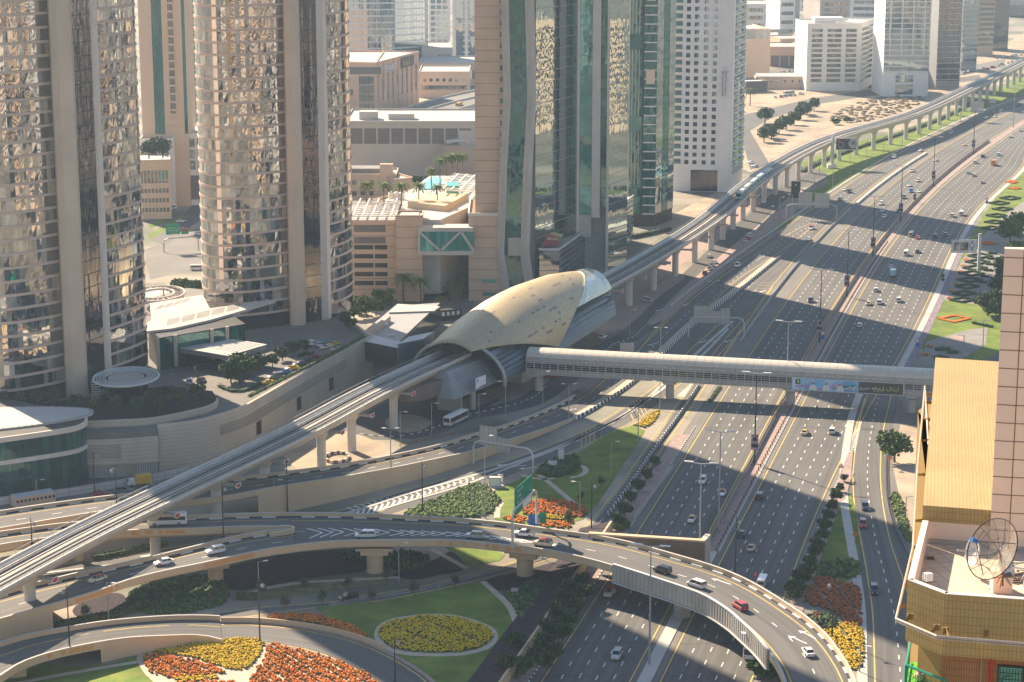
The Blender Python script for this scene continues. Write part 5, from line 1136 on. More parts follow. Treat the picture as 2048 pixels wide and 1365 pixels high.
for s_, tx, xx in ((0, '0565083480', -1.35), (1, '043970866', .1)):
 hh = (zt2 - zb_ - 3.4) / 10.2
 for i, chh in enumerate(tx): text3(chh, (c0.x + cv.x * xx, c0.y - .16, zt2 - 4.2 - hh * (i + (1 if s_ else .4)) + .9), 1.7, ch, 'navy_t' if 'navy_t' in M else M.setdefault('navy_t', mat('navy_text', (.03, .03, .10), .6, .05, 1)), bo, name='numeral')
text3('TO LET', (c0.x - cv.x * 1.2, c0.y - .16, zt2 - 3.6), .8, ch, 'red', bo); text3('للايجار', (c0.x - cv.x * 1.2, c0.y - .16, zt2 - 2.7), .9, ch, 'red', bo); text3('A', (c0.x - cv.x * .4, c0.y - .16, zt2 - 1.6), 1.2, ch, 'grey', bo)
# ============================================================ BUILDINGS BEHIND
M['pinkst'] = mat('pink_stone', (.60, .40, .29), .8, .06, .05); M['peach'] = mat('peach_plaster', (.62, .46, .34), .85, .07, .05); M['greyst'] = mat('grey_stone', (.42, .39, .36), .85, .08, .05); M['whitest'] = mat('white_plaster', (.72, .70, .67), .8, .04, .05); M['brownst'] = mat('brown_stone', (.36, .29, .24), .85, .08, .05)
M['glG'] = glassmat('grey_glass', [(.5, (.03, .035, .045)), (.3, (.05, .055, .06)), (.2, (.09, .09, .09))], (.8, .85, .9), .18)
M['lattice'] = mat('lattice_panel', (.15, .13, .13), .8, .1, .5)
class Blk: pass
def block(name, label, cat, u0, u1, vb, vt, depth, yaw=0.0, wall='greyst', z0=0.0, group=None, roof='conc_lt', y=None):
 """box building: front face from photo column u0 to u1 with its base at row vb and top at row vt; yaw swings the right end back (degrees)"""
 b = Blk(); p = G((u0 + u1) / 2, vb, z0); y = y or p.y; zt = ZY(vt, y); yw = R(yaw)
 a = Vector((XY(u0, (vb + vt) / 2, y), y, 0)); t = (u1 - 1024) / F_PX / (CT - ((vb + vt) / 2 - 682.5) / F_PX * ST)
 L = (t * a.y - a.x) / (math.cos(yw) - t * math.sin(yw)); c = a + Vector((math.cos(yw), math.sin(yw), 0)) * L
 n = Vector((-math.sin(yw), math.cos(yw), 0)) * depth
 b.a, b.b, b.n, b.z0, b.z1, b.L, b.yw = a, c, n, z0, zt, L, yw; b.d = (c - a).normalized()
 b.root = thing(name, label, cat, ((a + c) / 2 + Vector((0, 0, z0))), group)
 mb = MB(); mb.prism([a, c, c + n, a + n], z0, zt, mtop=1); mb.build('wall', [wall, roof], b.root)
 mb = MB(); P = [a, c, c + n, a + n]
 for i in range(4): mb.obox(P[i], P[(i + 1) % 4], .5, zt + .004, zt + 1.0)
 mb.build('parapet', wall, b.root)
 return b
def wins(b, rows, cols, w_, h, m='glG', side='front', r0=.08, r1=.95, c0=.05, c1=.95, frame=None, name='window', proud=.10, z0=None, z1=None):
 a, c = (b.a, b.b) if side == 'front' else ((b.b, b.b + b.n) if side == 'right' else (b.a + b.n, b.a)); d = (c - a); L = d.length; d.normalize(); n = Vector((d.y, -d.x, 0)); hd = math.atan2(d.y, d.x)
 zz0 = b.z0 if z0 is None else z0; zz1 = b.z1 if z1 is None else z1; mb = MB(); mb.box((0, 0, 0), (w_, .2, h)); me = None; o = None
 for r in range(rows):
  z = zz0 + (zz1 - zz0) * (r0 + (r1 - r0) * ((r + .5) / rows))
  for k in range(cols):
   p = a + d * (L * (c0 + (c1 - c0) * (k + .5) / cols)) + n * proud * .5
   if me is None: o = mb.build(name, m, b.root); me = o.data; o.location = (p.x, p.y, z); o.rotation_euler = (0, 0, hd)
   else: put(name, me, b.root, (p.x, p.y, z), hd)
def bands(b, rows, h, m='glG', sides=('front', 'right'), r0=.06, r1=.97, c0=.03, c1=.97, name='window_band', proud=.12):
 for s_ in sides:
  a, c = (b.a, b.b) if s_ == 'front' else ((b.b, b.b + b.n) if s_ == 'right' else (b.a + b.n, b.a)); d = (c - a); L = d.length; d.normalize(); n = Vector((d.y, -d.x, 0)); me = None
  for r in range(rows):
   z = b.z0 + (b.z1 - b.z0) * (r0 + (r1 - r0) * (r + .5) / rows)
   if me is None: mb = MB(); panes(mb, [a + d * L * c0 + n * proud, a + d * L * c1 + n * proud], -h / 2, h / 2, 2.2, .006); o = mb.build(name, m, b.root); me = o.data; o.location.z = z
   else: put(name, me, b.root, (0, 0, z))
def slabs(b, rows, h=.5, m='whitest', r0=.03, r1=.99, name='floor_slab', proud=.6, sides=('front', 'right')):
 me = None; P = [b.a, b.b, b.b + b.n] if 'right' in sides else [b.a, b.b]
 for r in range(rows):
  z = b.z0 + (b.z1 - b.z0) * (r0 + (r1 - r0) * r / rows)
  if me is None: mb = MB(); mb.sweep(P, [(proud, -h / 2), (-.2, -h / 2), (-.2, h / 2), (proud, h / 2)]); o = mb.build(name, m, b.root); me = o.data; o.location.z = z
  else: put(name, me, b.root, (0, 0, z))
def fins(b, cols, w_, m, name='fin', proud=.5, sides=('front',), z0=None, z1=None):
 for s_ in sides:
  a, c = (b.a, b.b) if s_ == 'front' else (b.b, b.b + b.n); d = (c - a); L = d.length; d.normalize(); n = Vector((d.y, -d.x, 0))
  zz0 = b.z0 if z0 is None else z0; zz1 = b.z1 if z1 is None else z1
  for k in range(cols): p = a + d * L * (k + .5) / cols + n * proud * .5; mb = MB(); mb.box((p.x, p.y, (zz0 + zz1) / 2), (w_, proud, zz1 - zz0), math.atan2(d.y, d.x)); mb.build(name, m, b.root)
b = block('apartment_tower', 'beige and teal apartment tower seen in the gap between the two hotel towers', 'tower', 280, 372, 420, -160, 24, 0, 'peach', y=1045); wins(b, 36, 1, 2.6, 2.4, 'glG', c0=.62, c1=.76, r0=.33, r1=.95)
for k in range(34): mb = MB(); z = 40 + k * 4.0; p = b.a + b.d * (b.L * .70); mb.box((p.x, p.y - .7, z), (3.6, 1.4, .9)); mb.build('balcony', 'peach', b.root)
mb = MB(); panes(mb, [b.a + b.d * b.L * .28 + Vector((0, -.15, 0)), b.a + b.d * b.L * .50 + Vector((0, -.15, 0))], 36, b.z1, 1.5); panes(mb, [b.a + b.d * b.L * .93 + Vector((0, -.15, 0)), b.b + Vector((0, -.15, 0))], 36, b.z1, 1.5); mb.build('glass_bay', 'glT', b.root)
b = block('apartment_tower', 'green glazed balconied apartment tower peeping out left of the second hotel tower', 'tower', 362, 425, 380, -120, 20, 0, 'peach', y=1150); wins(b, 30, 3, 2.8, 2.6, 'glTl', r0=.2, r1=.97); slabs(b, 34, .4, 'peach', sides=('front',))
b = block('podium_block', 'white stone podium with square window bays and a grey louvred base between the hotel towers', 'building', 342, 424, 412, 272, 40, 8, 'whitest'); wins(b, 3, 3, 2.6, 4.4, 'glG', c0=.45, c1=.98, r0=.50, r1=.97); mb = MB(); mb.quad(*[b.a + b.d * q + Vector((0, -.2, z)) for q, z in ((1, 3), (b.L, 3), (b.L, 15), (1, 15))]); mb.build('louvre_panel', 'lattice', b.root)
b = block('podium_block', 'plain white terrace block below the beige tower between the hotel towers', 'building', 280, 345, 408, 282, 30, 0, 'whitest', y=1036)
b = block('street_block', 'cream street building with tall slit windows at the left gap, trees on its roof', 'building', 270, 342, 440, 325, 26, 10, 'peach'); wins(b, 1, 9, 1.1, 6.0, r0=.58, r1=.90); wins(b, 3, 9, 1.1, 2.0, r0=.08, r1=.58)
b = block('office_block', 'wide teal glass office block with pale horizontal ledges behind the pink stone building', 'building', 640, 788, 160, -60, 70, 8, 'grey', y=1700)
bands(b, 16, 6.0, 'glB', sides=('front',), r0=.02, r1=.99, name='glazing'); slabs(b, 16, .9, 'whitest', sides=('front',))
b2 = block('office_wing', 'canted right wing of the teal glass office block with short pale ledges', 'building', 788, 856, 160, -60, 50, 40, 'grey', y=1708); bands(b2, 16, 6.0, 'glB', sides=('front',), r0=.02, r1=.99, name='glazing'); slabs(b2, 16, .9, 'whitest', sides=('front',))
b = block('stone_office', 'pink stone office building with dark window bays and raised roof lettering', 'building', 640, 752, 224, 129, 90, 0, 'pinkst', y=1400); wins(b, 1, 1, 22, 4.6, 'lattice', c0=.62, c1=.98, r0=.82, r1=.96); wins(b, 4, 3, 3.6, 5.4, 'glG', c0=.70, c1=.96, r0=.18, r1=.80); wins(b, 1, 8, 2, 4, c0=0, c1=.6)
bs = block('stone_office_wing', 'long right face of the pink stone office carrying white and gold roof lettering', 'building', 752, 838, 224, 128, 60, 74, 'pinkst', y=1401)
for k in range(9):
 wins(bs, 1, 1, 4.2 if k in (1, 4, 8) else 2.4, 14, 'glG', c0=.02 + k * .108, c1=.10 + k * .108, r0=.34, r1=.70)
 wins(bs, 1, 1, 2.6, 2.8, 'glG', c0=.02 + k * .108, c1=.10 + k * .108, r0=.72, r1=.80)
fins(bs, 9, .9, 'pinkst')
sd = bs.d; sn = Vector((sd.y, -sd.x, 0)); tz = math.atan2(sd.y, sd.x)
q = bs.a + sd * bs.L * .17 + sn * .8; text3('EMAAR', (q.x, q.y, bs.z1 - 7.5), 7.4, tz, 'wht', bs.root, ext=.25)
mb = MB(); q0, q1 = bs.a + sd * bs.L * .56 + sn * .6, bs.a + sd * bs.L * .86 + sn * .6; mb.obox(q0, q1, .5, bs.z1 - 7.5, bs.z1 - .6); so_ = mb.build('sign_board', 'dark', bs.root); q = q0 + sd * 3 + sn * .4
M['goldtx'] = mat('gold_letter', (.65, .48, .08), .5, .05, 1); text3('U turn', (q.x, q.y, bs.z1 - 6.0), 5.0, tz, 'goldtx', bs.root)
b = block('white_tower_block', 'white and slate striped high rise left of the tan tower, far behind', 'tower', 905, 960, 150, -80, 40, 0, 'whitest', y=1800); wins(b, 16, 2, 3.0, 3.4, 'glG', c0=.25, c1=.75); fins(b, 2, 6, 'glB', 'glass_bay', .4)
b = block('white_tower_block', 'pale slim high rise beside the teal glass office block, far behind', 'tower', 858, 898, 85, -80, 30, 0, 'whitest', y=1950); wins(b, 14, 3, 4, 3.2, 'glB')
b = block('low_block', 'pale grey low block in the shadow below the white striped high rise', 'building', 845, 905, 150, 98, 60, 4, 'greyst', y=1700); wins(b, 2, 3, 3, 3, c0=.5)
b = block('low_block', 'grey terrace building in front of the white striped high rise', 'building', 838, 965, 165, 128, 60, 0, 'greyst', y=1640); wins(b, 1, 9, 7, 7, 'glB')
b = block('low_block', 'peach flat roofed building with a row of small square windows beside the tan tower', 'building', 838, 938, 196, 146, 50, 0, 'peach'); wins(b, 1, 6, 6, 3.0, r0=.30, r1=.52); wins(b, 1, 7, 2.2, 2.2, r0=.62, r1=.8)
sheet('raised_road_ground', [(830,200),(960,190),(960,240),(830,235)], 'sand', .05, smooth=False)
ov = thing('overpass', 'pale elevated road curving behind the tan tower with a yellow bus on it', 'overpass', tuple(G(870, 225)))
oa = resample(crom([G(u, v, 9) for u, v in [(748,236),(800,222),(860,203),(930,187),(1000,172)]], 6), 6.0); ob = resample(crom([G(u, v, 9) for u, v in [(790,246),(850,236),(910,222),(960,208),(1020,192)]], 6), n=len(oa))
mb = MB(); mb.strip(oa, ob); mb.build('deck', 'asphalt_old', ov)
for P, nm in ((oa, 'parapet'), (ob, 'parapet'), (mix(oa, ob, .5), 'barrier')): mb = MB(); mb.sweep(P, [(-.3, -2.5), (-.3, 1.2), (.3, 1.2), (.3, -2.5)]); mb.build(nm, 'conc_lt', ov)
mb = MB(); mb.strip(lift(oa, -1), lift(ob, -1), uv=False)
for k in range(0, len(ob), 3): p = ob[k].lerp(oa[k], .5); mb.box((p.x, p.y, 4), (3, 3, 8))
mb.build('pier', 'conc', ov)
b = block('mall_block', 'long grey stone mall building with a windowed gallery, behind the car park block', 'building', 690, 953, 352, 246, 60, 0, 'greyst');
for k in range(9): wins(b, 1, 1, 6.4, 8.4, 'lattice', c0=.04 + .103 * k, c1=.14 + .103 * k, r0=.62, r1=.88, name='gallery_bay')
mb = MB(); q = b.a + b.n * .3; mb.box((q.x + 12, q.y, b.z1 + 2.2), (10, 8, 4.4)); q = q + b.d * 30; mb.box((q.x, q.y, b.z1 + 1.6), (14, 8, 3.2)); mb.build('roof_plant', 'conc_lt', b.root)
b = block('mall_annex', 'grey brown windowless annex with roof ducts in front of the mall, beside the tan tower', 'building', 884, 956, 345, 296, 36, 0, 'brownst', y=1140); mb = MB(); q = b.a + b.d * 8 + b.n * .3; mb.tube([(q.x - 6, q.y, b.z1 + 1.5), (q.x, q.y, b.z1 + 2.5), (q.x + 5, q.y, b.z1 + 2.5), (q.x + 6, q.y, b.z1)], 1.2, 8); mb.build('duct', 'ltgrey', b.root); mb = MB(); mb.box((q.x + 9, q.y + 4, b.z1 + 4), (16, 10, 8)); mb.build('plant_room', 'greyst', b.root)
b = block('villa_block', 'pink flat roofed building with a slim stair tower, behind the palms', 'building', 690, 792, 402, 352, 22, 0, 'peach'); wins(b, 2, 3, 2.2, 2.2, c0=.1, c1=.6); mb = MB(); q = b.a + b.d * (b.L * .82); mb.box((q.x, q.y - .6, 8), (6.5, 3, b.z1 + 9)); mb.build('stair_tower', 'peach', b.root); mb = MB(); q = b.a + b.d * (b.L * .4); mb.box((q.x, q.y + 9, b.z1 + 1.6), (24, 12, 3.2)); mb.build('roof_screen', 'conc_dk', b.root)
b = block('villa_block', 'low pink wing right of the stair tower, its roof edge catching the sun', 'building', 792, 828, 398, 362, 20, 30, 'peach', y=1052)
b = block('car_park_block', 'tan stone car park block with open dark bays and a white roof pergola', 'building', 660, 793, 606, 447, 46, 0, 'tanclad', y=812);
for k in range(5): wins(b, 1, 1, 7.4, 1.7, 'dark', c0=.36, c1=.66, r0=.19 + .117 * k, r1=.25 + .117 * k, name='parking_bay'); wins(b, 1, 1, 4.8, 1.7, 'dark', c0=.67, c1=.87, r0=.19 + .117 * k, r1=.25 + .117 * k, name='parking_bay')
for k in range(2): wins(b, 1, 1, 12.2, 2.6, 'lattice', c0=.34, c1=.87, r0=.74 + .15 * k, r1=.82 + .15 * k, name='screen_panel')
mb = MB(); zt = b.z1 + 2.2
for k in range(9): mb.obox(b.a + b.n * (.05 + .1 * k), b.b + b.n * (.05 + .1 * k), .45, zt, zt + .45)
for k in range(7): p = b.a + b.d * b.L * (k + .5) / 7; mb.obox(p, p + b.n * .95, .5, zt + .46, zt + .9)
mb.build('pergola', 'wht', b.root)
cp_z = b.z1
b = block('stair_block', 'tan square stair block between the car park and the skybridge', 'building', 793, 845, 612, 436, 12, 0, 'tanclad', y=808); mb = MB(); mb.box(((b.a.x + b.b.x) / 2, b.a.y + 6, b.z1 + .25), (b.L * .7, 8, .5)); mb.build('roof_slab', 'conc_lt', b.root)
b = block('hotel_annex', 'tan stone wing behind the skybridge with a dark glazed strip and planted terrace', 'building', 846, 872, 605, 440, 60, 0, 'tanclad', y=822);
b2 = block('stone_wing', 'long tan side face running back beside the palm lined street', 'building', 872, 912, 605, 441, 20, 72, 'tanclad', y=823); wins(b2, 3, 3, 9, 4, 'brownst', c0=.02, c1=.9, r0=.15, r1=.62, name='recess_panel')
b3 = block('terrace_wing', 'tan terrace wing with a large dark window strip left of the tan tower', 'building', 905, 985, 560, 418, 40, 60, 'tanclad', y=880); wins(b3, 1, 1, 26, 9, 'glT', c0=.2, c1=.98, r0=.62, r1=.85, name='strip_window')
tr = thing('roof_terrace', 'sunlit hotel roof terrace with a turquoise pool, white pergola and sand coloured deck', 'terrace', tuple(G(850, 390, cp_z)))
zt = cp_z + 1.0
def tsheet(nm, pts, m, z, z0=None):
 mb = MB(); mb.prism([G(u, v, z) for u, v in pts], z0 if z0 is not None else z - 1.2, z); return mb.build(nm, m, tr)
tsheet('deck', [(700,424),(790,400),(860,352),(953,352),(953,408),(880,440),(790,440),(700,440)], 'conc_lt', zt, 2)
tsheet('sand_roof', [(815,404),(845,386),(935,388),(890,412)], mat('deck_sand', (.58, .45, .30), .9, .08, .2), zt + 2.4, zt)
tsheet('pool', [(843,378),(850,362),(868,352),(882,356),(880,378)], mat('pool_water', (.06, .42, .44), .1, .1, .5, spec=.6), zt + .4); tsheet('pool_kiosk', [(893,372),(918,372),(918,364),(893,364)], 'glTl', zt + 5, zt)
mb = MB()
for k in range(10): a, c = G(880 + 3 * k, 381 - 3.6 * k, zt + 4), G(956, 386 - 3.6 * k, zt + 4); mb.obox(a, c, .6, zt + 4, zt + 4.4)
for k in range(5): a, c = G(884 + 18 * k, 381, zt + 4.5), G(916 + 18 * k, 350, zt + 4.5); mb.obox(a, c, .6, zt + 4.45, zt + 4.9)
mb.build('pergola', 'wht', tr)
mb = MB()
for k in range(3): p = G(782 + 11 * k, 399, zt); mb.lathe((p.x, p.y, zt), [(1.1, 0), (1.1, 2.6), (.6, 3.1)], 10)
mb.build('roof_vent', 'wht', tr)
y_ = 806; sk = thing('skybridge', 'white framed skybridge with teal glass and diagonal braces between car park and tan tower', 'bridge', (-30, y_, 25))
xa, xb = XY(836, 480, y_), -14.6; z0, z1 = ZY(511, y_), ZY(456, y_)
mb = MB(); mb.prism([(xa, y_), (xb, y_), (xb, y_ + 9), (xa, y_ + 9)], z0, z0 + 1.6); mb.build('floor_beam', 'conc_lt', sk); mb = MB(); mb.prism([(xa, y_), (xb, y_), (xb, y_ + 9), (xa, y_ + 9)], z1 - 1.5, z1); mb.build('roof_beam', 'conc_lt', sk)
mb = MB(); panes(mb, [Vector((xa, y_ + .4, 0)), Vector((xb, y_ + .4, 0))], z0 + 1.6, z1 - 1.5, 1.4, .02); mb.build('glazing', 'glTl', sk)
for x0, x1, f in ((xa + .4, xa + 8.6, 1), (xa + 8.6, xa + 16.5, 0), (xa + 16.5, xb, 1)):
 mb = MB(); zl_, zh_ = z0 + 1.6, z1 - 1.5; a, c = ((x0, zh_), (x1, zl_)) if f else ((x0, zl_), (x1, zh_)); mb.quad((a[0] - .6, y_ + .1, a[1]), (a[0] + .6, y_ + .1, a[1]), (c[0] + .6, y_ + .1, c[1]), (c[0] - .6, y_ + .1, c[1])); mb.build('brace', 'conc_lt', sk)
mb = MB(); mb.box((xa + .4, y_ + .2, (z0 + z1) / 2), (.8, .5, z1 - z0)); mb.build('brace', 'conc_lt', sk)
lw = thing('link_building', 'low flat grey roofed link building between the podium and the station street', 'building', tuple(G(780, 655)))
zl2 = 8.0
mb = MB(); mb.prism([G(u, v, zl2) for u, v in [(742,690),(700,690),(722,668),(790,612),(880,606),(790,690)]], 0, zl2, mtop=1); mb.build('roof', ['conc_dk', 'grey'], lw)
mb = MB(); mb.prism([G(u, v, zl2 + .6) for u, v in [(778,625),(795,608),(880,613),(868,622)]], zl2, zl2 + .6); mb.build('roof_panel', 'conc_lt', lw)
mb = MB(); p = G(766, 651, zl2); mb.box((p.x, p.y, zl2 + .5), (3.4, 3, 1)); mb.build('roof_unit', 'wht', lw)
mb = MB(); a, c = G(790, 690, zl2), G(880, 606, zl2); panes(mb, [flat([a + Vector((.15, 0, 0))])[0], flat([c + Vector((.15, 0, 0))])[0]], .3, zl2 - .6, 1.6); mb.build('glazing', 'glG', lw)
mb = MB(); a, c = G(700, 690, 10), G(778, 632, 10); mb.obox(a, c, 1.2, 0, 10); mb.build('side_wall', 'stone', lw)
sb_ = thing('street_kiosk', 'small black glazed street front with red and white sign boards beside the station', 'kiosk', tuple(G(880, 645)))
mb = MB(); p = G(892, 640); mb.box((p.x, p.y, 2.0), (12, 3, 4), .5); mb.build('front', 'dark', sb_); mb = MB()
for k in range(6): mb.box((p.x - 4.5 + 1.8 * k, p.y - 1.9 + (k - 2.5) * 1.0, 2.6), (1.2, .3, 1.4), .5)
mb.build('sign_board', 'wht', sb_)
ta = thing('tunnel_arch', 'small rounded glass canopy arch on the far side of the station', 'canopy', tuple(S(22, -20, 0)))
mb = MB(); P = [S(20, -20 + 5.5 * math.cos(R(180) * k / 20), 6.5 + 6.4 * math.sin(R(180) * k / 20)) for k in range(21)]; mb.tube(P, .5, 8); mb.build('arch_rim', 'band', ta); mb = MB(); mb.poly([p + ax * .5 for p in P]); mb.build('arch_glass', 'carglass', ta); mb = MB()
for i in range(20): mb.quad(P[i], P[i + 1], P[i + 1] + ax * 26, P[i] + ax * 26)
mb.build('canopy_roof', 'band', ta)
b = block('mall_block', 'cream windowless building with a glass roof strip behind the white tower', 'building', 1440, 1540, 153, 62, 60, 8, 'peach', y=1700); bands(b, 1, 8, 'glG', sides=('front',), r0=.86, r1=1.0)
b = block('low_block', 'orange flat roofed building with dark doorways between the cream block and the white office', 'building', 1538, 1600, 132, 96, 50, 0, 'pinkst', y=1800); wins(b, 1, 3, 7, 9, 'lattice', r0=.1, r1=.5); b_ = block('low_block', 'orange upper block set back on the orange building, small windows', 'building', 1560, 1612, 122, 80, 40, 10, 'pinkst', y=1850); wins(b_, 2, 3, 2, 3, c0=.5)
b = block('white_office', 'white office block with three columns of dark window slots', 'building', 1614, 1722, 167, 50, 50, 3, 'whitest', y=1600)
for (c0, c1, w_) in ((.08, .28, 8.0), (.36, .64, 10.5), (.71, .91, 8.0)): wins(b, 11, 1, w_, 2.4, 'glG', c0=c0, c1=c1, r0=.12, r1=.95, name='window_slot')
mb = MB(); q = b.a + b.d * 20 + b.n * .5; mb.box((q.x, q.y, b.z1 + 2), (22, 14, 4)); mb.build('roof_plant', 'wht', b.root)
b1 = block('white_office', 'right hand face of the white office block with continuous window bands', 'building', 1722, 1745, 165, 48, 20, 70, 'whitest', y=1603); bands(b1, 11, 2.4, 'glG', sides=('front',), r0=.12, r1=.95)
b = block('white_annex', 'lower white annex with slot windows between the white office and the blue tower', 'building', 1738, 1776, 158, 58, 30, 0, 'whitest', y=1660); wins(b, 9, 1, 12, 2, 'glG', c0=.3, c1=.95, name='window_slot')
b = block('blue_tower', 'blue glass tower with white grid frame and a white stone entrance base', 'tower', 1771, 1862, 163, -120, 40, 2, 'whitest', y=1560); bands(b, 24, 5.0, 'glB', sides=('front', 'right'), r0=.16, r1=1.0, c0=0, c1=1); slabs(b, 24, .8, 'whitest', r0=.16, proud=.5); fins(b, 4, .9, 'whitest', 'frame_rib', .7, z0=30)
wins(b, 1, 1, 13, 7, 'glB', c0=.2, c1=.75, r0=.02, r1=.07); wins(b, 2, 1, 13, 2.4, 'glB', c0=.2, c1=.75, r0=.09, r1=.14)
mb = MB(); q = b.a + b.d * b.L * .48 + Vector((0, -.5, 0)); mb.box((q.x, q.y, ZY(147, 1560)), (15, .5, 3.0)); mb.build('sign_board', 'wht', b.root)
text3('Ibsra', (q.x - 6, q.y - .4, ZY(147, 1560) - 1), 2.4, 0, 'grey', b.root)
b = block('grey_tower', 'grey bronze glass tower with thin pale ledges right of the blue tower', 'tower', 1878, 1925, 158, -120, 30, 12, 'grey', y=1610); bands(b, 24, 4.6, 'glG', sides=('front', 'right'), r0=.06, c0=0, c1=1); slabs(b, 26, .6, 'conc_lt')
b = block('grey_tower', 'slim dark curved glass tower with a slanting right edge', 'tower', 1927, 1958, 140, -120, 26, 10, 'grey', y=1760); bands(b, 24, 4.6, 'glB', c0=0, c1=1); slabs(b, 26, .5, 'ltgrey')
b = block('grey_tower', 'beige balconied apartment tower at the far right of the skyline', 'tower', 1955, 1990, 122, -120, 26, 6, 'peach', y=1900); wins(b, 20, 2, 8, 2.6, 'glG'); slabs(b, 22, .5, 'peach', proud=1.2)
b = block('grey_tower', 'sunlit cream slab right of the balconied apartment tower', 'tower', 1988, 2008, 118, -120, 30, 0, 'peach', y=1960); fins(b, 1, 20, 'glG', 'glass_bay', .4)
b = block('low_block', 'long grey arcaded building at the far right corner behind the sand lot', 'building', 2010, 2150, 42, 2, 60, 0, 'greyst', y=2400); wins(b, 1, 5, 14, 14, 'glG', r0=.1, r1=.6)
b = block('barrack', 'long cream site cabin row with a pitched grey roof in front of the white office', 'cabin', 1512, 1658, 178, 156, 12, 0, 'peach'); wins(b, 1, 9, 1.6, 1.6, r0=.5, r1=.9); mb = MB(); n2 = b.n * .5;
for s_ in (0, 1): p, q = (b.a - b.n * .06, b.b - b.n * .06) if s_ == 0 else (b.b + b.n * 1.06, b.a + b.n * 1.06); r1_, r0_ = (b.b + n2, b.a + n2) if s_ == 0 else (b.a + n2, b.b + n2); mb.quad(p + Vector((0, 0, b.z1 + 1)), q + Vector((0, 0, b.z1 + 1)), r1_ + Vector((0, 0, b.z1 + 3)), r0_ + Vector((0, 0, b.z1 + 3)))
mb.build('roof', 'ltgrey', b.root)
b = block('open_shed', 'small open sided shed with a flat grey roof left of the site cabin row', 'shed', 1478, 1535, 186, 166, 20, 12, 'lattice', roof='ltgrey')
b = block('barrack', 'low white site hut right of the site cabin row, beside the buses', 'cabin', 1672, 1712, 178, 167, 10, 0, 'whitest')
random.seed(21)
for i, (u0, u1, vb, vt, y, m, l) in enumerate([(1478,1600,30,-30,2300,'greyst','grey slab block at the top edge above the cream building'),(1600,1640,22,-40,2500,'whitest','pale block at the top edge above the orange building'),(1640,1700,34,2,2200,'greyst','low grey terrace block at the top edge, behind the white office'),(1560,1590,52,-20,2100,'whitest','slim white block behind the flyover road near the top edge'),(1700,1772,50,-30,2350,'whitest','white arched hall beside the blue tower at the top edge'),(1480,1530,62,10,2000,'whitest','white banded block at the top edge next to the white tower'),(1900,2060,8,-60,2600,'greyst','hazy grey block at the very top right')]):
 b = block('far_building', l, 'building', u0, u1, vb, vt, 60, random.uniform(-8, 12), m, y=y); bands(b, 5, 3.5, 'glG', sides=('front',), c0=.1, c1=.9)
fo = thing('overpass', 'thin hazy flyover crossing near the top edge behind the white office', 'overpass', tuple(G(1620, 45)))
mb = MB(); P = pxl([(1480,62),(1560,60),(1640,56),(1780,48)], 8, 20); mb.strip(off(P, -7), off(P, 7)); mb.sweep(off(P, 7), [(-.3, -2), (-.3, 1.2), (.3, 1.2), (.3, -2)]); mb.build('deck', 'conc_lt', fo)
mb = MB()
for p in P[::2]: mb.box((p.x, p.y, 3.5), (2.5, 2.5, 7))
mb.build('pier', 'conc', fo)
random.seed(5)
off_b = [(300,430,40,90,'peach'),(350,560,44,60,'whitest'),(430,360,46,120,'tanclad'),(420,680,40,50,'peach'),(520,520,50,95,'whitest'),(560,300,60,140,'peach'),(640,640,60,70,'pinkst'),(250,250,40,80,'whitest'),(380,150,60,110,'peach'),(620,150,60,150,'whitest'),(420,900,50,60,'peach'),(520,1050,60,80,'whitest'),(470,780,40,45,'pinkst'),(650,880,60,120,'peach'),(180,-60,50,120,'peach'),(-150,-120,70,90,'whitest'),(-350,-60,60,120,'peach'),(60,-200,60,140,'tanclad'),(-560,60,70,110,'whitest'),(330,-150,60,130,'pinkst'),(700,420,60,110,'peach'),(800,700,80,90,'whitest'),(850,250,80,150,'peach'),(250,520,26,26,'peach'),(262,640,30,30,'pinkst'),(290,760,30,22,'whitest'),(330,860,34,40,'tanclad'),(390,980,40,60,'whitest'),(450,1150,50,70,'peach'),(540,820,44,36,'pinkst'),(720,1000,70,60,'tanclad'),(470,230,44,60,'brownst'),(300,330,30,30,'brownst'),(560,420,50,50,'greyst'),(700,560,60,46,'brownst'),(240,-160,50,70,'greyst'),(-60,-260,80,120,'brownst'),(900,900,90,80,'greyst')]
for i, (x, y, wd_, h, m) in enumerate(off_b):
 r = thing('city_block', 'apartment block across the highway, outside the view', 'building', (x, y, 0), 'blocks across the highway'); a_ = random.uniform(-.5, .3)
 mb = MB(); mb.box((x, y, h / 2), (wd_, wd_ * .8, h), a_); mb.build('wall', m, r); mb = MB(); mb.box((x, y, h + 1.5), (wd_ * .5, wd_ * .4, 3), a_); mb.build('roof_room', 'conc_lt', r)
 mb = MB()
 for z in np.arange(6, h - 3, 4.2): mb.box((x, y, z), (wd_ + .3, wd_ * .8 + .3, 1.7), a_)
 mb.build('window_band', 'glG', r)
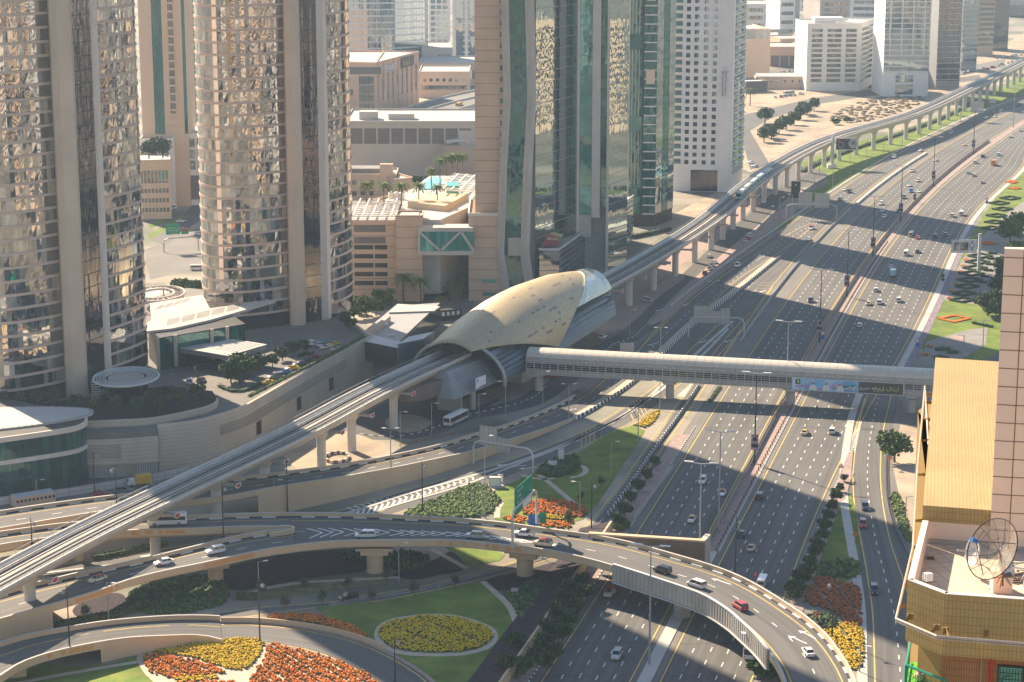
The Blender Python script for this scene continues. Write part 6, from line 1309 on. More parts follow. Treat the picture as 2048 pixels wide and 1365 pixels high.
# ============================================================ NEAR ROOFTOP ON THE RIGHT
M['tile'] = mat('yellow_tile', (.43, .30, .12), .5, .08, .25, spec=.4)
def tilegrid(m, sx_, sz, ax, dark=.8):
 t = m.node_tree; b = t.nodes['Principled BSDF']; L = t.links.new; uv = nd(t, 'ShaderNodeUVMap'); br = nd(t, 'ShaderNodeTexBrick'); br.offset = 0; br.inputs['Scale'].default_value = 1; br.inputs['Brick Width'].default_value = sx_; br.inputs['Row Height'].default_value = sz; br.inputs['Mortar Size'].default_value = .018
 br.inputs['Color1'].default_value = (1, 1, 1, 1); br.inputs['Color2'].default_value = (.90, .90, .88, 1); br.inputs['Mortar'].default_value = (dark, dark * .92, dark * .82, 1); L(uv.outputs[0], br.inputs[0])
 mx = nd(t, 'ShaderNodeMix', data_type='RGBA', blend_type='MULTIPLY'); mx.inputs[0].default_value = 1; src = b.inputs['Base Color'].links[0].from_socket; L(src, mx.inputs[6]); L(br.outputs[0], mx.inputs[7]); L(mx.outputs[2], b.inputs['Base Color'])
tilegrid(M['tile'], .21, .42, 0, .62)
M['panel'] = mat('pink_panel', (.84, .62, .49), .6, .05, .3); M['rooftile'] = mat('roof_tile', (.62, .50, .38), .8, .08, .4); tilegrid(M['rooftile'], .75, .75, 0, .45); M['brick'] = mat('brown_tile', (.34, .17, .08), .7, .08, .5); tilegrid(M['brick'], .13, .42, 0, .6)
near = thing('rooftop_building', 'near apartment tower top clad in yellow tiles, with a sunny roof terrace', 'building', (26, 112, 100))
def uvq(mb, P, uvs, mi=0):
 for p, q in zip(P, uvs): mb.uv[len(mb.v)] = q; mb.v.append(tuple(p))
 mb.f.append(tuple(range(len(mb.v) - len(P), len(mb.v)))); mb.m.append(mi)
def vwall(mb, a, b, z0, z1):
 l = (Vector((b.x, b.y)) - Vector((a.x, a.y))).length; uvq(mb, [(a.x, a.y, z0), (b.x, b.y, z0), (b.x, b.y, z1), (a.x, a.y, z1)], [(0, z0), (l, z0), (l, z1), (0, z1)])
ZP, ZF, ZA = 128.0, 126.6, 128.85
c0, c1, c2 = G(1815.3, 1161, ZP), G(1889.8, 1189.4, ZP), G(2048, 1200.6, ZP); c2 = c1 + (c2 - c1) * 1.8
l1 = G(1845.3, 1042.7, ZP); zb = ZY(1311, c1.y)
mb = MB(); vwall(mb, l1, c0, zb, ZP); vwall(mb, c0, c1, zb, ZP); vwall(mb, c1, c2, zb, ZP); mb.build('parapet_cladding', 'tile', near)
def inn(p, q, d): t = (q - p).normalized(); return Vector((-t.y, t.x, 0)) * d
mb = MB()
for a, b in ((l1, c0), (c0, c1), (c1, c2)): n = inn(a, b, .16); mb.obox(a + n, b + n, .34, ZP + .004, ZP + .05)
mb.build('coping', 'band_lt', near)
mb = MB()
for a, b in ((l1, c0), (c0, c1), (c1, c2)):
 n = inn(a, b, .30); mb.obox(a + n, b + n, .04, ZF - .1, ZP)
mb.build('inner_parapet', 'panel', near)
mb = MB(); bl_ = G(1854, 1088.6, ZF); P = [c0, c1, c2, Vector((c2.x + 2, 119, 0)), Vector((l1.x, 119, 0)), l1]
mb.poly([(p.x, p.y, ZF) for p in P]);
for i, p in enumerate(P): mb.uv[i] = (p.x * .98 + p.y * .2, p.y * .98 - p.x * .2)
mb.build('terrace_floor', 'rooftile', near)
fa_ = [G(1846, 1011, ZA), G(1871, 715.4, ZA), G(2110, 731, ZA), G(2110, 1030, ZA)]
mb = MB(); uvq(mb, [fa_[0], fa_[3], fa_[2], fa_[1]], [(p.x - .2 * p.y, p.y) for p in (fa_[0], fa_[3], fa_[2], fa_[1])]); vwall(mb, fa_[0], fa_[3], ZA - .95, ZA); vwall(mb, fa_[1], fa_[0], ZA - 5, ZA); mb.build('lower_roof', 'tile', near)
mb = MB(); n = Vector((0, .08, 0)); mb.quad(*[(p.x + n.x, p.y + n.y, z) for p, z in ((fa_[0], ZF - .2), (fa_[3], ZF - .2), (fa_[3], ZA - .95), (fa_[0], ZA - .95))]); mb.build('back_wall', 'panel', near)
mb = MB(); mb.obox(fa_[0] + Vector((.4, -.12, 0)), fa_[3] + Vector((0, -.12, 0)), .16, ZF + .004, ZF + .25); mb.build('skirting', 'conc', near)
yB = 116.9; xB = XY(1981, 1045, yB); zB = ZY(497.5, yB); pr = [Vector((xB, yB, 0)), Vector((xB + 1.05, yB - .25, 0)), Vector((xB + 6, yB - .9, 0)), Vector((xB + 6.2, yB - .3, 0)), Vector((xB + .12, yB + .5, 0))]
mb = MB(); mb.prism(pr, ZF - .3, zB); mb.build('stair_block', 'panel', near)
mb = MB(); z = zB - .5
while z > ZF + .6: mb.obox(pr[0] + Vector((0, -.015, 0)), pr[1] + Vector((0, -.015, 0)), .03, z - .018, z + .018); mb.obox(pr[1] + Vector((0, -.015, 0)), pr[2] + Vector((0, -.015, 0)), .03, z - .018, z + .018); z -= 1.06
mb.box((pr[1].x, pr[1].y, (ZF + zB) / 2), (.045, .045, zB - ZF)); mb.build('panel_joint', 'brick', near)
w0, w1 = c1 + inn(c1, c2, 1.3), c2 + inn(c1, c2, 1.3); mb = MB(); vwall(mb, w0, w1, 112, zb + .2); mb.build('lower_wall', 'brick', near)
mb = MB(); vwall(mb, Vector((l1.x + .8, l1.y, 0)), Vector((w0.x + .05, w0.y + .05, 0)), 112, zb + .1); mb.build('lower_wall', 'tile', near)
mb = MB(); mb.poly([(p.x, p.y, zb + .01) for p in [l1, c0, c1, c2, w1, w0][::-1]]); mb.build('soffit', 'panel', near)
dw = (w1 - w0).normalized(); nw = Vector((dw.y, -dw.x, 0)); xs = lambda u: w0 + dw * ((XY(u, 1345, w0.y) - w0.x) / dw.x)
a, b = xs(1990), xs(2062); mb = MB(); mb.obox(a + nw * .05, b + nw * .05, .08, 120.5, ZY(1320, w0.y)); wn = mb.build('window', 'dark', near); mb = MB(); mb.quad(*[(p.x + nw.x * .11, p.y + nw.y * .11, z) for p, z in ((a.lerp(b, .03), 121), (a.lerp(b, .64), 121), (a.lerp(b, .64), ZY(1324, w0.y)), (a.lerp(b, .03), ZY(1324, w0.y)))]); mb.quad(*[(p.x + nw.x * .11, p.y + nw.y * .11, z) for p, z in ((a.lerp(b, .72), 121), (a.lerp(b, 1), 121), (a.lerp(b, 1), ZY(1324, w0.y)), (a.lerp(b, .72), ZY(1324, w0.y)))]); mb.build('pane', 'glTl', wn)
mb = MB(); zt = ZY(1326, w0.y)
for k in range(8): p = a.lerp(b, .06 + .08 * k) + nw * .13; mb.tube([(p.x, p.y, 121), (p.x, p.y, zt)], .015, 4)
for k in range(4):
 z = zt - .25 - .35 * k; p, q = a.lerp(b, .04) + nw * .13, a.lerp(b, .63) + nw * .13; mb.tube([(p.x, p.y, z), (q.x, q.y, z)], .015, 4)
c_ = a.lerp(b, .3) + nw * .13; mb.tube([(c_.x + .42 * math.cos(R(20) * k), c_.y, zt - .8 + .42 * math.sin(R(20) * k)) for k in range(19)], .018, 4); mb.build('grille', 'dark', wn)
for u, r, m in ((1958, .03, 'grey'), (1977, .07, 'red')): p = xs(u) + nw * .12; mb = MB(); mb.tube([(p.x, p.y, 118), (p.x, p.y, zb)], r, 8); mb.build('downpipe', m, near)
zr = 123.2; r0, r1, r2 = G(1821, 1286, zr), G(1812.7, 1330.5, zr), G(1892, 1362, zr)
mb = MB(); q = [r0, r1, r2, Vector((w0.x, w0.y + 2.6, 0)), Vector((l1.x + .8, r0.y + .5, 0))]; mb.prism(q, 121.6, 122.05, mtop=1); bal = mb.build('balcony', ['band', mat('turf', (.10, .36, .03), .95, .15, 4)], near)
M['railgreen'] = mat('green_rail', (.01, .24, .18), .45, .05, 1)
mb = MB(); rr_ = lift([r0, r1, r2], 0); mb.tube(rr_, .075, 6); mb.tube(lift(rr_, -1.0), .04, 6)
for P in (resample([r0, r1], .35), resample([r1, r2], .35)):
 for p in P: mb.tube([p + Vector((0, 0, -1.1)), p], .014, 4)
 for p, q in zip(P[::2], P[2::2]): m_ = (p + q) / 2; d = (q - p).normalized(); mb.tube([m_ + d * .2 * math.cos(R(30) * k) + Vector((0, 0, -.5 + .2 * math.sin(R(30) * k))) for k in range(13)], .014, 4)
mb.tube([r1, r1 + Vector((0, 0, -4))], .09, 6); mb.build('railing', 'railgreen', bal)
mb = MB(); p0 = r0.lerp(r1, .3) + Vector((.6, 0, -.9)); mb.tube([p0, r1 + Vector((.55, .6, -.95))], .06, 6); mb.tube([p0 + Vector((.25, 0, 0)), r1 + Vector((.8, .6, -.95))], .06, 6); mb.build('bamboo_edging', mat('bamboo', (.50, .36, .19), .7, .1, 2), bal)
for p, nf in ((r0.lerp(r1, .25) + Vector((.95, -.2, -1.1)), 'farther'), (r0.lerp(r1, .85) + Vector((.75, 0, -1.1)), 'nearer')):
 pt = thing('plant_pot', nf + ' round clay pot on the artificial grass of the green railed balcony', 'pot', tuple(p), 'pots on the balcony'); mb = MB(); mb.lathe(tuple(p), [(.12, 0), (.27, .2), (.25, .4), (.2, .46)], 12); mb.build('pot_body', 'pier_tan', pt)
mb = MB(); zq = 126.3; RP = [G(u, v, zq) for u, v in [(2090,1291),(1873,1272.9),(1792,1238.4),(1826,1095),(1834,950),(1850,773)]]
rl = thing('cleaning_rail', 'bent metal tube rail on brackets running round the yellow tiled roof edge', 'rail', tuple(RP[2])); mb.tube(RP, .075, 8); mb.tube(lift(RP[:3], -.13), .05, 8); mb.build('rail_tube', mat('rail_metal', (.50, .40, .33), .35, .1, 2, metal=.6), rl)
mb = MB(); q0, q1 = G(1850, 775, zq), G(1857, 890, zq); mb.tube([q0, q1], .06, 6); mb.build('return_tube', 'pier_tan', rl)
for p, dv in ((RP[1].lerp(RP[0], .12), Vector((0, 1.0, 0))), (RP[1].lerp(RP[0], .50), Vector((0, 1.0, 0))), (RP[2].lerp(RP[1], .2), Vector((.5, .9, 0))), (RP[2].lerp(RP[1], .85), Vector((.5, .9, 0)))) + tuple((RP[2].lerp(RP[3], t), Vector((.9, .1, 0))) for t in (.15, .45, .75, 1)) + tuple((G(u, v, zq), Vector((1.3, 0, 0))) for u, v in ((1828, 1042), (1834, 950), (1841, 882), (1845, 840), (1848, 806), (1849, 790))):
 mb = MB(); e = p + dv; mb.quad(p + Vector((0, 0, .06)), e + Vector((0, 0, .25)), e + Vector((0, 0, -.15)), p + Vector((0, 0, -.06))); mb.box((e.x, e.y, e.z), (.3, .12, .34)); mb.build('bracket', 'tile', rl)
def dish(name, label, c, nrm, r, mesh, post, m):
 root = thing(name, label, 'satellite dish', (c.x, c.y, ZF)); n = Vector(nrm).normalized(); a = n.cross(Vector((0, 0, 1))).normalized(); b = n.cross(a); dep = r * .35
 f = lambda q, t: c + a * (r * q * math.cos(t)) + b * (r * q * math.sin(t)) + n * (dep * (q * q - 1))
 mb = MB(); K = 32
 for i in range(5):
  for k in range(K): t0, t1 = 2 * math.pi * k / K, 2 * math.pi * (k + 1) / K; mb.quad(f(i / 5, t0), f((i + 1) / 5, t0), f((i + 1) / 5, t1), f(i / 5, t1))
 mb.build('reflector', m, root, smooth=False)
 mb = MB(); mb.tube([f(1, R(10) * k) for k in range(37)], .035 if mesh else .03, 6)
 if mesh:
  for k in range(12): mb.tube([f(q, R(30) * k) - n * .015 for q in (.02, .25, .5, .75, 1)],   .015, 4)
  for q in (.45, .75): mb.tube([f(q, R(10) * k) - n * .015 for k in range(37)], .014, 4)
 mb.build('frame', 'dark' if mesh else 'wht', root)
 fc = c + n * r * .75; mb = MB();
 for k in range(3): mb.tube([f(.85 if mesh else .3, R(90 + 120 * k)), fc], .022, 4)
 mb.build('feed_strut', 'dark' if mesh else 'grey', root); mb = MB(); mb.tube([fc - n * .1, fc + n * .35], [.12, .14] if mesh else [.05, .06], 8); mb.build('feed_horn', 'blue_sign' if mesh else 'grey', root)
 mb = MB(); mb.tube([c - n * dep, Vector((post.x, post.y, post.z + .9)), post], .06, 8)
 for k in range(3): mb.tube([post + Vector((.45 * math.cos(R(120) * k), .45 * math.sin(R(120) * k), 0)), post + Vector((0, 0, .8))], .025, 4)
 mb.build('mount', mat('rust', (.16, .07, .05), .8, .1, 2) if mesh else 'wht', root)
def meshmat():
 m = bpy.data.materials.new('dish_mesh'); m.use_nodes = True; t = m.node_tree; t.nodes.clear(); o = nd(t, 'ShaderNodeOutputMaterial'); d = nd(t, 'ShaderNodeBsdfDiffuse'); d.inputs[0].default_value = (.42, .36, .29, 1); tr_ = nd(t, 'ShaderNodeBsdfTransparent'); mx = nd(t, 'ShaderNodeMixShader'); mx.inputs[0].default_value = .34; t.links.new(tr_.outputs[0], mx.inputs[1]); t.links.new(d.outputs[0], mx.inputs[2]); t.links.new(mx.outputs[0], o.inputs[0]); return m
M['dmesh'] = meshmat()
zy = lambda u, v, y: Vector((XY(u, v, y), y, ZY(v, y)))
dish('mesh_dish', 'large see-through mesh satellite dish on a rusty post, on the roof terrace', zy(1984, 1098, 108.6), (-.70, -.38, .42), 1.72, True, Vector((G(2005, 1172, ZF + .9).x, G(2005, 1172, ZF + .9).y, ZF + .9)), 'dmesh')
dish('white_dish', 'white solid dish partly behind the mesh dish, standing further right', zy(2013, 1130, 109.5), (.80, -.50, .30), 1.0, False, Vector((G(2040, 1155, ZF).x, 110.6, ZF)), 'wht')
dish('white_dish', 'narrow white solid dish seen edge on, left of the mesh dish', zy(1945, 1105, 112), (-.93, -.22, .20), .78, False, Vector((G(1938, 1122, ZF).x, G(1938, 1122, ZF).y, ZF)), 'wht')
p = G(2004, 1186, ZF); pl = thing('dish_plinth', 'tan block plinth carrying the rusty dish post', 'plinth', tuple(p)); mb = MB(); mb.box((p.x, p.y + .3, ZF + .45), (1.05, .8, .9)); mb.build('block', 'panel', pl); mb = MB(); mb.box((p.x, p.y + .3, ZF + .93), (1.12, .87, .06)); mb.build('cap', 'rooftile', pl)
p = G(1857, 1168, ZP); sr = thing('roof_siren', 'small white weathered box lamp on the corner of the roof parapet', 'lamp', tuple(p)); mb = MB(); mb.box((p.x, p.y + .25, ZP + .30), (.42, .36, .42), .4); mb.build('housing', 'wht', sr); mb = MB(); mb.box((p.x, p.y + .25, ZP + .07), (.34, .3, .12), .4); mb.build('base', 'dark', sr); mb = MB(); mb.tube([(p.x - .24, p.y + .2, ZP + .1), (p.x - .24, p.y + .2, ZP + .6), (p.x + .24, p.y + .2, ZP + .6), (p.x + .24, p.y + .2, ZP + .1)], .02, 4); mb.build('bracket', 'rubber', sr)
p = G(1860, 1118, ZF); cr = thing('floor_box', 'small brown weathered box lying on the shaded roof terrace', 'box', tuple(p)); mb = MB(); mb.prism([(p.x - .2, p.y - .15), (p.x + .2, p.y - .2), (p.x + .25, p.y + .1), (p.x - .15, p.y + .2)], ZF, ZF + .2); mb.build('box_body', 'bark', cr); mb = MB(); mb.prism([(p.x - .21, p.y - .16), (p.x + .21, p.y - .21), (p.x + .26, p.y + .11), (p.x - .16, p.y + .21)], ZF + .2, ZF + .23); mb.build('lid', 'pier_tan', cr)
p = G(2030, 1160, ZF); sc_ = thing('scrap_pile', 'heap of broken tan panels behind the dish plinth on the roof', 'scrap', tuple(p));
for k in range(6): mb = MB(); mb.box((p.x + .25 * (k % 3) - .2, p.y + .15 * k - .3, ZF + .08 + .1 * k), (1.1, .5, .05), .3 * k); mb.build('panel', 'pier_tan', sc_)
mb = MB(); mb.prism([l1 + Vector((.9, .6, 0)), c0 + Vector((.9, .9, 0)), c1 + Vector((.3, 1.4, 0)), c2 + Vector((0, 1.4, 0)), Vector((c2.x, 150, 0)), Vector((G(1871, 716, ZA).x + .2, 155, 0))], 0, ZF - .35); mb.build('body', 'tile', near)
# ============================================================ VEHICLES
CARCOL = {'white': (.75, .74, .72), 'silver': (.42, .43, .44), 'grey': (.16, .17, .18), 'black': (.018, .018, .02), 'dark blue': (.02, .035, .08), 'blue': (.03, .16, .50), 'red': (.36, .02, .025), 'beige': (.60, .50, .36), 'orange': (.62, .17, .02), 'yellow': (.70, .42, .02), 'pale blue': (.30, .50, .58), 'teal': (.02, .45, .48), 'cream': (.68, .58, .42), 'green': (.05, .25, .12)}
for k, c in CARCOL.items():
 m = mat('paint_' + k.replace(' ', '_'), c, .30, .03, .5, spec=.55); m.node_tree.nodes['Principled BSDF'].inputs['Coat Weight'].default_value = .5; m.node_tree.nodes['Principled BSDF'].inputs['Coat Roughness'].default_value = .08; M['c_' + k] = m
def loft(mb, secs, mi=0):
 """octagonal sections (x, half width, bottom, top, chamfer)"""
 base = len(mb.v)
 for x, w_, zb_, zt_, c in secs:
  for y, z in ((-w_ + c, zb_), (w_ - c, zb_), (w_, zb_ + c), (w_, zt_ - c), (w_ - c, zt_), (-w_ + c, zt_), (-w_, zt_ - c), (-w_, zb_ + c)): mb.v.append((x, y, z))
 for i in range(len(secs) - 1):
  for k in range(8): j = (k + 1) % 8; mb.f.append((base + i * 8 + k, base + (i + 1) * 8 + k, base + (i + 1) * 8 + j, base + i * 8 + j)[::-1]); mb.m.append(mi)
 mb.f.append(tuple(base + k for k in range(8))[::-1]); mb.m.append(mi); e = base + (len(secs) - 1) * 8; mb.f.append(tuple(e + k for k in range(8))); mb.m.append(mi)
SPEC = {  # body sections, cabin (x rear bottom, x front bottom, x rear top, x front top, width, top width, z0, z1), wheel x, radius
'saloon': ([(-2.32,.70,.42,.82,.1),(-2.2,.84,.30,.96,.12),(-1.3,.90,.24,1.0,.12),(.9,.90,.24,.97,.12),(1.9,.86,.26,.84,.12),(2.3,.70,.36,.66,.1)], (-1.85,1.05,-1.15,.30,.82,.62,.95,1.45), (-1.4,1.42), .33),
'hatchback': ([(-2.0,.74,.40,.95,.1),(-1.9,.84,.30,1.05,.12),(-1.0,.88,.24,1.05,.12),(.9,.88,.24,1.0,.12),(1.7,.84,.26,.86,.12),(2.05,.70,.36,.66,.1)], (-1.95,1.05,-1.6,.30,.80,.64,1.0,1.52), (-1.25,1.3), .33),
'SUV': ([(-2.3,.80,.45,1.05,.1),(-2.2,.92,.36,1.15,.12),(-1.2,.96,.30,1.18,.12),(1.0,.96,.30,1.14,.12),(2.1,.92,.34,1.02,.12),(2.4,.80,.45,.82,.1)], (-2.2,1.15,-1.95,.50,.88,.74,1.12,1.80), (-1.45,1.5), .40),
'minivan': ([(-2.4,.80,.40,1.05,.1),(-2.3,.92,.30,1.12,.12),(-1.2,.95,.26,1.12,.12),(1.3,.95,.26,1.08,.12),(2.1,.90,.28,.90,.12),(2.45,.76,.36,.70,.1)], (-2.35,1.65,-2.15,.75,.87,.74,1.06,1.76), (-1.5,1.6), .35),
'sports car': ([(-2.2,.80,.38,.82,.1),(-2.0,.94,.26,.92,.12),(-1.0,.96,.20,.92,.12),(.8,.95,.20,.84,.12),(1.8,.92,.22,.70,.12),(2.25,.76,.30,.50,.08)], (-1.75,.95,-.75,.10,.80,.58,.84,1.20), (-1.35,1.35), .34),
}
WH = MB(); WH.lathe((0, 0, 0), [(.6, -.12), (1, -.12), (1, .12), (.6, .12)], 12)
def wheel_mesh(r):
 mb = MB(); mb.tube([(0, -.12, 0), (0, .12, 0)], r, 12, 0); mb.tube([(0, -.135, 0), (0, .135, 0)], r * .55, 10, 1); return mb
def make_car(kind, col, roof=None, parts=True):
 secs, cab, wx, wr = SPEC['SUV' if kind == 'pickup' else kind]; name = {'saloon': 'saloon_car', 'hatchback': 'hatchback_car', 'SUV': 'suv_car', 'minivan': 'minivan_car', 'sports car': 'sports_car', 'pickup': 'pickup_truck'}[kind]
 body = MB();
 if kind == 'pickup': secs = [(-2.6,.84,.5,1.05,.06),(-2.55,.9,.42,1.10,.06),(-.6,.92,.38,1.10,.08),(1.0,.92,.36,1.12,.12),(2.2,.9,.38,1.02,.12),(2.5,.78,.48,.84,.1)]; cab = (-.65,1.25,-.45,.55,.86,.70,1.08,1.75); wx = (-1.6, 1.65)
 loft(body, secs)
 if kind == 'pickup': body.box((-1.6, 0, 1.12), (1.8, 1.5, .04), 0, 1)
 xb, xf, tb, tf, w0, w1, z0, z1 = cab; win = MB()
 B = [(xb, -w0, z0), (xf, -w0, z0), (xf, w0, z0), (xb, w0, z0)]; T = [(tb, -w1, z1), (tf, -w1, z1), (tf, w1, z1), (tb, w1, z1)]
 for i in range(4): j = (i + 1) % 4; win.quad(B[i], B[j], T[j], T[i])
 win.quad(*T); rf = MB(); m_ = (tf + tb) / 2; l_ = (tf - tb)
 loft(rf, [(tb - .06, w1 - .04, z1 - .04, z1 + .02, .01), (tb + .15, w1 + .03, z1 - .05, z1 + .05, .02), (tf - .1, w1 + .03, z1 - .05, z1 + .05, .02), (tf + .08, w1 - .04, z1 - .05, z1 + .01, .01)])
 for sg in (-1, 1):                                       # pillars
  for b_, t_ in (((xb, sg * w0, z0), (tb, sg * w1, z1)), ((xf, sg * w0, z0), (tf, sg * w1, z1)), (((xb + xf) / 2 - .1, sg * w0, z0), (m_ - .05, sg * w1, z1))): rf.tube([b_, t_], .05, 4, 1)
 bc = M['c_' + col]; rc = M['c_' + (roof or col)]
 x0, x1 = secs[0][0], secs[-1][0]; zl = secs[-1][3] - .14; zr = secs[0][3] - .14
 if parts:
  root = thing(name, 'x', 'car', world=False); b = body.build('body', [bc, M['rubber']], root); win.build('windows', 'carglass', b); rf.build('roof', [rc, bc], b)
  me = None
  for x in wx:
   for sg in (-1, 1):
    if me is None: o = wheel_mesh(wr).build('wheel', ['rubber', 'steel'], root); me = o.data
    else: o = bpy.data.objects.new('wheel', me); COL.objects.link(o); o.parent = root
    o.location = (x, sg * .80, wr)
  for nm, x, z, m in (('headlight', x1 - .04, zl, 'lamp_w'), ('taillight', x0 + .04, zr, 'lamp_r')):
   for sg in (-1, 1): q = MB(); q.box((x, sg * .58, z), (.16, .34, .16)); q.build(nm, m, root)
  for x, z, m in ((x0 - .01, zr - .22, 'wht'),): q = MB(); q.box((x, 0, z), (.05, .5, .12)); q.build('number_plate', m, root)
  return root
 for x in wx:
  for sg in (-1, 1): body.tube([(x, sg * .80 - .12, wr), (x, sg * .80 + .12, wr)], wr, 8, 1)
 for sg in (-1, 1): body.box((x1 - .04, sg * .58, zl), (.16, .34, .16), 0, 4); body.box((x0 + .04, sg * .58, zr), (.16, .34, .16), 0, 5)
 for src, mm in ((win, {0: 2}), (rf, {0: 3, 1: 0})):
  n = len(body.v); body.v += src.v; body.f += [tuple(i + n for i in f) for f in src.f]; body.m += [mm[i] for i in src.m]
 o = body.build(name, [bc, M['rubber'], M['carglass'], rc, M['lamp_w'], M['lamp_r']]); return tag(o, 'x', 'car')
def boxy(name, cat, L, W, H, col, z0=.45, cabin=None, stripe=None, parts=True, win=(1.3, 2.2), roofcol=None, nose=.25, front_glass=True):
 """buses, vans and trucks"""
 root = thing(name, 'x', cat, world=False); mb = MB(); h2 = W / 2
 loft(mb, [(-L / 2, h2 - .08, z0, H - .1, .15), (-L / 2 + .15, h2, z0 - .1, H, .15), (L / 2 - nose, h2, z0 - .1, H, .15), (L / 2, h2 - .1, z0, H - .25, .15)]); b = mb.build('body', 'c_' + col if 'c_' + col in M else col, root)
 if win:
  mb = MB()
  for sg in (-1, 1): mb.box((-.1, sg * (h2 + .005), (win[0] + win[1]) / 2), (L - .8, .03, win[1] - win[0]))
  mb.box((-L / 2 - .005, 0, (win[0] + win[1]) / 2), (.03, W * .8, win[1] - win[0]))
  if front_glass: mb.box((L / 2 - .02, 0, (win[0] + win[1]) / 2 + .05), (.12, W * .84, win[1] - win[0] + .1))
  mb.build('windows', 'carglass', b)
 if roofcol or H > 2.6: mb = MB(); mb.box((-.2, 0, H + .06), (L * .86, W * .84, .14)); mb.box((L * .2, 0, H + .2), (1.6, 1.2, .2)); mb.build('roof', roofcol or 'wht', b)
 if stripe:
  mb = MB()
  for sg in (-1, 1): mb.box((0, sg * (h2 + .01), win[0] - .18), (L - .3, .03, .22))
  mb.box((L / 2 + .0, 0, .75), (.12, W * .9, .6)); mb.build('stripe', stripe, b)
 me = None; r = .5 if L > 8 else .36
 for x in (-L * .3, L * .32):
  for sg in (-1, 1):
   if me is None: o = wheel_mesh(r).build('wheel', ['rubber', 'steel'], root); me = o.data
   else: o = bpy.data.objects.new('wheel', me); COL.objects.link(o); o.parent = root
   o.location = (x, sg * (h2 - .12), r)
 for sg in (-1, 1):
  q = MB(); q.box((L / 2 - .02, sg * h2 * .72, .8), (.12, .3, .2)); q.build('headlight', 'lamp_w', root); q = MB(); q.box((-L / 2 - .02, sg * h2 * .8, .9), (.08, .2, .35)); q.build('taillight', 'lamp_r', root)
 return root
def make_truck(col, boxcol):
 root = thing('box_truck', 'x', 'truck', world=False); mb = MB(); loft(mb, [(1.1, 1.0, .5, 2.1, .1), (1.3, 1.05, .45, 2.3, .12), (2.7, 1.05, .45, 2.3, .12), (3.1, .95, .5, 1.5, .1)]); b = mb.build('cab', 'c_' + col, root)
 mb = MB(); mb.box((2.95, 0, 1.75), (.3, 1.7, .7)); mb.build('windscreen', 'carglass', b); mb = MB(); mb.box((-1.2, 0, 1.95), (4.4, 2.2, 2.4)); mb.build('cargo_box', 'c_' + boxcol, root); me = None
 for x in (-2.0, 2.1):
  for sg in (-1, 1):
   if me is None: o = wheel_mesh(.45).build('wheel', ['rubber', 'steel'], root); me = o.data
   else: o = bpy.data.objects.new('wheel', me); COL.objects.link(o); o.parent = root
   o.location = (x, sg * .95, .45)
 for sg in (-1, 1): q = MB(); q.box((-3.42, sg * .85, .9), (.06, .25, .3)); q.build('taillight', 'lamp_r', root)
 return root
PROTO = {}; VQ = []
def place(key, maker, loc, rz, where, noun, group, cat):
 if key not in PROTO: o = maker(); PROTO[key] = o; o.location = loc; o.rotation_euler = (0, 0, rz)
 else: o = clone(PROTO[key], loc, rz)
 o['category'] = cat; o['group'] = group; VQ.append((o, noun, where, loc)); return o
def car(kind, col, u, v, rz, where, group, roof=None, z=Z0 + .01, near=None, noun=None):
 p = G(u, v, z); near = (p.y < 800) if near is None else near
 n = noun or (f'{col} {roof}-roofed taxi {kind}' if roof else f'{col} {kind}')
 return place((kind, col, roof, near), lambda: make_car(kind, col, roof, near), p, rz, where, n, group, 'taxi' if roof else ('pickup' if kind == 'pickup' else 'car'))
def hd(f, y, back=False): a = math.atan2(10, f(y + 5) - f(y - 5)); return a + math.pi if back else a
def outb(kind, col, u, v, roof=None, f=RLf): y = G(u, v).y; return car(kind, col, u, v, hd(f, y), 'on the outbound lanes ' + ('beyond' if y > 700 else 'this side of') + ' the footbridge', 'traffic on the outbound lanes', roof)
def inb(kind, col, u, v, roof=None, f=LRf): y = G(u, v).y; return car(kind, col, u, v, hd(f, y, True), 'on the inbound lanes ' + ('beyond' if y > 700 else 'this side of') + ' the footbridge', 'traffic on the inbound lanes', roof)
for a in [('SUV','black',1519.6,997),('saloon','black',1484,1072),('saloon','cream',1502.6,1100,'red'),('saloon','cream',1609.6,868.7,'yellow'),('SUV','white',1664.6,866.6),('saloon','black',1681,772),('hatchback','white',1752.6,583),('saloon','beige',1737.6,610),('SUV','white',1759,608),('SUV','white',1797.7,603.7),('hatchback','white',1719.4,654),('saloon','white',1782,537,'red'),('saloon','dark blue',1835.6,505.7),('saloon','orange',1836,478),('SUV','black',1871,475.7),('SUV','grey',1891,472.8),('SUV','white',1904.8,434),('saloon','pale blue',1937,348),('saloon','beige',1948,352.7),('saloon','silver',1965,367),('SUV','black',1966,315.4),('SUV','white',1997.9,311.6),('SUV','white',1950.6,326.8),('saloon','white',2021,275.7),('saloon','white',2042,263,'red')]: outb(*a)
for a in [('SUV','white',1405,966),('saloon','white',1444.6,990,'red'),('saloon','cream',1383.7,1043,'yellow'),('SUV','cream',1218,1191,'red'),('SUV','silver',1234,1315.7),('SUV','black',1621.4,604.5),('SUV','white',1762,409.8),('saloon','white',1765,423.7),('saloon','white',1768.6,435.5),('saloon','dark blue',1797,424.5),('SUV','grey',1807.4,397.4),('saloon','white',1819,373,'teal'),('SUV','blue',1822.4,385),('saloon','white',1839.4,385,'teal'),('SUV','white',1836,363.7),('SUV','white',1824.3,344),('saloon','white',1871,322.4),('saloon','yellow',1928.6,292),('saloon','white',1971.4,238),('SUV','black',1986,230.4),('saloon','white',1990,234.8),('saloon','white',2001.6,223.5),('SUV','dark blue',2037,211.5),('saloon','white',2046,226)]: inb(*a)
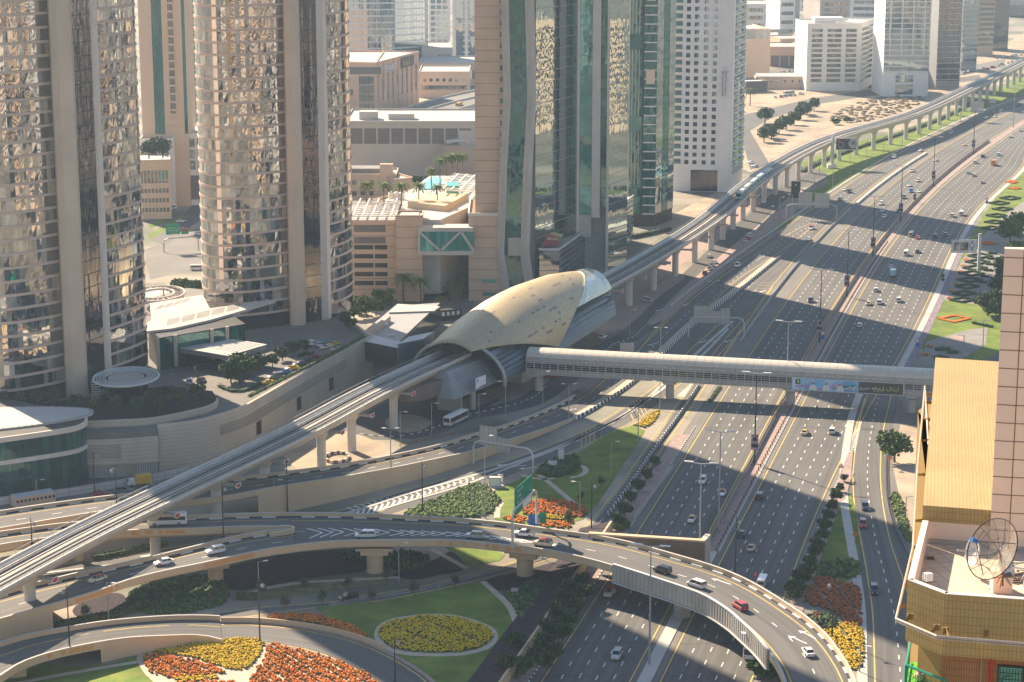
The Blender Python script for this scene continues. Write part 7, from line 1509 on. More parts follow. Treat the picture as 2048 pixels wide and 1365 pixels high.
for kind, col, u, v, roof in [('SUV','white',1902,267.6,None),('saloon','white',1840.4,303.5,None),('SUV','white',1787.8,316.7,None),('saloon','white',1690,381.6,None),('SUV','black',1698.7,386,None),('SUV','grey',1680,402,None),('minivan','white',1623,459,'red'),('saloon','white',1617,481,None),('SUV','white',1474.7,534,None)]:
 y = G(u, v).y; car(kind, col, u, v, hd(CLf, y, True), 'on the collector road beyond the footbridge', 'traffic on the collector road', roof)
EXc = mix(EL, ER, .5)
def onpath(P, p, back): i = min(range(len(P)), key=lambda k: (P[k].x - p.x) ** 2 + (P[k].y - p.y) ** 2); return heading(P, i) + (math.pi if back else 0)
for kind, col, u, v, roof in [('SUV','dark blue',1730,1018,None),('SUV','red',1725.7,1053,None),('SUV','black',1748,1185,None)]: car(kind, col, u, v, onpath(EXc, G(u, v), True) + math.pi, 'on the exit road at the right', 'traffic on the exit road', roof)
for kind, col, u, v, roof, z, P in [('saloon','cream',195,1163,'red',7,F1Ra),('saloon','white',328,1129,None,7.6,F1Ra),('SUV','white',431,1107,None,7.9,F1Ra),('minivan','white',731,1075,None,8,FXR),('SUV','silver',950,1077,None,8,FXR),('pickup','white',1048,1073,None,8,FXR),('SUV','cream',1086,1092,'red',8,FXR),('SUV','black',1325,1146,None,8,FXR),('minivan','white',1393,1174,None,8,FXR),('SUV','red',1480,1218,None,8,FXR),('saloon','white',1616,1309,None,8,FXR)]:
 zz = (zf1(u) - 1 if P is F1Ra else 8) + .03; car(kind, col, u, v, onpath(P, G(u, v, zz), True), 'on the lower ramp beside the metro piers' if P is F1Ra else 'on the curved flyover deck', 'cars on the flyover', roof, z=zz, near=True)
car('SUV', 'black', 697, 1199, onpath(DA, G(697, 1199), True) + math.pi, 'on the slip road passing under the flyover', 'traffic on the slip road', near=True)
sa_h = lambda u, v: onpath(SA, G(u, v), True)
for kind, col, u, v, roof, where in [('saloon','white',1418.6,515,None,'driving along the service road by the metro'),('saloon','white',1291,601,None,'parked under the viaduct right of the station'),('SUV','silver',1298,604,None,'parked under the viaduct right of the station'),('saloon','white',1206,677,None,'on the service road beside the station')]: car(kind, col, u, v, sa_h(u, v), where, 'cars along the service road', roof)
for i, (kind, col, u, v) in enumerate([('SUV','white',1498,474),('saloon','red',1494,479),('saloon','white',1488,484),('saloon','white',1429,527),('hatchback','white',1424.5,533),('hatchback','white',1420,540),('saloon','red',1410,549),('saloon','white',1441,466)]): car(kind, col, u, v, sa_h(u, v) + (.5 if i < 3 else 0), 'parked along the pavement of the service road', 'cars along the service road')
for kind, col, u, v, rz in [('saloon','black',1524,396,2.9),('SUV','silver',1587,393,3.0),('saloon','white',1500,327,2.2),('hatchback','blue',1510,335,2.2)]: car(kind, col, u, v, rz, 'near the junction below the far viaduct', 'cars at the viaduct junction')
for kind, col, u, v, rz in [('sports car','yellow',534,768,-2.6),('SUV','grey',551,757,-2.6),('sports car','blue',570,747,-2.6),('sports car','yellow',584,739,-2.6),('saloon','dark blue',600,731,-2.6),('sports car','black',614,724,-2.6),('sports car','red',628,716,-2.6),('sports car','white',597,690,2.4),('SUV','white',622,691,2.2),('saloon','white',636,693,2.0),('sports car','teal',643,685,1.9),('sports car','cream',653,697,-2.4),('sports car','cream',674,701,-2.6),('sports car','yellow',668,691,-2.5),('saloon','black',402,764,1.4),('SUV','silver',379,768,1.7)]:
 car(kind, col, u, v, rz, 'parked on the hotel forecourt above the podium wall', 'cars on the hotel forecourt', z=PZ + .02, near=True)
def big(key, mk, u, v, z, rz, label, cat, group='large vehicles'): o = place(key, mk, G(u, v, z), rz, '', label, group, cat); return o
big('bus1', lambda: boxy('city_bus', 'bus', 12, 2.5, 3.0, 'white', stripe='red', win=(1.35, 2.6), roofcol='wht'), 912, 845, Z0, sa_h(912, 845), 'red and white city bus on the service road under the station', 'bus')
o = PROTO['bus1']; q = MB(); q.box((6.02, 0, 2.62), (.1, 1.5, .3)); q.build('destination_sign', mat('amber_sign', (.75, .16, .02), .5, .02, 1), o)
big('bus2', lambda: boxy('coach', 'bus', 9.5, 2.4, 3.0, 'white', win=(1.5, 2.4), roofcol='wht'), 335, 1050, 8.03, onpath(F2R, G(335, 1050, 8), True), 'white minibus coach on the upper ramp beside a metro pier', 'bus')
big('bus1', None, 1505, 1303, Z0, hd(RLf, 430) , 'red and white bus driving out from under the curved flyover', 'bus')
big('bus3', lambda: boxy('city_bus', 'bus', 11, 2.5, 3.0, 'red', win=(1.3, 2.4), roofcol='c_yellow'), 1115, 751, Z0, sa_h(1115, 751), 'red and yellow bus half hidden under the footbridge end', 'bus')
big('van1', lambda: boxy('minibus', 'van', 5.2, 1.9, 2.25, 'white', win=(1.15, 1.85), z0=.4), 1524, 1172, Z0, hd(RLf, 485), 'white passenger van behind the curved flyover parapet', 'van')
big('van1', None, 1812, 511, Z0, hd(RLf, G(1812, 511).y), 'white van on the outbound lanes, near a dark blue saloon', 'van')
big('van1', None, 1923, 431, Z0, hd(RLf, G(1923, 431).y), 'white van on the outbound lanes near the far watch billboard', 'van')
big('van2', lambda: boxy('minibus', 'van', 5.2, 1.9, 2.25, 'beige', win=(1.15, 1.85), z0=.4), 1822, 473, Z0, hd(RLf, G(1822, 473).y), 'beige van on the outbound lanes, beside an orange saloon', 'van')
big('trk1', lambda: make_truck('white', 'pale blue'), 1786, 553, Z0, hd(RLf, G(1786, 553).y), 'pale blue box truck on the outbound lanes', 'truck')
big('trk2', lambda: make_truck('orange', 'orange'), 1988, 331, Z0, hd(RLf, G(1988, 331).y), 'small orange box truck far up the outbound lanes', 'truck')
big('bus4', lambda: boxy('school_bus', 'bus', 11, 2.5, 3.0, 'yellow', win=(1.5, 2.4), roofcol='c_yellow'), 918, 214, 8.1, heading(oa, 20) + .2, 'yellow bus on the overpass behind the tan tower', 'bus')
for i, (u, v, l) in enumerate(((1672,169,'white coach parked left of another coach below the blue tower'),(1694,168,'white coach parked at the blue tower, rightmost of the pair'),(1636,163,'white coach behind the site cabins, in front of the white office'),(1512,148,'white coach parked left of a row of cars by the cream block'),(1578,190,'white coach parked beside the shed yard fence'))): big('bus2', None, u, v, .05, .15 + i * .1, l, 'bus', 'coaches parked far off')
big('van1', None, 343, 419, .05, .1, 'white van in the street between the two hotel towers, by the slit windowed block', 'van'); big('van1', None, 393, 540, .05, .1, 'white van beside the second hotel tower base, behind the lobby canopy', 'van')
for u, v in ((362,445),(397,470)): car('saloon', 'white', u, v, .6, 'in the street between the hotel towers', 'cars between the hotel towers')
ct_ = big('trk3', lambda: make_truck('white', 'yellow'), 278, 972, .05, math.pi + .35, 'white cab lorry with a yellow load at the yard by the podium doors', 'truck')
car('saloon', 'red', 200, 992, .5, 'in the yard beside the tan ramp', 'cars in the yard'); car('SUV', 'grey', 247, 986, .3, 'in the yard beside the tan ramp', 'cars in the yard')
random.seed(11)
far_rows = [(1530,152,1612,139,9,'in the car park row by the cream block'),(1738,178,1800,172,7,'in the row below the blue tower entrance'),(1800,176,1880,164,8,'in the street row right of the blue tower'),(1880,160,1945,145,8,'in the car park below the grey glass towers'),(1900,152,1990,136,9,'in the rear row below the grey glass towers'),(1545,196,1606,190,6,'on the lot beside the site hut'),(1960,142,2040,122,8,'in the far right lot by the viaduct'),(1990,118,2045,110,6,'in the far lot below the arcaded building')]
for (u0, v0, u1, v1, n, wh) in far_rows:
 for k in range(n):
  t = (k + .5) / n + random.uniform(-.03, .03); car(random.choice(['saloon', 'SUV', 'SUV', 'hatchback']), random.choice(['white', 'white', 'white', 'silver', 'grey', 'black', 'red', 'pale blue']), u0 + (u1 - u0) * t, v0 + (v1 - v0) * t + random.uniform(-1, 1), random.choice([.2, 1.4, 1.6]), wh, 'parked cars far off')
from collections import defaultdict
grp = defaultdict(list)
for o, n, wh, loc in VQ: grp[(n, wh)].append((o, loc))
for (n, wh), L_ in grp.items():
 L_.sort(key=lambda t: PX(t[1])[1] if 'beyond' not in wh else -PX(t[1])[1])
 if 'this side' in wh: L_.sort(key=lambda t: PX(t[1])[1])
 for i, (o, loc) in enumerate(L_):
  l = f'{n} {wh}'.strip()
  if len(L_) > 1: l += (f', {(ordinal(i) + " ") if i else ""}nearest it' if 'footbridge' in wh else (f', {ordinal(i)} from the top' if len(L_) < 9 else ''))
  o['label'] = l
p = G(1634, 822); mc = thing('motorcycle', 'dark motorcycle with a rider on the outbound lanes this side of the footbridge', 'motorcycle', tuple(p)); h = hd(RLf, p.y); f = Vector((math.cos(h), math.sin(h), 0))
mb = MB()
for s_ in (-.7, .7): c = p + f * s_ + Vector((0, 0, .32)); n_ = Vector((-f.y, f.x, 0)) * .07; mb.tube([c - n_, c + n_], .32, 12)
mb.build('wheel', 'rubber', mc); mb = MB(); mb.tube([p + f * -.75 + Vector((0, 0, .75)), p + f * 0 + Vector((0, 0, .6)), p + f * .55 + Vector((0, 0, .95))], [.14, .22, .12], 8); mb.tube([p + f * .7 + Vector((0, 0, .3)), p + f * .5 + Vector((0, 0, 1.05))], .04, 5); mb.build('frame', 'red', mc)
rd = thing('person', 'rider in dark clothes and helmet on the motorcycle', 'person', tuple(p)); mb = MB(); mb.tube([p + f * -.2 + Vector((0, 0, .8)), p + f * -.12 + Vector((0, 0, 1.2)), p + f * .05 + Vector((0, 0, 1.42)), p + f * .1 + Vector((0, 0, 1.5))], [.18, .22, .16, .07], 8); mb.lathe(tuple(p + f * .12 + Vector((0, 0, 1.5))), [(.05, 0), (.14, .08), (.14, .2), (.06, .28)], 10)
sd_ = Vector((-f.y, f.x, 0))
for s_ in (-1, 1): mb.tube([p + f * -.2 + sd_ * .12 * s_ + Vector((0, 0, .82)), p + f * .25 + sd_ * .22 * s_ + Vector((0, 0, .72)), p + f * .05 + sd_ * .2 * s_ + Vector((0, 0, .3))], [.1, .09, .06], 6); mb.tube([p + f * .02 + sd_ * .2 * s_ + Vector((0, 0, 1.36)), p + f * .25 + sd_ * .28 * s_ + Vector((0, 0, 1.1)), p + f * .5 + sd_ * .25 * s_ + Vector((0, 0, 1.05))], [.07, .055, .04], 6)
mb.build('body', 'dark', rd)
# ============================================================ STREET FURNITURE
def tall_lamp(h=26.0, banner=None):
 root = thing('median_lamp', 'x', 'lamp post', world=False); mb = MB(); mb.tube([(0, 0, 0), (0, 0, 1.4)], .30, 8); mb.tube([(0, 0, 1.4), (0, 0, h * .55), (0, 0, h)], [.24, .19, .12], 8); mb.build('pole', 'dark' if banner else 'grey', root)
 mb = MB(); mb.tube([(-3.2, 0, h + .35), (0, 0, h), (3.2, 0, h + .35)], .12, 6); mb.build('arm', 'ltgrey', root)
 for s_ in (-1, 1): mb = MB(); mb.box((s_ * 3.0, 0, h + .42), (2.2, .5, .22)); mb.build('lamp_head', 'wht', root)
 if banner: mb = MB(); mb.box((0, -.3, 6.2), (2.0, .12, 4.6)); b = mb.build('banner', banner, root); mb = MB(); mb.box((0, -.37, 5.2), (1.9, .05, 1.0)); mb.lathe((0, -.36, 7.2), [(.5, -.6), (.55, 0), (.3, .6)], 8, sy=.1); mb.build('banner_print', 'dark' if banner != 'wht' else 'red', b)
 return root
M['ban_p'] = mat('banner_purple', (.14, .09, .20), .7, .3, .8, col2=(.45, .30, .36), s2=.5); M['ban_b'] = mat('banner_blue', (.05, .09, .26), .7, .3, .8, col2=(.35, .20, .28), s2=.5)
LT = {None: tall_lamp(), 'ban_p': tall_lamp(banner='ban_p'), 'ban_b': tall_lamp(banner='ban_b')}; used = set()
def uselamp(D, k, loc, rz, label, group):
 if k not in used: o = D[k]; used.add(k); o.location = loc; o.rotation_euler = (0, 0, rz); o['label'] = label; o['group'] = group
 else: o = clone(D[k], loc, rz, label, group)
 return o
gy = lambda y: Vector((LRf(y) + gap(y) * .35, y, .17))
ML = [(424, None), (487, None), (516, None), (579, 'ban_p'), (648, None), (735, 'ban_p'), (818, 'ban_b'), (905, 'ban_p'), (1000, 'ban_p'), (1110, 'ban_p'), (1240, 'ban_p'), (1370, None)]
for i, (y, b) in enumerate(ML):
 wh = 'this side of the footbridge' if y < 652 else 'beyond the footbridge'; k = (4 - i if i < 5 else i - 5)
 uselamp(LT, b, gy(y), hd(LRf, y) - math.pi / 2, f'tall double armed lamp on the median {wh}' + (f', {ordinal(k)} away from it'), 'median lamp posts')
def street_lamp(h, double=False, dark=False):
 root = thing('lantern_post' if dark else 'street_lamp', 'x', 'lamp post', world=False); mb = MB(); mb.tube([(0, 0, 0), (0, 0, h)], [.17 if not dark else .2, .09], 7)
 if dark: mb.lathe((0, 0, 0), [(.5, 0), (.4, .5), (.22, .8), (.2, 1.2)], 10)
 mb.build('pole', 'dark' if dark else 'grey', root)
 for s_ in ((-1, 1) if double else (1,)):
  mb = MB(); mb.tube([(0, 0, h - .15), (s_ * (1.6 if not dark else .9), 0, h if not dark else h - .3)], .06, 5); mb.build('arm', 'dark' if dark else 'grey', root); mb = MB()
  if dark: mb.lathe((s_ * .9, 0, h - 1.3), [(.1, 0), (.34, .1), (.42, .6), (.1, 1.0)], 10)
  else: mb.box((s_ * 1.8, 0, h), (1.1, .4, .18))
  mb.build('lantern' if dark else 'lamp_head', 'wht' if not dark else 'grey', root)
 if dark: mb = MB(); mb.tube([(0, 0, h), (0, 0, h + 1.1)], [.1, .02], 6); mb.build('finial', 'dark', root)
 return root
SL = {}
def lamp(kind, u, v, vt, wh, z=0.0, rz=0.0):
 p = G(u, v, z); h = round(ZY(vt, p.y) - z); h = max(6, min(22, h)); k = (kind, h)
 if k not in SL: SL[k] = street_lamp(h, kind == 'double', kind == 'dark')
 n = {'single': 'single arm grey street lamp', 'double': 'double arm grey street lamp', 'dark': 'dark ornate lantern post'}[kind]
 uselamp(SL, k, p, rz, n + ' ' + wh, 'lantern posts' if kind == 'dark' else 'street lamps')
for a in [('double',782,942,855,'on the wall of the retained ramp, above its middle',4.5),('dark',845,1025,930,'in front of the olive shrub bank by the chevron road'),('single',970,1037,846,'very tall, right of the olive shrub bank'),('single',801,882,826,'left of the bus turnaround island'),('single',863.6,871,805,'at the lower edge of the bus turnaround'),('single',958,840,786,'beside the rear of the city bus'),('single',1011,826,761,'on the verge right of the city bus'),('single',1085.6,806,745,'at the kerb near the round footbridge pier'),('double',1137.5,844.6,765,'at the start of the tan ramp wall'),('single',1319.5,819,765,'at the tip of the small marigold wedge'),('single',1276,884,820,'at the right corner of the triangle lawn'),('single',1222.5,947,885,'at the layby corner of the triangle lawn'),('single',1160,1030,960,'beside the rust coloured flower fan'),('double',1321,712,655,'behind the footbridge near the sign back'),('double',1426.7,619,561,'between the planted strip and the wide gantry'),('single',1259,679.7,622,'on the sand verge behind the footbridge'),('single',1926.7,716,673,'on the lawn beyond the yellow tiled roof'),('single',1965.7,695.5,637,'by the side road beyond the tiled roof'),('dark',139.5,1303.7,1181,'standing on the loop ramp parapet',4.0),('single',217,1241,1162,'by the yellow green hedge above the loop ramp'),('single',518,1198,1122,'in front of the clipped bush on the slip road'),('dark',520,1287,1168,'at the tip of the big yellow marigold bed'),('single',798,1167,1089,'on the slip road verge left of the round pier'),('dark',790,1370,1275,'by the oval yellow bed, cut by the lower edge'),('dark',190,994,909,'in front of the glass hall doors'),('dark',233.4,1012.7,936,'on the ramp kerb above the metro line',7.0),('single',74,1003,960,'behind the cream site cabin'),('dark',64,1090,1060,'on the upper ramp at the left edge',8.0),('dark',447,1076,972,'on the gore parapet of the upper ramp',8.0),('dark',575.4,1026,924,'behind the upper ramp in front of the tan wall'),('single',548.5,1026,960,'thin, left of the dark post by the tan wall'),('single',424.5,918,900,'behind the metro girder by the podium columns'),('dark',1182.7,1066,967,'at the bridge beam end of the triangle garden'),('dark',1470,1160,1040,'rising behind the curved flyover parapet'),('dark',1664,1278,1164,'between the rust bed and the yellow bed'),('single',1719,1345,1308,'at the lower tip of the exit garden'),('single',1628,388,350,'on the far lawn left of the totem'),('single',1638,356,316,'on the far lawn beside the leaning billboard'),('single',1665,380,330,'on the far lawn verge, next to the leaning billboard'),('single',1699,355,312,'on the far lawn verge, second past the billboard'),('single',1732,336,283,'on the far lawn verge, third past the billboard'),('single',1767,313,275,'on the far lawn verge, fourth past the billboard'),('single',1804,295,252,'on the far lawn verge, fifth past the billboard'),('single',1843,277,236,'on the far lawn verge, sixth past the billboard'),('single',1881,261,222,'on the far lawn verge, seventh past the billboard'),('single',1537,464,414,'on the verge left of the twin gantry'),('single',1559,441,396,'beside the left leg of the twin gantry'),('single',1584,434,390,'between the totem and the twin gantry'),('single',1810,1062,995,'on the sand right of the exit road')]:
 kind, u, v, vt, wh = a[:5]; lamp(kind, u, v, vt, wh, a[5] if len(a) > 5 else 0.0, random.choice([0, .4, -.4, 3.1]))
def gantry(name, label, pl, pr_, ztop, boards, facing=None, green=False):
 a, b = pl, pr_; d = (b - a).normalized(); n = Vector((d.y, -d.x, 0)); root = thing(name, label, 'sign gantry', tuple(a)); L = (b - a).length; zb = ztop
 mb = MB(); P = [a, a + Vector((0, 0, zb - 2.0)), a + d * .5 + Vector((0, 0, zb - .7)), a + d * 2 + Vector((0, 0, zb)), b - d * 2 + Vector((0, 0, zb)), b - d * .5 + Vector((0, 0, zb - .7)), b + Vector((0, 0, zb - 2.0)), b]; P = [Vector((p.x, p.y, p.z)) for p in P]; mb.tube(P, .26, 8); mb.build('frame', 'ltgrey' if not green else 'steel', root)
 for (s0, s1, z0, z1) in boards:
  q0, q1 = a + d * s0 - n * .4, a + d * s1 - n * .4; mb = MB(); mb.obox(q0, q1, .14, z0, z1); bo = mb.build('sign_board', 'conc_lt' if not green else 'green_sign', root); mb = MB()
  k = max(2, int((s1 - s0) / 1.3))
  if not green:
   for i in range(k + 1): p = q0.lerp(q1, i / k) + n * .12; mb.box((p.x, p.y, (z0 + z1) / 2), (.16, .16, z1 - z0), math.atan2(d.y, d.x))
   for z in (z0 + .4, z1 - .4): mb.obox(q0 + n * .2, q1 + n * .2, .12, z, z + .14)
   mb.build('board_stiffener', 'grey', bo)
 return root
a, b = G(1377, 675), G(1487.6, 677.7); z1 = ZY(612, a.y); gantry('sign_gantry', 'wide gantry beyond the footbridge showing the grey back of one stepped sign board', a, b, ZY(634, a.y), [(1.8, 6.6, ZY(646, a.y), z1), (6.7, 11.2, ZY(646, a.y), ZY(622, a.y)), (11.3, 14.6, ZY(648, a.y), ZY(616, a.y))])
a, b = G(1572, 439), G(1673, 439.5); gantry('sign_gantry', 'twin board gantry with grey sign backs over the far collector road', a, b, ZY(409, a.y), [(5.8, 12.0, ZY(415, a.y), ZY(385, a.y)), (13.6, 20.4, ZY(416.5, a.y), ZY(387, a.y))])
a, b = G(947, 928), G(1066, 948); gantry('sign_gantry', 'gantry with a stepped grey sign back beside the tan ramp wall', a, b, ZY(880, a.y), [(2.0, 7.6, ZY(888, a.y), ZY(849, a.y)), (7.7, 11.9, ZY(896, a.y), ZY(868, a.y))])
a = G(1921, 243); b = a + Vector((13, -3, 0)); r = thing('sign_gantry', 'single curved arm gantry with one grey sign back at the far verge', 'sign gantry', tuple(a)); zt = ZY(217, a.y); mb = MB(); mb.tube([a, a + Vector((0, 0, zt - 3)), a + Vector((1.2, 0, zt - 1)), a + Vector((4, 0, zt)), a + Vector((13, -2, zt))], .3, 8); mb.build('frame', 'ltgrey', r); mb = MB(); mb.obox(a + Vector((6, -1, 0)), a + Vector((14.5, -2, 0)), .2, zt - 2.6, zt + 4.6); mb.build('sign_board', 'conc_lt', r)
for (u0, u1, v0, v1, ub, vb, l) in ((1240, 1268, 686, 703, 1254, 712, 'small grey sign back behind the station end of the footbridge'), (1979, 1992, 198, 206, 1985, 222, 'small square grey sign back on the far verge of the highway')):
 a = G(ub, vb); r = thing('road_sign', l, 'sign', tuple(a)); x0, x1 = XY(u0, (v0 + v1) / 2, a.y), XY(u1, (v0 + v1) / 2, a.y); mb = MB(); mb.box(((x0 + x1) / 2, a.y, (ZY(v0, a.y) + ZY(v1, a.y)) / 2), (x1 - x0, .15, ZY(v0, a.y) - ZY(v1, a.y))); mb.build('sign_board', 'conc_lt', r); mb = MB()
 for t in (.25, .75): mb.box((x0 + (x1 - x0) * t, a.y + .15, ZY(v1, a.y) / 2 + .8), (.2, .2, ZY(v1, a.y) + 1.5))
 mb.build('post', 'grey', r)
a = G(1025, 1096, 9); b = G(1073, 1048, 9); r = thing('direction_sign', 'tall green direction sign with Arabic and English lines on a gantry over the curved flyover', 'sign gantry', tuple(a)); zt = a.z + 9.0
mb = MB(); d = (b - a).normalized(); mb.tube([a, Vector((a.x, a.y, zt - 2)), Vector((a.x + d.x, a.y + d.y, zt - .4)), Vector((a.x + 3 * d.x, a.y + 3 * d.y, zt)), Vector((b.x - 2 * d.x, b.y - 2 * d.y, zt)), Vector((b.x - .4 * d.x, b.y - .4 * d.y, zt - .8)), Vector((b.x, b.y, zt - 2)), b], .3, 8); mb.build('frame', 'ltgrey', r)
n = Vector((d.y, -d.x, 0)); q0, q1 = a + d * 3.2 - n * .45, b - d * 2.6 - n * .45; mb = MB(); mb.obox(q0, q1, .15, zt - 2.4, zt + 4.2); bo = mb.build('sign_board', 'green_sign', r); ra = math.atan2(-d.y, -d.x)
L_ = (q1 - q0).length
fr = lambda t, z: tuple(q0.lerp(q1, t) - n * .1 + Vector((0, 0, z - q0.z)))
def slant(tx, t, z, s_, m='wht'): text3(tx, fr(t, z), s_, ra + math.pi, m, bo)
rv = ra;
dn = n * -1
for f_ in (1, -1):
 o_ = n * (.1 * f_)
 for tx, t, z, s_, m in (('Dubai Mall', .12, zt + 2.9, 1.1, 'wht'), ('Al Safa', .12, zt + 1.5, 1.1, 'wht'), ('Abu Dhabi', .12, zt + .1, 1.1, 'wht')):
  p = (q0 if f_ > 0 else q1).lerp(q1 if f_ > 0 else q0, t) + o_; text3(tx, (p.x, p.y, z), s_, math.atan2(d.y, d.x) + (0 if f_ > 0 else math.pi), m, bo)
 mb = MB()
 for t0, t1, m in ((.45, .95, 0),): p, q = q0.lerp(q1, t0) + o_ * 1.0, q0.lerp(q1, t1) + o_ * 1.0; mb.obox(p, q, .03, zt - 2.2, zt - .3)
 mb.build('white_panel', 'wht', bo)
r2 = thing('road_sign', 'small blue and green sign on its own post beside the tall green sign', 'sign', tuple(G(1072, 1052))); p = G(1072, 1052, 8); mb = MB(); mb.box((p.x - .6, p.y, 9.4), (2.6, .12, 2.8)); mb.build('sign_board', 'blue_sign', r2); mb = MB(); mb.box((p.x + 1.6, p.y, 10.0), (1.6, .12, 2.6)); mb.build('sign_board', 'green_sign', r2); mb = MB(); mb.tube([(p.x + .4, p.y + .15, 0), (p.x + .4, p.y + .15, 11)], .12, 6); mb.build('post', 'ltgrey', r2)
a, b = G(328, 505), G(397, 500); r = gantry('direction_sign', 'green direction gantry facing us in the gap between the hotel towers', a, b, ZY(478, a.y), [(1.3, 7.6, ZY(471, a.y), ZY(450, a.y)), (8.2, 11.4, ZY(472, a.y), ZY(464, a.y))], green=True)
for tx, x, z, s_ in (('مركز دبي المالي', 1.9, ZY(458, a.y), 1.1), ('Financial Centre', 1.9, ZY(463, a.y), .75), ('دبي مول', 2.6, ZY(468, a.y), .8)): p = a + Vector((x, -.1, 0)); text3(tx, (p.x, p.y + .25, z), s_, 0, 'wht', r)
mb = MB(); p0, p1 = a + Vector((8.2, -.1, 0)), a + Vector((11.4, -.1, 0)); mb.obox(p0, p1, .2, ZY(463, a.y), ZY(457, a.y)); mb.build('brown_board', 'brick', r)
def billboard(label, u0, u1, v0, v1, ub, vb, m, lean=0.0, ypost=None):
 a = G(ub, vb); y = a.y; r = thing('billboard', label, 'billboard', tuple(a)); x0, x1 = XY(u0, v0, y), XY(u1, v0, y); z0, z1 = ZY(v1, y), ZY(v0, y); mb = MB(); mb.box(((x0 + x1) / 2, y, (z0 + z1) / 2), (x1 - x0 + .8, .5, z1 - z0 + .8)); mb.build('frame', 'ltgrey', r); mb = MB(); mb.box(((x0 + x1) / 2, y - .28, (z0 + z1) / 2), (x1 - x0, .06, z1 - z0)); f = mb.build('poster', m, r); return r, f, (x0, x1, y - .33, z0, z1)
r, f, (x0, x1, y, z0, z1) = billboard('white watch billboard with two dark photographs, hung beside a tall grey mast by the gardens', 1905, 1952, 482, 504, 1958, 545, 'wht')
mb = MB(); mb.box((x1 + 1.6, y + .4, (z1 + 3) / 2), (1.1, 1.0, z1 + 3)); mb.tube([(x1 + 1.6, y + .4, z1 + 2.8), (x0 + 4, y + .4, z1)], .1, 4); mb.build('mast', 'ltgrey', r)
for t0, t1, m in ((.06, .30, (.22, .16, .13)), (.33, .68, (.10, .065, .06))): mb = MB(); mb.box((x0 + (x1 - x0) * (t0 + t1) / 2, y, (z0 + z1) / 2), ((x1 - x0) * (t1 - t0), .05, (z1 - z0) * .76)); mb.build('photo_print', mat('photo_print', m, .6, .6, .5, col2=(.45, .38, .30), s2=.3), f)
mb = MB(); cx = x0 + (x1 - x0) * .84; zc_ = (z0 + z1) / 2 + .5; mb.tube([(cx + 1.0 * math.cos(R(20) * k), y, zc_ + 1.0 * math.sin(R(20) * k)) for k in range(19)], .25, 5); mb.box((cx, y, zc_ + 1.6), (1.2, .08, 1.0)); mb.box((cx, y, zc_ - 1.6), (1.2, .08, 1.0)); mb.build('watch_print', 'grey', f)
r, f, (x0, x1, y, z0, z1) = billboard('dark watch billboard with a red logo on a leaning post under the far viaduct', 1673, 1713, 278, 299, 1663, 337, mat('ad_black', (.03, .03, .033), .5, .1, .5))
a = G(1663, 337); mb = MB(); mb.tube([a, Vector((XY(1667, 268, a.y), a.y, ZY(268, a.y)))], [1.2, .9], 8); mb.build('mast', 'ltgrey', r); mb = MB(); mb.box((a.x, a.y - .4, 1.2), (5, 3, 2.2)); mb.build('base', 'wht', r)
w_, h_ = x1 - x0, z1 - z0
def ringp(par, nm, c, ro, t_, m): mb = MB(); mb.tube([(x0 + w_ * c[0] + ro * math.cos(R(20) * k), y, z0 + h_ * c[1] + ro * math.sin(R(20) * k)) for k in range(19)], t_, 5); mb.build(nm, m, par)
ringp(f, 'watch_print', (.22, .42), 1.5, .28, 'grey'); ringp(f, 'watch_print', (.84, .55), 2.2, .45, 'ltgrey'); ringp(f, 'watch_print', (.84, .55), 1.1, .3, 'ltgrey'); ringp(f, 'logo', (.12, .85), .5, .5, 'red')
a = G(1591, 396); r = thing('advert_totem', 'black upright advert totem at the junction left of the twin gantry', 'sign', tuple(a)); mb = MB(); mb.box((a.x, a.y, 4.2), (4.6, .7, 8.4)); mb.build('panel', 'dark', r); mb = MB(); mb.box((a.x, a.y - .4, 6.6), (.9, .06, .9)); mb.build('logo', 'ltgrey', r)
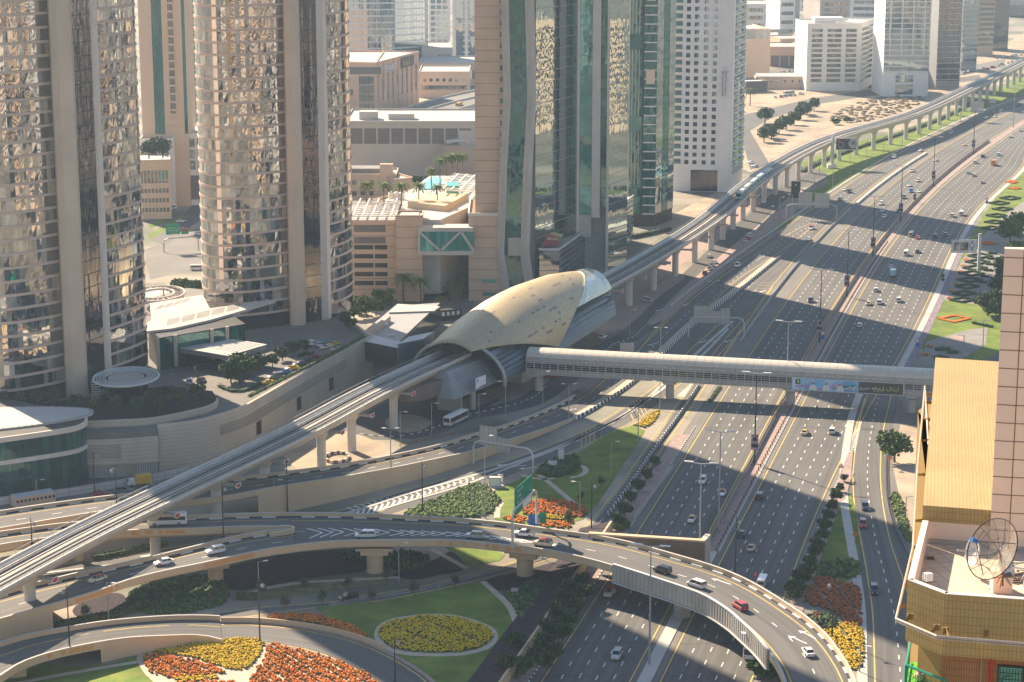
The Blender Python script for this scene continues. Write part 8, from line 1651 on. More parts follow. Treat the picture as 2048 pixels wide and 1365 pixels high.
def rsign(label, u, v, rows, h=3.2, group=None):
 a = G(u, v); r = thing('road_sign', label, 'sign', tuple(a), group); mb = MB(); mb.tube([a, a + Vector((0, 0, h + .4))], .08, 6); mb.build('post', 'grey', r); z = h
 for kind in rows:
  mb = MB(); c = (a.x, a.y - .12, z)
  if kind in ('blue', 'speed', 'back'): mb.poly([(c[0] + .75 * math.cos(R(-20) * k), c[1], z + .75 * math.sin(R(-20) * k)) for k in range(18)][::-1])
  elif kind == 'tri': mb.poly([(c[0] - .8, c[1], z - .6), (c[0] + .8, c[1], z - .6), (c[0], c[1], z + .8)])
  elif kind == 'dia': mb.poly([(c[0] - .8, c[1], z), (c[0], c[1], z - .8), (c[0] + .8, c[1], z), (c[0], c[1], z + .8)])
  else: mb.poly([(c[0] - .6, c[1], z - .6), (c[0] + .6, c[1], z - .6), (c[0] + .6, c[1], z + .6), (c[0] - .6, c[1], z + .6)])
  o = mb.build('sign_face', {'blue': 'blue_sign', 'speed': 'red', 'back': 'dark', 'tri': 'red', 'dia': 'c_orange', 'chev': 'red'}[kind], r)
  if kind == 'speed': mb = MB(); mb.poly([(c[0] + .56 * math.cos(R(20) * k), c[1] - .03, z + .56 * math.sin(R(20) * k)) for k in range(18)]); mb.build('sign_disc', 'wht', o)
  if kind == 'chev': mb = MB(); mb.poly([(c[0] + .35, c[1] - .03, z + .45), (c[0] - .25, c[1] - .03, z), (c[0] + .35, c[1] - .03, z - .45), (c[0] + .1, c[1] - .03, z - .45), (c[0] - .5, c[1] - .03, z), (c[0] + .1, c[1] - .03, z + .45)]); mb.build('arrow_print', 'wht', o)
  if kind == 'tri': mb = MB(); mb.poly([(c[0] - .5, c[1] - .03, z - .42), (c[0] + .5, c[1] - .03, z - .42), (c[0], c[1] - .03, z + .45)]); mb.build('sign_disc', 'wht', o)
  z -= 1.5
for a in (('speed limit disc over a blue disc on the median just beyond the footbridge',1645,690,('speed','blue'),4.2),('speed limit disc over a blue disc at the right kerb, beyond the footbridge banner',1834,705,('speed','blue'),4.2),('speed disc over blue disc at the far right kerb near the gardens',1973.5,416,('speed','blue'),4.2),('dark round sign back at the right kerb beside the purple strip',1885,572,('back','back'),4.2),('dark round sign back on the far median',1829,407,('back','back'),4.0),('red triangle warning sign at the exit gore tip',1682,957,('tri',),3.6),('orange diamond roadworks sign on the exit verge',1709,1092,('dia',),3.0),('orange diamond roadworks sign beside the leafy tree at the right',1779,938,('dia',),3.2),('red chevron board behind the flyover parapet by the white van',1511,1170,('chev',),2.6),('red chevron board in front of the brown bridge beam',1358,1112,('chev',),3.0),('red chevron board beside the yellow marigold bed at the exit',1631,1251,('chev',),2.6),('red chevron board at the tan wall foot of the chevron road',567,1022,('chev',),2.4)): rsign(*a)
def fence(name, label, path, h=1.3, post=2.5, m='pier_tan', rails=3, solid=None, cat='fence'):
 P = resample(path, post); r = thing(name, label, cat, tuple(P[len(P) // 2])); mb = MB()
 for i, p in enumerate(P): mb.box((p.x, p.y, p.z + h / 2), (.14, .14, h), heading(P, i))
 mb.build('posts_row', m, r); mb = MB()
 for k in range(rails): mb.sweep(P, [(-.05, h * (k + 1) / rails - .14), (-.05, h * (k + 1) / rails), (.05, h * (k + 1) / rails), (.05, h * (k + 1) / rails - .14)])
 mb.build('rails', m, r)
 if solid: mb = MB(); mb.sweep(P, [(-.03, .1), (-.03, h - .1), (.03, h - .1), (.03, .1)]); mb.build('mesh_panel', solid, r)
fence('median_fence', 'long brown metal fence along the inbound edge of the highway median', [Vector((LRf(y) + gap(y) * .20, y, .1)) for y in np.arange(500, 1300, 6.)], 1.5, 3.0, 'brownst', 3, 'brownst')
M['slatw'] = mat('slat_white', (.68, .66, .63), .6, .1, .5)
def block_barrier(label, path, lo=0, hi=None):
 P = resample(path, 1.5); r = thing('crash_barrier', label, 'barrier', tuple(P[len(P) // 2])); mb = MB(); mb.sweep(P, [(-.3, 0), (-.12, .95), (.12, .95), (.3, 0)], closed=False, alt=(0, 1)); mb.build('barrier_wall', ['slatw', 'kerb_b'], r)
dv = lambda y, t: CRf(y) + (LLf(y) - CRf(y)) * t
block_barrier('black and white barrier between the collector road and the inbound lanes beyond the footbridge', [Vector((dv(y, .30), y, .02)) for y in np.arange(735, 900, 5.)]); block_barrier('far black and white barrier beside the collector road near the twin gantry', [Vector((dv(y, .30), y, .02)) for y in np.arange(925, 1045, 5.)])
mb = MB(); mb.sweep([Vector((dv(y, .34), y, .02)) for y in np.arange(1050, 1250, 8.)], [(-1.0, 0), (-.7, .9), (.7, .9), (1.0, 0)]); o = mb.build('concrete_barrier', 'conc_lt'); tag(o, 'plain pale concrete barrier at the far end of the collector road', 'barrier')
BQ = pxl([(1560,515),(1480,580),(1400,640),(1330,705),(1272,762),(1200,812),(1150,840)], .05); block_barrier('black and white barrier between the two curving left roads, by the gravel strip', BQ)
mb = MB(); mb.strip(lift(off(BQ, .6), .03), lift(off(BQ, 3.2), .03)); struct(mb, 'gravel_strip', 'path')
DQ = off(DB, 2.0); i0 = min(range(len(DQ)), key=lambda k: abs(PX(DQ[k])[1] - 775)); i1 = min(range(len(DQ)), key=lambda k: abs(PX(DQ[k])[1] - 1045)); block_barrier('black and white barrier between the slip road and the inbound lanes', DQ[i0:i1])
fence('guard_rail', 'grey guard rail along the shaded slip road under the flyover', [p + Vector((0, 0, 0)) for p in off(DA, -3.0)[62:118]], .9, 4, 'grey', 2)
fence('guard_rail', 'black rail on the verge beside the sand strip at the right', pxl([(1790,892),(1778,905),(1772,930),(1775,1000),(1788,1055),(1808,1100),(1822,1130)], 0), .9, 1.6, 'dark', 2)
fence('guard_rail', 'rusty rail between the service road and the tan ramp', pxl([(1000,850),(930,866),(860,880),(800,894)], 0), .9, 3, 'brick', 2)
fence('site_fence', 'long blue grey hoarding fence in front of the glass hall', pxl([(-40,1018),(40,1006),(120,996),(200,983),(300,965),(380,948)], .04), 2.4, 4, 'grey', 2, 'ltgrey')
fence('planter_rail', 'pale slatted rail above the tree planted bank beside the inbound kerb', pxl([(1346,938),(1310,985),(1285,1020),(1268,1040)], .1), 1.5, 1.2, 'conc_lt', 2)
bo = MB(); bo.lathe((0, 0, 0), [(.16, 0), (.16, .75), (.24, .8), (.2, 1.0), (.05, 1.1)], 8); bd = None
for y in np.arange(500, 940, 3.4):
 p = Vector((LRf(y) + gap(y) * .66, y, .17))
 if bd is None: b0 = bo.build('bollard', 'dark'); bd = b0; o = b0
 else: o = bd.copy(); COL.objects.link(o)
 o.location = p; tag(o, 'short dark bollard in the row along the pink median paving', 'bollard', 'bollards on the highway median')
ring = MB(); c = G(674, 918); mr_ = None
for k in range(20):
 t = 2 * math.pi * k / 20; mb = MB(); mb.box((0, 0, .45), (1.35, .5, .9));
 if mr_ is None: o = mb.build('plastic_barrier', 'slatw'); mr_ = o; dk = mb.build('plastic_barrier', 'brick', link=False).data
 else: o = mr_.copy(); COL.objects.link(o)
 if k % 2: o.data = dk
 o.location = (c.x + 3.3 * math.cos(t), c.y + 5.0 * math.sin(t), .04); o.rotation_euler = (0, 0, t + math.pi / 2); tag(o, ('brown' if k % 2 else 'white') + ' plastic barrier block in the ring on the sand patch beside the metro pier', 'barrier', 'barrier ring on the sand patch')
r = thing('site_cabin', 'long cream site cabin with a row of small dark windows behind the tan ramp', 'cabin', tuple(G(68, 1015))); a, b = G(32, 1018), G(112, 1005); d = (b - a).normalized(); n = Vector((-d.y, d.x, 0)); mb = MB(); mb.prism([a, b, b + n * 4, a + n * 4], 0, 2.9, mtop=1); mb.build('wall', ['peach', 'ltgrey'], r)
for k in range(10): p = a.lerp(b, (k + .5) / 10) - n * .03; mb = MB(); mb.box((p.x, p.y, 1.8), (.6, .1, .7), math.atan2(d.y, d.x)); mb.build('window', 'dark', r)
for (u, v, s_, l) in ((1122, 918, (1.8, 1.2, 3.6), 'tall white utility cabinet on the lawn beside the dark shrubs'), (1105, 930, (2.6, 2.2, 1.6), 'squat white utility box on its slab, left of the tall cabinet'), (990, 968, (3.2, 1.6, 2.6), 'beige utility cabinet at the lawn edge by the road'), (1001, 960, (1.6, 1.2, 2.2), 'small grey utility cabinet right of the beige one')):
 p = G(u, v + 6); r = thing('utility_cabinet', l, 'cabinet', tuple(p)); mb = MB(); mb.box((p.x, p.y, s_[2] / 2 + .2), s_); mb.build('body', 'conc_lt', r); mb = MB(); mb.box((p.x, p.y, .12), (s_[0] + 1.6, s_[1] + 1.6, .24)); mb.build('plinth', 'conc', r); mb = MB(); mb.box((p.x, p.y - s_[1] / 2 - .02, s_[2] / 2 + .2), (s_[0] * .8, .04, s_[2] * .8)); mb.build('door', 'wht', r)
# ============================================================ PLANTS
rs = np.random.RandomState(4)
def leafcloud(mb, c, r, n, size, mi=(0, 1), flat=.0):
 """leaf sprays scattered through an uneven volume"""
 for _ in range(n):
  v = rs.normal(size=3); v /= np.linalg.norm(v); q = (rs.rand() ** .42); p = np.array(c) + v * np.array(r) * q * (0.85 + .3 * rs.rand())
  a = rs.normal(size=3); a /= np.linalg.norm(a); b = np.cross(a, rs.normal(size=3)); b /= np.linalg.norm(b) + 1e-9; s_ = size * (.6 + .8 * rs.rand())
  mb.quad(p - a * s_ - b * s_ * .6, p + a * s_ * .2 - b * s_ * .6, p + a * s_ + b * s_ * .6, p - a * s_ * .2 + b * s_ * .6, mi[rs.randint(len(mi))])
def make_tree(name, h, cr, mats, n=420, trunk=.25, cz=.60, lumps=9):
 root = thing(name, 'x', 'tree', world=False); mb = MB(); mb.tube([(0, 0, 0), (.05, .03, h * .3), (-.05, .02, h * .55)], [trunk, trunk * .75, trunk * .5], 7)
 for k in range(5): t = k * 1.26; mb.tube([(0, 0, h * .3), (math.cos(t) * cr * .35, math.sin(t) * cr * .35, h * .55), (math.cos(t) * cr * .6, math.sin(t) * cr * .6, h * .72)], [trunk * .5, trunk * .3, trunk * .12], 5)
 mb.build('trunk', 'bark', root); mb = MB()
 for k in range(lumps):
  t = k * 2.4; rr = cr * (.15 + .5 * (k / lumps)); leafcloud(mb, (math.cos(t) * rr, math.sin(t) * rr, h * (cz + .16 * math.sin(k * 1.7))), (cr * .52, cr * .52, h * .22), int(n * 1.7) // lumps, cr * .125)
 mb.build('crown', mats, root); return root
def make_palm(h=9):
 root = thing('date_palm', 'x', 'palm tree', world=False); mb = MB(); mb.tube([(0, 0, 0), (.08, 0, h * .5), (0, .05, h)], [.32, .24, .22], 8); mb.build('trunk', 'bark', root); mb = MB()
 for k in range(30):
  t = k * 2.4; up = .9 - 1.5 * (k / 30); L_ = 3.0 + rs.rand(); P = []
  for i in range(6): q = i / 5; P.append(Vector((math.cos(t) * L_ * q, math.sin(t) * L_ * q, h + up * L_ * q * .9 - 1.6 * q * q)))
  for a, b in zip(P, P[1:]):
   s_ = Vector((-math.sin(t), math.cos(t), 0)) * .42; mb.quad(a - s_ * .8, b - s_ * .8 - Vector((0, 0, .25)), b, a, k % 2); mb.quad(a, b, b + s_ * .8 - Vector((0, 0, .25)), a + s_ * .8, k % 2)
 mb.build('crown', ['leaf_lt', 'leaf'], root); return root
TP = {}
def tree(kind, u, v, label, group, s=1.0, z=0.0, cat=None):
 if kind not in TP:
  TP[kind] = {'shade': lambda: make_tree('shade_tree', 6.5, 3.6, ['leaf', 'leaf_dk'], 700), 'light': lambda: make_tree('shade_tree', 6.0, 3.4, ['leaf_lt', 'leaf'], 640), 'dark': lambda: make_tree('dark_tree', 6.0, 3.2, ['leaf_dk', 'leaf'], 620), 'small': lambda: make_tree('young_tree', 3.6, 1.2, ['leaf_gr', 'leaf_dk'], 240, .08, .68, 5), 'bush': lambda: make_tree('round_shrub', 2.4, 1.9, ['leaf_dk', 'leaf'], 420, .12, .5), 'bushlt': lambda: make_tree('round_shrub', 2.2, 1.9, ['leaf_lt', 'leaf'], 420, .12, .5), 'palm': lambda: make_palm(9), 'bigpalm': lambda: make_palm(11)}[kind](); first = True
 else: first = False
 p = G(u, v, z); rz = rs.rand() * 6
 if first: o = TP[kind]; o.location = p; o.rotation_euler = (0, 0, rz); o.scale = (s,) * 3; o['label'] = label; o['group'] = group
 else: o = clone(TP[kind], p, rz, label, group, s)
 return o
SEQ = defaultdict(list)
def trees(kind, pts, what, group, z=0.0, s=1.0, jit=.15, end='the left'):
 for i, q in enumerate(pts):
  l = what + (f', {ordinal(i)} from {end}' if len(pts) > 1 else ''); tree(kind, q[0], q[1], l, group, s * (q[2] if len(q) > 2 else 1) * (1 + jit * (rs.rand() - .5)), z)
trees('shade', [(478,762,1.25),(462,766,1.05),(498,752,1.0)], 'green tree in the raised bed by the parked yellow sports car', 'trees on the podium', PZ)
trees('dark', [(545,735),(565,722),(588,712),(608,706),(520,740)], 'dark shaded tree along the podium ramp', 'trees on the podium', PZ, .8)
trees('dark', [(8,812),(40,815),(75,812),(108,812),(150,820),(190,826),(232,822),(275,826),(320,820),(358,812),(395,800),(335,800),(300,812)], 'round dark tree in the planter above the podium wall', 'trees in the podium planter', 14.4, .75)
trees('dark', [(355,597),(372,592),(390,597)], 'dark tree behind the round pergola between the towers', 'trees between the towers', 4, 1.2)
trees('light', [(708,640,.9),(733,636,1.2),(752,632,1.0),(718,628,.8),(762,610,.9),(770,618,.8)], 'light green tree in front of the car park block', 'trees by the car park block', 0, 1.1)
trees('dark', [(690,650),(700,662)], 'dark tree beside the second hotel tower base', 'trees by the car park block', PZ, .8)
trees('palm', [(807,605,1.2),(842,612,1.15),(781,612,.7)], 'palm in front of the tan stair block', 'palms by the street', 0)
trees('palm', [(880,622),(897,603),(905,595),(920,586),(913,610),(922,598),(933,588),(928,572)], 'small palm lining the street left of the tan tower', 'street palms', 0, .62, end='the front')
trees('palm', [(733,412),(768,412),(803,412),(838,411),(875,413)], 'date palm on the roof terrace before the sand roof', 'roof terrace palms', cp_z + 1, .95)
trees('palm', [(863,372,.9),(880,356),(893,352),(905,352,1.1),(915,350),(925,345),(862,366,.6)], 'date palm beside the turquoise roof pool', 'roof pool palms', cp_z + 1, .9)
trees('shade', [(832,370,.8),(838,368,.7)], 'rounded green shrub tree on the roof terrace, left of the pool', 'roof terrace shrubs', cp_z + 1, .8)
trees('dark', [(1530,247,1.3)], 'lone tree on the far sand lot behind the white tower', 'trees on the far sand lot', 0, 1.3); trees('dark', [(1528,285),(1543,280),(1558,268),(1573,260),(1588,250),(1600,240),(1613,232),(1628,222),(1536,276),(1605,228)], 'dark tree in the cluster on the far sand lot', 'trees on the far sand lot', 0, 1.5, end='the near end')
trees('palm', [(1500,212)], 'lone palm on the far lot beside the white tower', 'far palms', 0, 1.2)
trees('bush', [(1672,250),(1695,245)], 'low shrub on the far sand beyond the tree cluster', 'far shrubs', 0, 1.8)
trees('light', [(2020,490,1.5),(2042,470,1.3)], 'yellow green tree beside the patterned gardens', 'trees by the gardens', 0, 1.3); trees('shade', [(2030,520),(2022,545),(2010,570),(2000,590),(2025,580),(2010,555),(1992,640),(1975,632),(2000,625),(2038,540)], 'spreading green tree behind the hedge diamonds', 'trees by the gardens', 0, 1.35, end='the back')
trees('light', [(1789,925,1.3)], 'bright leafy tree on the sand strip right of the exit road', 'tree by the exit road', 0, 1.25)
trees('dark', [(1310,935,.8),(1294,962,.8),(1278,985,.85),(1262,1008,.85),(1250,1035,.95),(1238,1055,.9)], 'dark slim tree on the bank between slip road and inbound lanes', 'trees on the slip road bank', 0, .72, end='the back'); trees('bushlt', [(1237,1062),(1250,1058)], 'pale flowering shrub at the near end of the slip road bank', 'shrubs on the slip road bank', 0)
trees('dark', [(1688,965,.6),(1680,985,.7),(1672,1005),(1664,1025),(1657,1045),(1650,1065),(1643,1085),(1635,1105),(1628,1122),(1620,1140),(1612,1158),(1606,1172),(1598,1190),(1590,1205),(1584,1192),(1595,1165)], 'dark shrub tree in the row between outbound lanes and exit lawn', 'shrub row by the exit lawn', 0, .62, end='the back')
trees('dark', [(1160,1180),(1140,1195),(1165,1205),(1128,1215),(1150,1228),(1115,1245),(1138,1255),(1100,1275),(1125,1285),(1088,1305),(1108,1320),(1072,1335),(1050,1350),(1092,1345),(1030,1300),(1010,1345)], 'dark shrub tree on the planted bank left of the inbound lanes', 'shrubs on the planted bank', 1.0, .72, end='the back')
trees('small', [(610,1190),(695,1188),(645,1215),(570,1228),(744,1212),(829,1199),(911,1182),(775,1170),(525,1200),(172,1245),(345,1218),(427,1210)], 'thin young tree along the slip road verge', 'young trees', 0, 1.25, end='the first planted')
trees('small', [(1137,1060,1.3),(1202,980),(1162,1010)], 'small tree at the edge of the triangle garden', 'young trees in the triangle garden', 0, 1.1)
trees('bush', [(1515,1350,1.6),(1535,1358,1.5),(1552,1352,1.3)], 'dark shrub under the inner curve of the flyover', 'shrubs under the flyover', 0)
def bed(name, label, pts, mats, sp, r, ang=0.0, gapn=0, z=.08, cat='flower bed', h=.6, keep=.93, jit=.35, smooth=True, zig=4):
 P = poly(pts, 0, smooth); xs_ = [p.x for p in P]; ys_ = [p.y for p in P]; c_, s_ = math.cos(ang), math.sin(ang); cx, cy = sum(xs_) / len(xs_), sum(ys_) / len(ys_); R_ = max(max(xs_) - min(xs_), max(ys_) - min(ys_)) * .75; mb = MB(); row = 0
 a = -R_
 while a < R_:
  row += 1; b = -R_
  while b < R_:
   x, y = cx + a * c_ - b * s_ + rs.uniform(-jit, jit) * sp, cy + a * s_ + b * c_ + rs.uniform(-jit, jit) * sp
   if rs.rand() < keep and inpoly(x, y, P):
    q = r * (.7 + .6 * rs.rand()); n = len(mb.v); hh = h * (.7 + .6 * rs.rand()); t0 = rs.rand()
    for k in range(5): t = 1.2566 * (k + t0); mb.v.append((x + q * math.cos(t), y + q * math.sin(t), z + .05))
    for k in range(5): t = 1.2566 * (k + t0 + .5); mb.v.append((x + q * .85 * math.cos(t), y + q * .85 * math.sin(t), z + hh * .7))
    mb.v.append((x, y, z + hh)); m0 = rs.randint(1, len(mats)) if len(mats) > 1 else 0
    for k in range(5):
     j = (k + 1) % 5; mb.f += [(n + k, n + j, n + 5 + k), (n + j, n + 5 + j, n + 5 + k), (n + 5 + k, n + 5 + j, n + 10)]; mb.m += [0, 0 if rs.rand() < .5 else m0, m0]
   b += sp
  a += sp * (1.0 if not gapn or row % gapn else 1.7)
 o = mb.build(name, mats); o['kind'] = 'stuff'; return tag(o, label, cat)
def base(nm, pts, m, z): return sheet(nm, pts, m, z)
PA = dict(smooth=True)
oval = [(757,1268),(775,1248),(830,1236),(885,1234),(935,1243),(975,1258),(985,1275),(970,1292),(930,1304),(870,1307),(810,1303),(775,1292)]
base('bed_edging', [(748,1270),(768,1244),(828,1231),(888,1229),(940,1238),(985,1256),(996,1276),(978,1298),(930,1311),(868,1314),(800,1310),(763,1295)], 'path', .10); base('bed_soil', oval, 'grass_dry', .12)
bed('marigold_bed', 'oval yellow marigold bed on the lower lawn', oval, ['leaf', 'yellow_fl'], .66, .38, .75, 11, .12)
base('bed_edging', [(275,1325),(290,1300),(340,1288),(440,1275),(530,1275),(620,1292),(720,1330),(790,1400),(500,1440),(330,1380)], 'path', .10)
bed('marigold_bed', 'large fan of yellow marigolds in the loop, touching the tan bridge wall', [(300,1304),(340,1296),(420,1285),(480,1279),(523,1283),(524,1300),(515,1318),(495,1338),(470,1342),(430,1332),(390,1318),(340,1310)], ['leaf', 'yellow_fl', 'yellow_fl'], .6, .37, .6, 0, .12)
bed('marigold_bed', 'orange marigold leaf shape left of the yellow fan in the loop', [(288,1314),(310,1310),(350,1316),(400,1326),(450,1346),(430,1350),(380,1356),(340,1358),(300,1345)], ['leaf', 'orange_fl', 'orange_fl'], .66, .37, .7, 6, .12); bed('marigold_bed', 'small yellow strip below the orange leaf shape in the loop', [(348,1358),(390,1352),(430,1352),(440,1358),(400,1364),(355,1368)], ['leaf', 'yellow_fl'], .72, .44, .6, 0, .12, smooth=False)
bed('marigold_bed', 'wide striped orange marigold field at the bottom of the loop', [(540,1290),(580,1298),(640,1312),(700,1334),(745,1358),(760,1400),(600,1420),(500,1400),(505,1350),(528,1320)], ['leaf', 'orange_fl', 'orange_fl'], .68, .38, .62, 3, .12); bed('marigold_bed', 'orange sliver at the lower edge under the yellow strip', [(340,1372),(440,1362),(470,1366),(480,1400),(340,1400)], ['leaf', 'orange_fl'], .85, .46, .6, 4, .12, smooth=False)
bed('marigold_bed', 'tapering orange marigold wedge above the low loop wall', [(535,1236),(560,1230),(610,1230),(650,1236),(700,1252),(732,1272),(722,1278),(690,1268),(640,1252),(590,1243)], ['leaf', 'orange_fl', 'orange_fl'], .6, .37, .5, 0, .10)
bed('marigold_bed', 'rust coloured flower fan in the triangle garden, half in shade', [(1045,1020),(1070,1004),(1110,1001),(1150,1008),(1172,1020),(1165,1035),(1130,1034),(1090,1028),(1055,1032)], ['leaf', 'orange_fl', 'rust_fl'], .75, .44, .5, 0, .10); bed('marigold_bed', 'thin yellow strip inside the triangle garden flower fan', [(1065,1030),(1090,1030),(1130,1035),(1128,1041),(1080,1040)], ['leaf', 'yellow_fl'], .7, .42, .3, 0, .10, smooth=False); bed('marigold_bed', 'orange rows along the flyover parapet in the triangle garden', [(995,1040),(1035,1032),(1080,1042),(1130,1046),(1150,1040),(1140,1058),(1090,1056),(1040,1048)], ['leaf', 'orange_fl', 'orange_fl'], .8, .46, .6, 3, .10, smooth=False)
bed('marigold_bed', 'small yellow wedge beside the footbridge pier and triangle lawn', [(1268,852),(1285,840),(1305,828),(1320,820),(1316,834),(1304,848),(1290,857)], ['leaf', 'yellow_fl', 'yellow_fl'], .72, .42, .6, 0, .10, smooth=False)
bed('flower_bed', 'broad rust red flower field beside the exit road', [(1608,1205),(1625,1165),(1640,1155),(1680,1165),(1718,1178),(1722,1220),(1720,1255),(1690,1250),(1665,1225),(1625,1212)], ['leaf_dk', 'rust_fl', 'rust_fl'], .74, .4, .1, 6, .12); bed('flower_bed', 'yellow flower field at the lower end of the exit garden', [(1648,1262),(1680,1250),(1722,1256),(1724,1335),(1690,1335),(1668,1300)], ['leaf_dk', 'yellow_fl'], .68, .4, .1, 8, .12)
G_ = ['leaf', 'leaf_lt', 'leaf_dk']
for pts, l, mats, sp, r, h in (([(255,1205),(275,1180),(330,1162),(400,1155),(440,1165),(458,1195),(430,1215),(360,1228),(290,1228)], 'striped dark green shrub bed between the lower ramp and the slip road', ['leaf_dk', 'leaf', 'leaf_dk'], .95, .62, .9), ([(1010,1185),(1040,1195),(1100,1210),(1160,1190),(1150,1240),(1100,1290),(1060,1330),(1030,1360),(1040,1290),(1040,1240)], 'green ground shrubs on the bank left of the inbound lanes', G_, 1.0, .6, .8), ([(1040,1190),(1060,1165),(1120,1155),(1175,1150),(1165,1185),(1110,1205),(1060,1205)], 'dark rounded shrub bed beside the flyover pier', ['leaf_dk', 'leaf_dk', 'leaf'], .9, .6, .7), ([(805,1030),(860,1005),(930,975),(965,970),(985,985),(1000,1005),(975,1030),(920,1038),(860,1036)], 'olive green shrub bank between chevron road and flyover', ['leaf_gr', 'leaf_lt', 'leaf'], .85, .55, .8), ([(1075,945),(1090,930),(1140,915),(1160,925),(1150,945),(1120,955),(1085,952)], 'dark shrub mass around the gantry foot in the triangle lawn', ['leaf_dk', 'leaf', 'leaf_dk'], .85, .6, 1.2), ([(1628,1150),(1640,1132),(1680,1125),(1716,1128),(1718,1150),(1690,1160),(1650,1155)], 'rows of clipped green shrubs on the exit lawn', G_, 1.1, .62, 1.1), ([(1605,1240),(1640,1228),(1668,1240),(1672,1258),(1650,1262),(1625,1255)], 'dark clipped hedge stripes next to the flyover and rust bed', ['leaf_dk', 'leaf', 'leaf_dk'], 1.0, .6, 1.2), ([(690,1105),(735,1100),(730,1118),(690,1120)], 'dark shrub bed behind the left round flyover pier', ['leaf_dk', 'leaf'], .8, .5, .8), ([(765,1125),(790,1112),(830,1110),(858,1122),(840,1138),(790,1142)], 'dark bush mass under the flyover right of the round pier', ['leaf_dk', 'leaf_dk', 'leaf'], .8, .6, 1.4), ([(1780,1000),(1790,985),(1805,1010),(1815,1050),(1822,1085),(1805,1070),(1790,1030)], 'dry green grass tufts on the sand strip right of the exit road', ['leaf_gr', 'leaf_lt'], 1.0, .5, .8)):
 bed('shrub_bed', l, pts, mats, sp, r, .35, 0, .1, 'shrubs', h)
bed('scrub', 'dry scrub tufts on the far sand lot beside the viaduct', [(1660,235),(1720,205),(1800,190),(1850,200),(1800,225),(1720,245)], ['leaf_gr', 'bark'], 4, 1.8, .3, 0, .05, 'scrub', .8, .5)
def hedge(label, pts, z=.05, w_=1.6, h=1.3, lt=False, group='hedges'):
 r = thing('hedge', label, 'hedge', tuple(G(*pts[0], z)), group); mb = MB(); P = pxl(pts, z, .9)
 for p in P: leafcloud(mb, (p.x, p.y, z + h * .5), (w_ * .65, w_ * .65, h * .6), 14, .28, (0, 1))
 mb.build('foliage', ['leaf_lt' if lt else 'leaf_dk', 'leaf'], r); mb = MB(); mb.sweep(resample(P, 3), [(-w_ * .3, 0), (-w_ * .3, h * .7), (w_ * .3, h * .7), (w_ * .3, 0)]); mb.build('core', 'leaf_dk', r)
hedge('bright yellow green hedge between the metro pier and the loop ramp', [(110,1256),(150,1247),(210,1238),(262,1226),(282,1218)], lt=True, w_=2.2, h=1.6); hedge('dark hedge at the foot of the walled ramp, lower left', [(0,1282),(40,1272),(92,1256)], w_=2.2); hedge('light hedge between upper and lower ramps by the metro pier', [(188,1120),(240,1110),(300,1098),(335,1090)], lt=True, w_=2.0, h=1.5); hedge('clipped rounded hedge beside the slip road lamp', [(472,1198),(490,1196),(512,1198)], lt=True, w_=3.2, h=1.8); hedge('clipped low hedge blocks left of the rounded hedge', [(400,1212),(425,1208),(445,1198)], lt=True, w_=2.0, h=1.2)
hedge('long low hedge along the top of the podium wall', [(500,795),(560,764),(620,733),(680,702),(725,676)], 14.2, 1.3, 1.0, True); hedge('grass topped ledge hedge on the lower podium wall', [(180,878),(250,873),(312,868)], 11.5, 1.0, .5, True); hedge('flower edged hedge round the raised podium bed', [(440,775),(470,785),(505,778),(525,766)], PZ, 1.8, 1.0, True); hedge('dark hedge inside the forecourt turning circle', [(598,714),(615,708),(630,712)], PZ, 1.6, .9)
hedge('dark hedge behind the far viaduct piers, near the junction', [(1605,345),(1650,322),(1720,296),(1800,270),(1880,240),(1950,205)], .05, 3.0, 1.8); hedge('dark hedge row in front of the tan tower podium, right of the louvres', [(1262,478),(1300,470),(1340,462)], .05, 3.0, 2.4); hedge('green planted strip beside the inbound shoulder under the footbridge', [(1418,805),(1428,792),(1440,775)], .05, 1.2, .7, True); hedge('low hedge beside the garden lamp beyond the tiled roof', [(1946,648),(1965,652),(1985,656)], .05, 1.4, 1.2)
k = 0
def diamond(u, v, du, dv, label, mats=None, w_=.9, h=.8):
 P = [G(u - du, v), G(u, v + dv), G(u + du, v), G(u, v - dv)]; r = thing('box_hedge', label, 'hedge', tuple(G(u, v)), 'diamond hedges of the gardens'); mb = MB(); Q = []
 for i in range(4): Q += resample([P[i], P[(i + 1) % 4]], .8)[:-1]
 Q.append(Q[0]); mb.sweep(Q, [(-w_ / 2, .1), (-w_ / 2, h), (w_ / 2, h), (w_ / 2, .1)]); mb.build('clipped_hedge', mats or 'leaf_dk', r); mb = MB()
 for p in Q[:-1]: leafcloud(mb, (p.x, p.y, h), (w_ * .6, w_ * .6, .2), 5, .2, (0,))
 mb.build('leaf_top', mats or 'leaf', r)
for i, (u, v) in enumerate([(1960,514),(1955,526),(1950,538),(1943,549),(1939,562),(1934,575),(1928,589),(1924,602)]): diamond(u, v, 24, 4.6, f'diamond box hedge in the gardens, {ordinal(7 - i)} from the front')
diamond(1908, 639, 30, 6.5, 'diamond ring of orange flowers on the lawn', 'orange_fl', 1.5, .45)
for i, (u, v) in enumerate([(1993,433),(1989,446),(1983,458),(2005,420),(1998,408),(2020,398)]): diamond(u, v, 20, 3.4, f'far diamond box hedge behind the billboard mast, {ordinal(i)} listed from the mast')
def chip(u, v, label, m, du=6.5, dv=2.2): bed('flower_patch', label, [(u - du, v), (u, v - dv), (u + du, v + dv * .2), (u, v + dv)], ['leaf', m], .6, .4, 0, 0, .1, 'flower bed', .5, smooth=False)
for i, (u, v) in enumerate([(1932,521),(1927,533),(1920,545),(1916,558),(1911,570),(1905,584),(1899,598)]): chip(u, v, f'small orange flower patch left of the hedge diamonds, {ordinal(6 - i)} from the front', 'orange_fl')
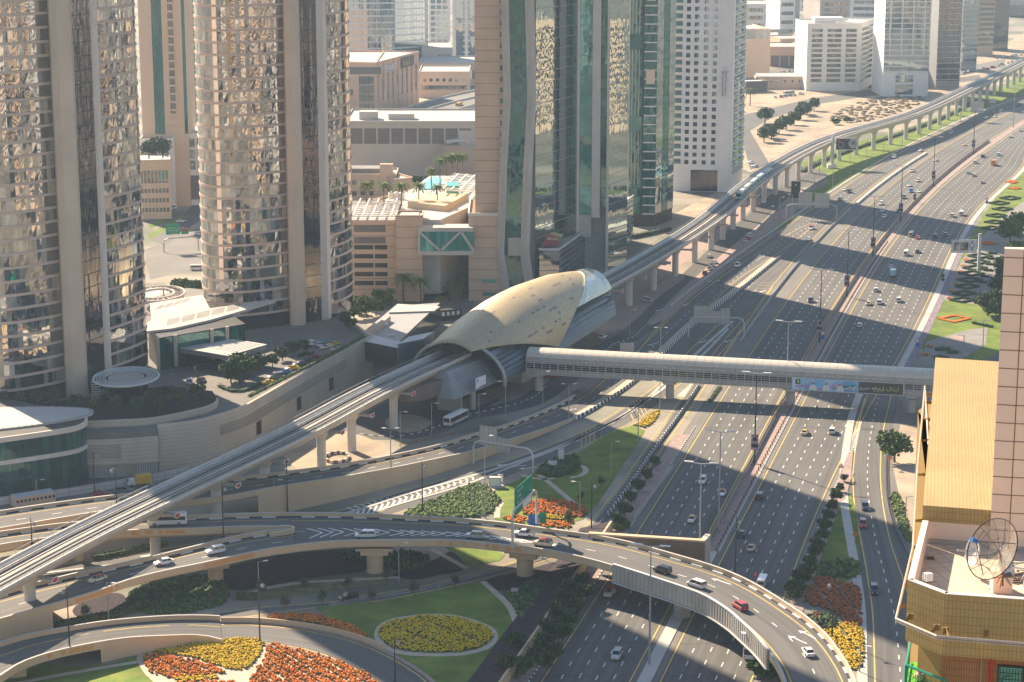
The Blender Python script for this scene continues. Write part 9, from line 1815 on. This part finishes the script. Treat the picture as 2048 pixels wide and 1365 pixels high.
chip(1975, 488, 'wide orange flower patch behind the billboard mast', 'orange_fl', 22, 4); chip(1859, 694, 'orange curl of flowers at the garden corner near the footbridge', 'orange_fl', 8, 3); chip(1851, 711, 'lower orange curl of flowers near the footbridge end', 'orange_fl', 8, 3); chip(2025, 365, 'orange flower patch at the far right lawn edge', 'orange_fl', 14, 4); chip(2030, 378, 'second orange patch on the far right lawn', 'orange_fl', 14, 3)
for i, (u, v) in enumerate([(1985,508),(1983,519),(1980,530),(1975,542),(1970,554),(1964,566),(1962,594),(1956,607)]): hedge(f'short box hedge between diamonds and trees, {ordinal(7 - i)} from the front', [(u - 8, v), (u + 10, v + 1)], .1, 1.6, 1.2, group='short box hedges')
for i, (u, v, d) in enumerate(((1885, 701, 15), (1905, 707, 10), (1880, 718, 12))): hedge(('square clipped hedge on the gravel bed', 'smaller clipped hedge on the gravel bed', 'clipped hedge at the near gravel edge')[i], [(u - d, v), (u + d, v)], .1, 2.6, 1.5)
trees('dark', [(298,318),(312,312),(326,316),(345,262),(358,268)], 'dark shrub on the roof terraces in the gap between the towers', 'roof shrubs in the gap', 30, 1.5)
def person(u, v, z, label, shirt, leg):
 p = G(u, v, z); r = thing('person', label, 'person', tuple(p)); mb = MB(); mb.tube([p + Vector((0, 0, .85)), p + Vector((0, 0, 1.15)), p + Vector((0, 0, 1.42)), p + Vector((0, 0, 1.5))], [.17, .16, .2, .07], 8); mb.lathe(tuple(p + Vector((0, 0, 1.48))), [(.05, 0), (.1, .08), (.1, .2), (.04, .28)], 8)
 for s_ in (-1, 1): mb.tube([p + Vector((.09 * s_, 0, .88)), p + Vector((.1 * s_, -.06, .46)), p + Vector((.11 * s_, .02, 0))], [.1, .075, .05], 6); mb.tube([p + Vector((.2 * s_, 0, 1.4)), p + Vector((.25 * s_, .03, 1.12)), p + Vector((.22 * s_, -.1, .86))], [.06, .05, .035], 6)
 mb.build('body', shirt, r)
person(313, 795, PZ, 'person in blue standing beside the round kiosk', 'blue_sign', 0); person(390, 742, PZ, 'person in white by the porch column', 'wht', 0); person(1800, 812, 0, 'person in red at the kerb below the footbridge end', 'red', 0)
mb = MB(); mb.box((0, 2400, 117), (7000, 5600, 242)); hz = mb.build('haze', 'land'); hz['kind'] = 'stuff'; hz['label'] = 'pale haze in the air'
hm = bpy.data.materials.new('haze'); hm.use_nodes = True; t = hm.node_tree; t.nodes.clear(); o_ = nd(t, 'ShaderNodeOutputMaterial'); pv = nd(t, 'ShaderNodeVolumePrincipled'); pv.inputs['Color'].default_value = (.55, .76, 1.0, 1); pv.inputs['Density'].default_value = HAZE; pv.inputs['Anisotropy'].default_value = .25; t.links.new(pv.outputs[0], o_.inputs['Volume']); hz.data.materials.clear(); hz.data.materials.append(hm)
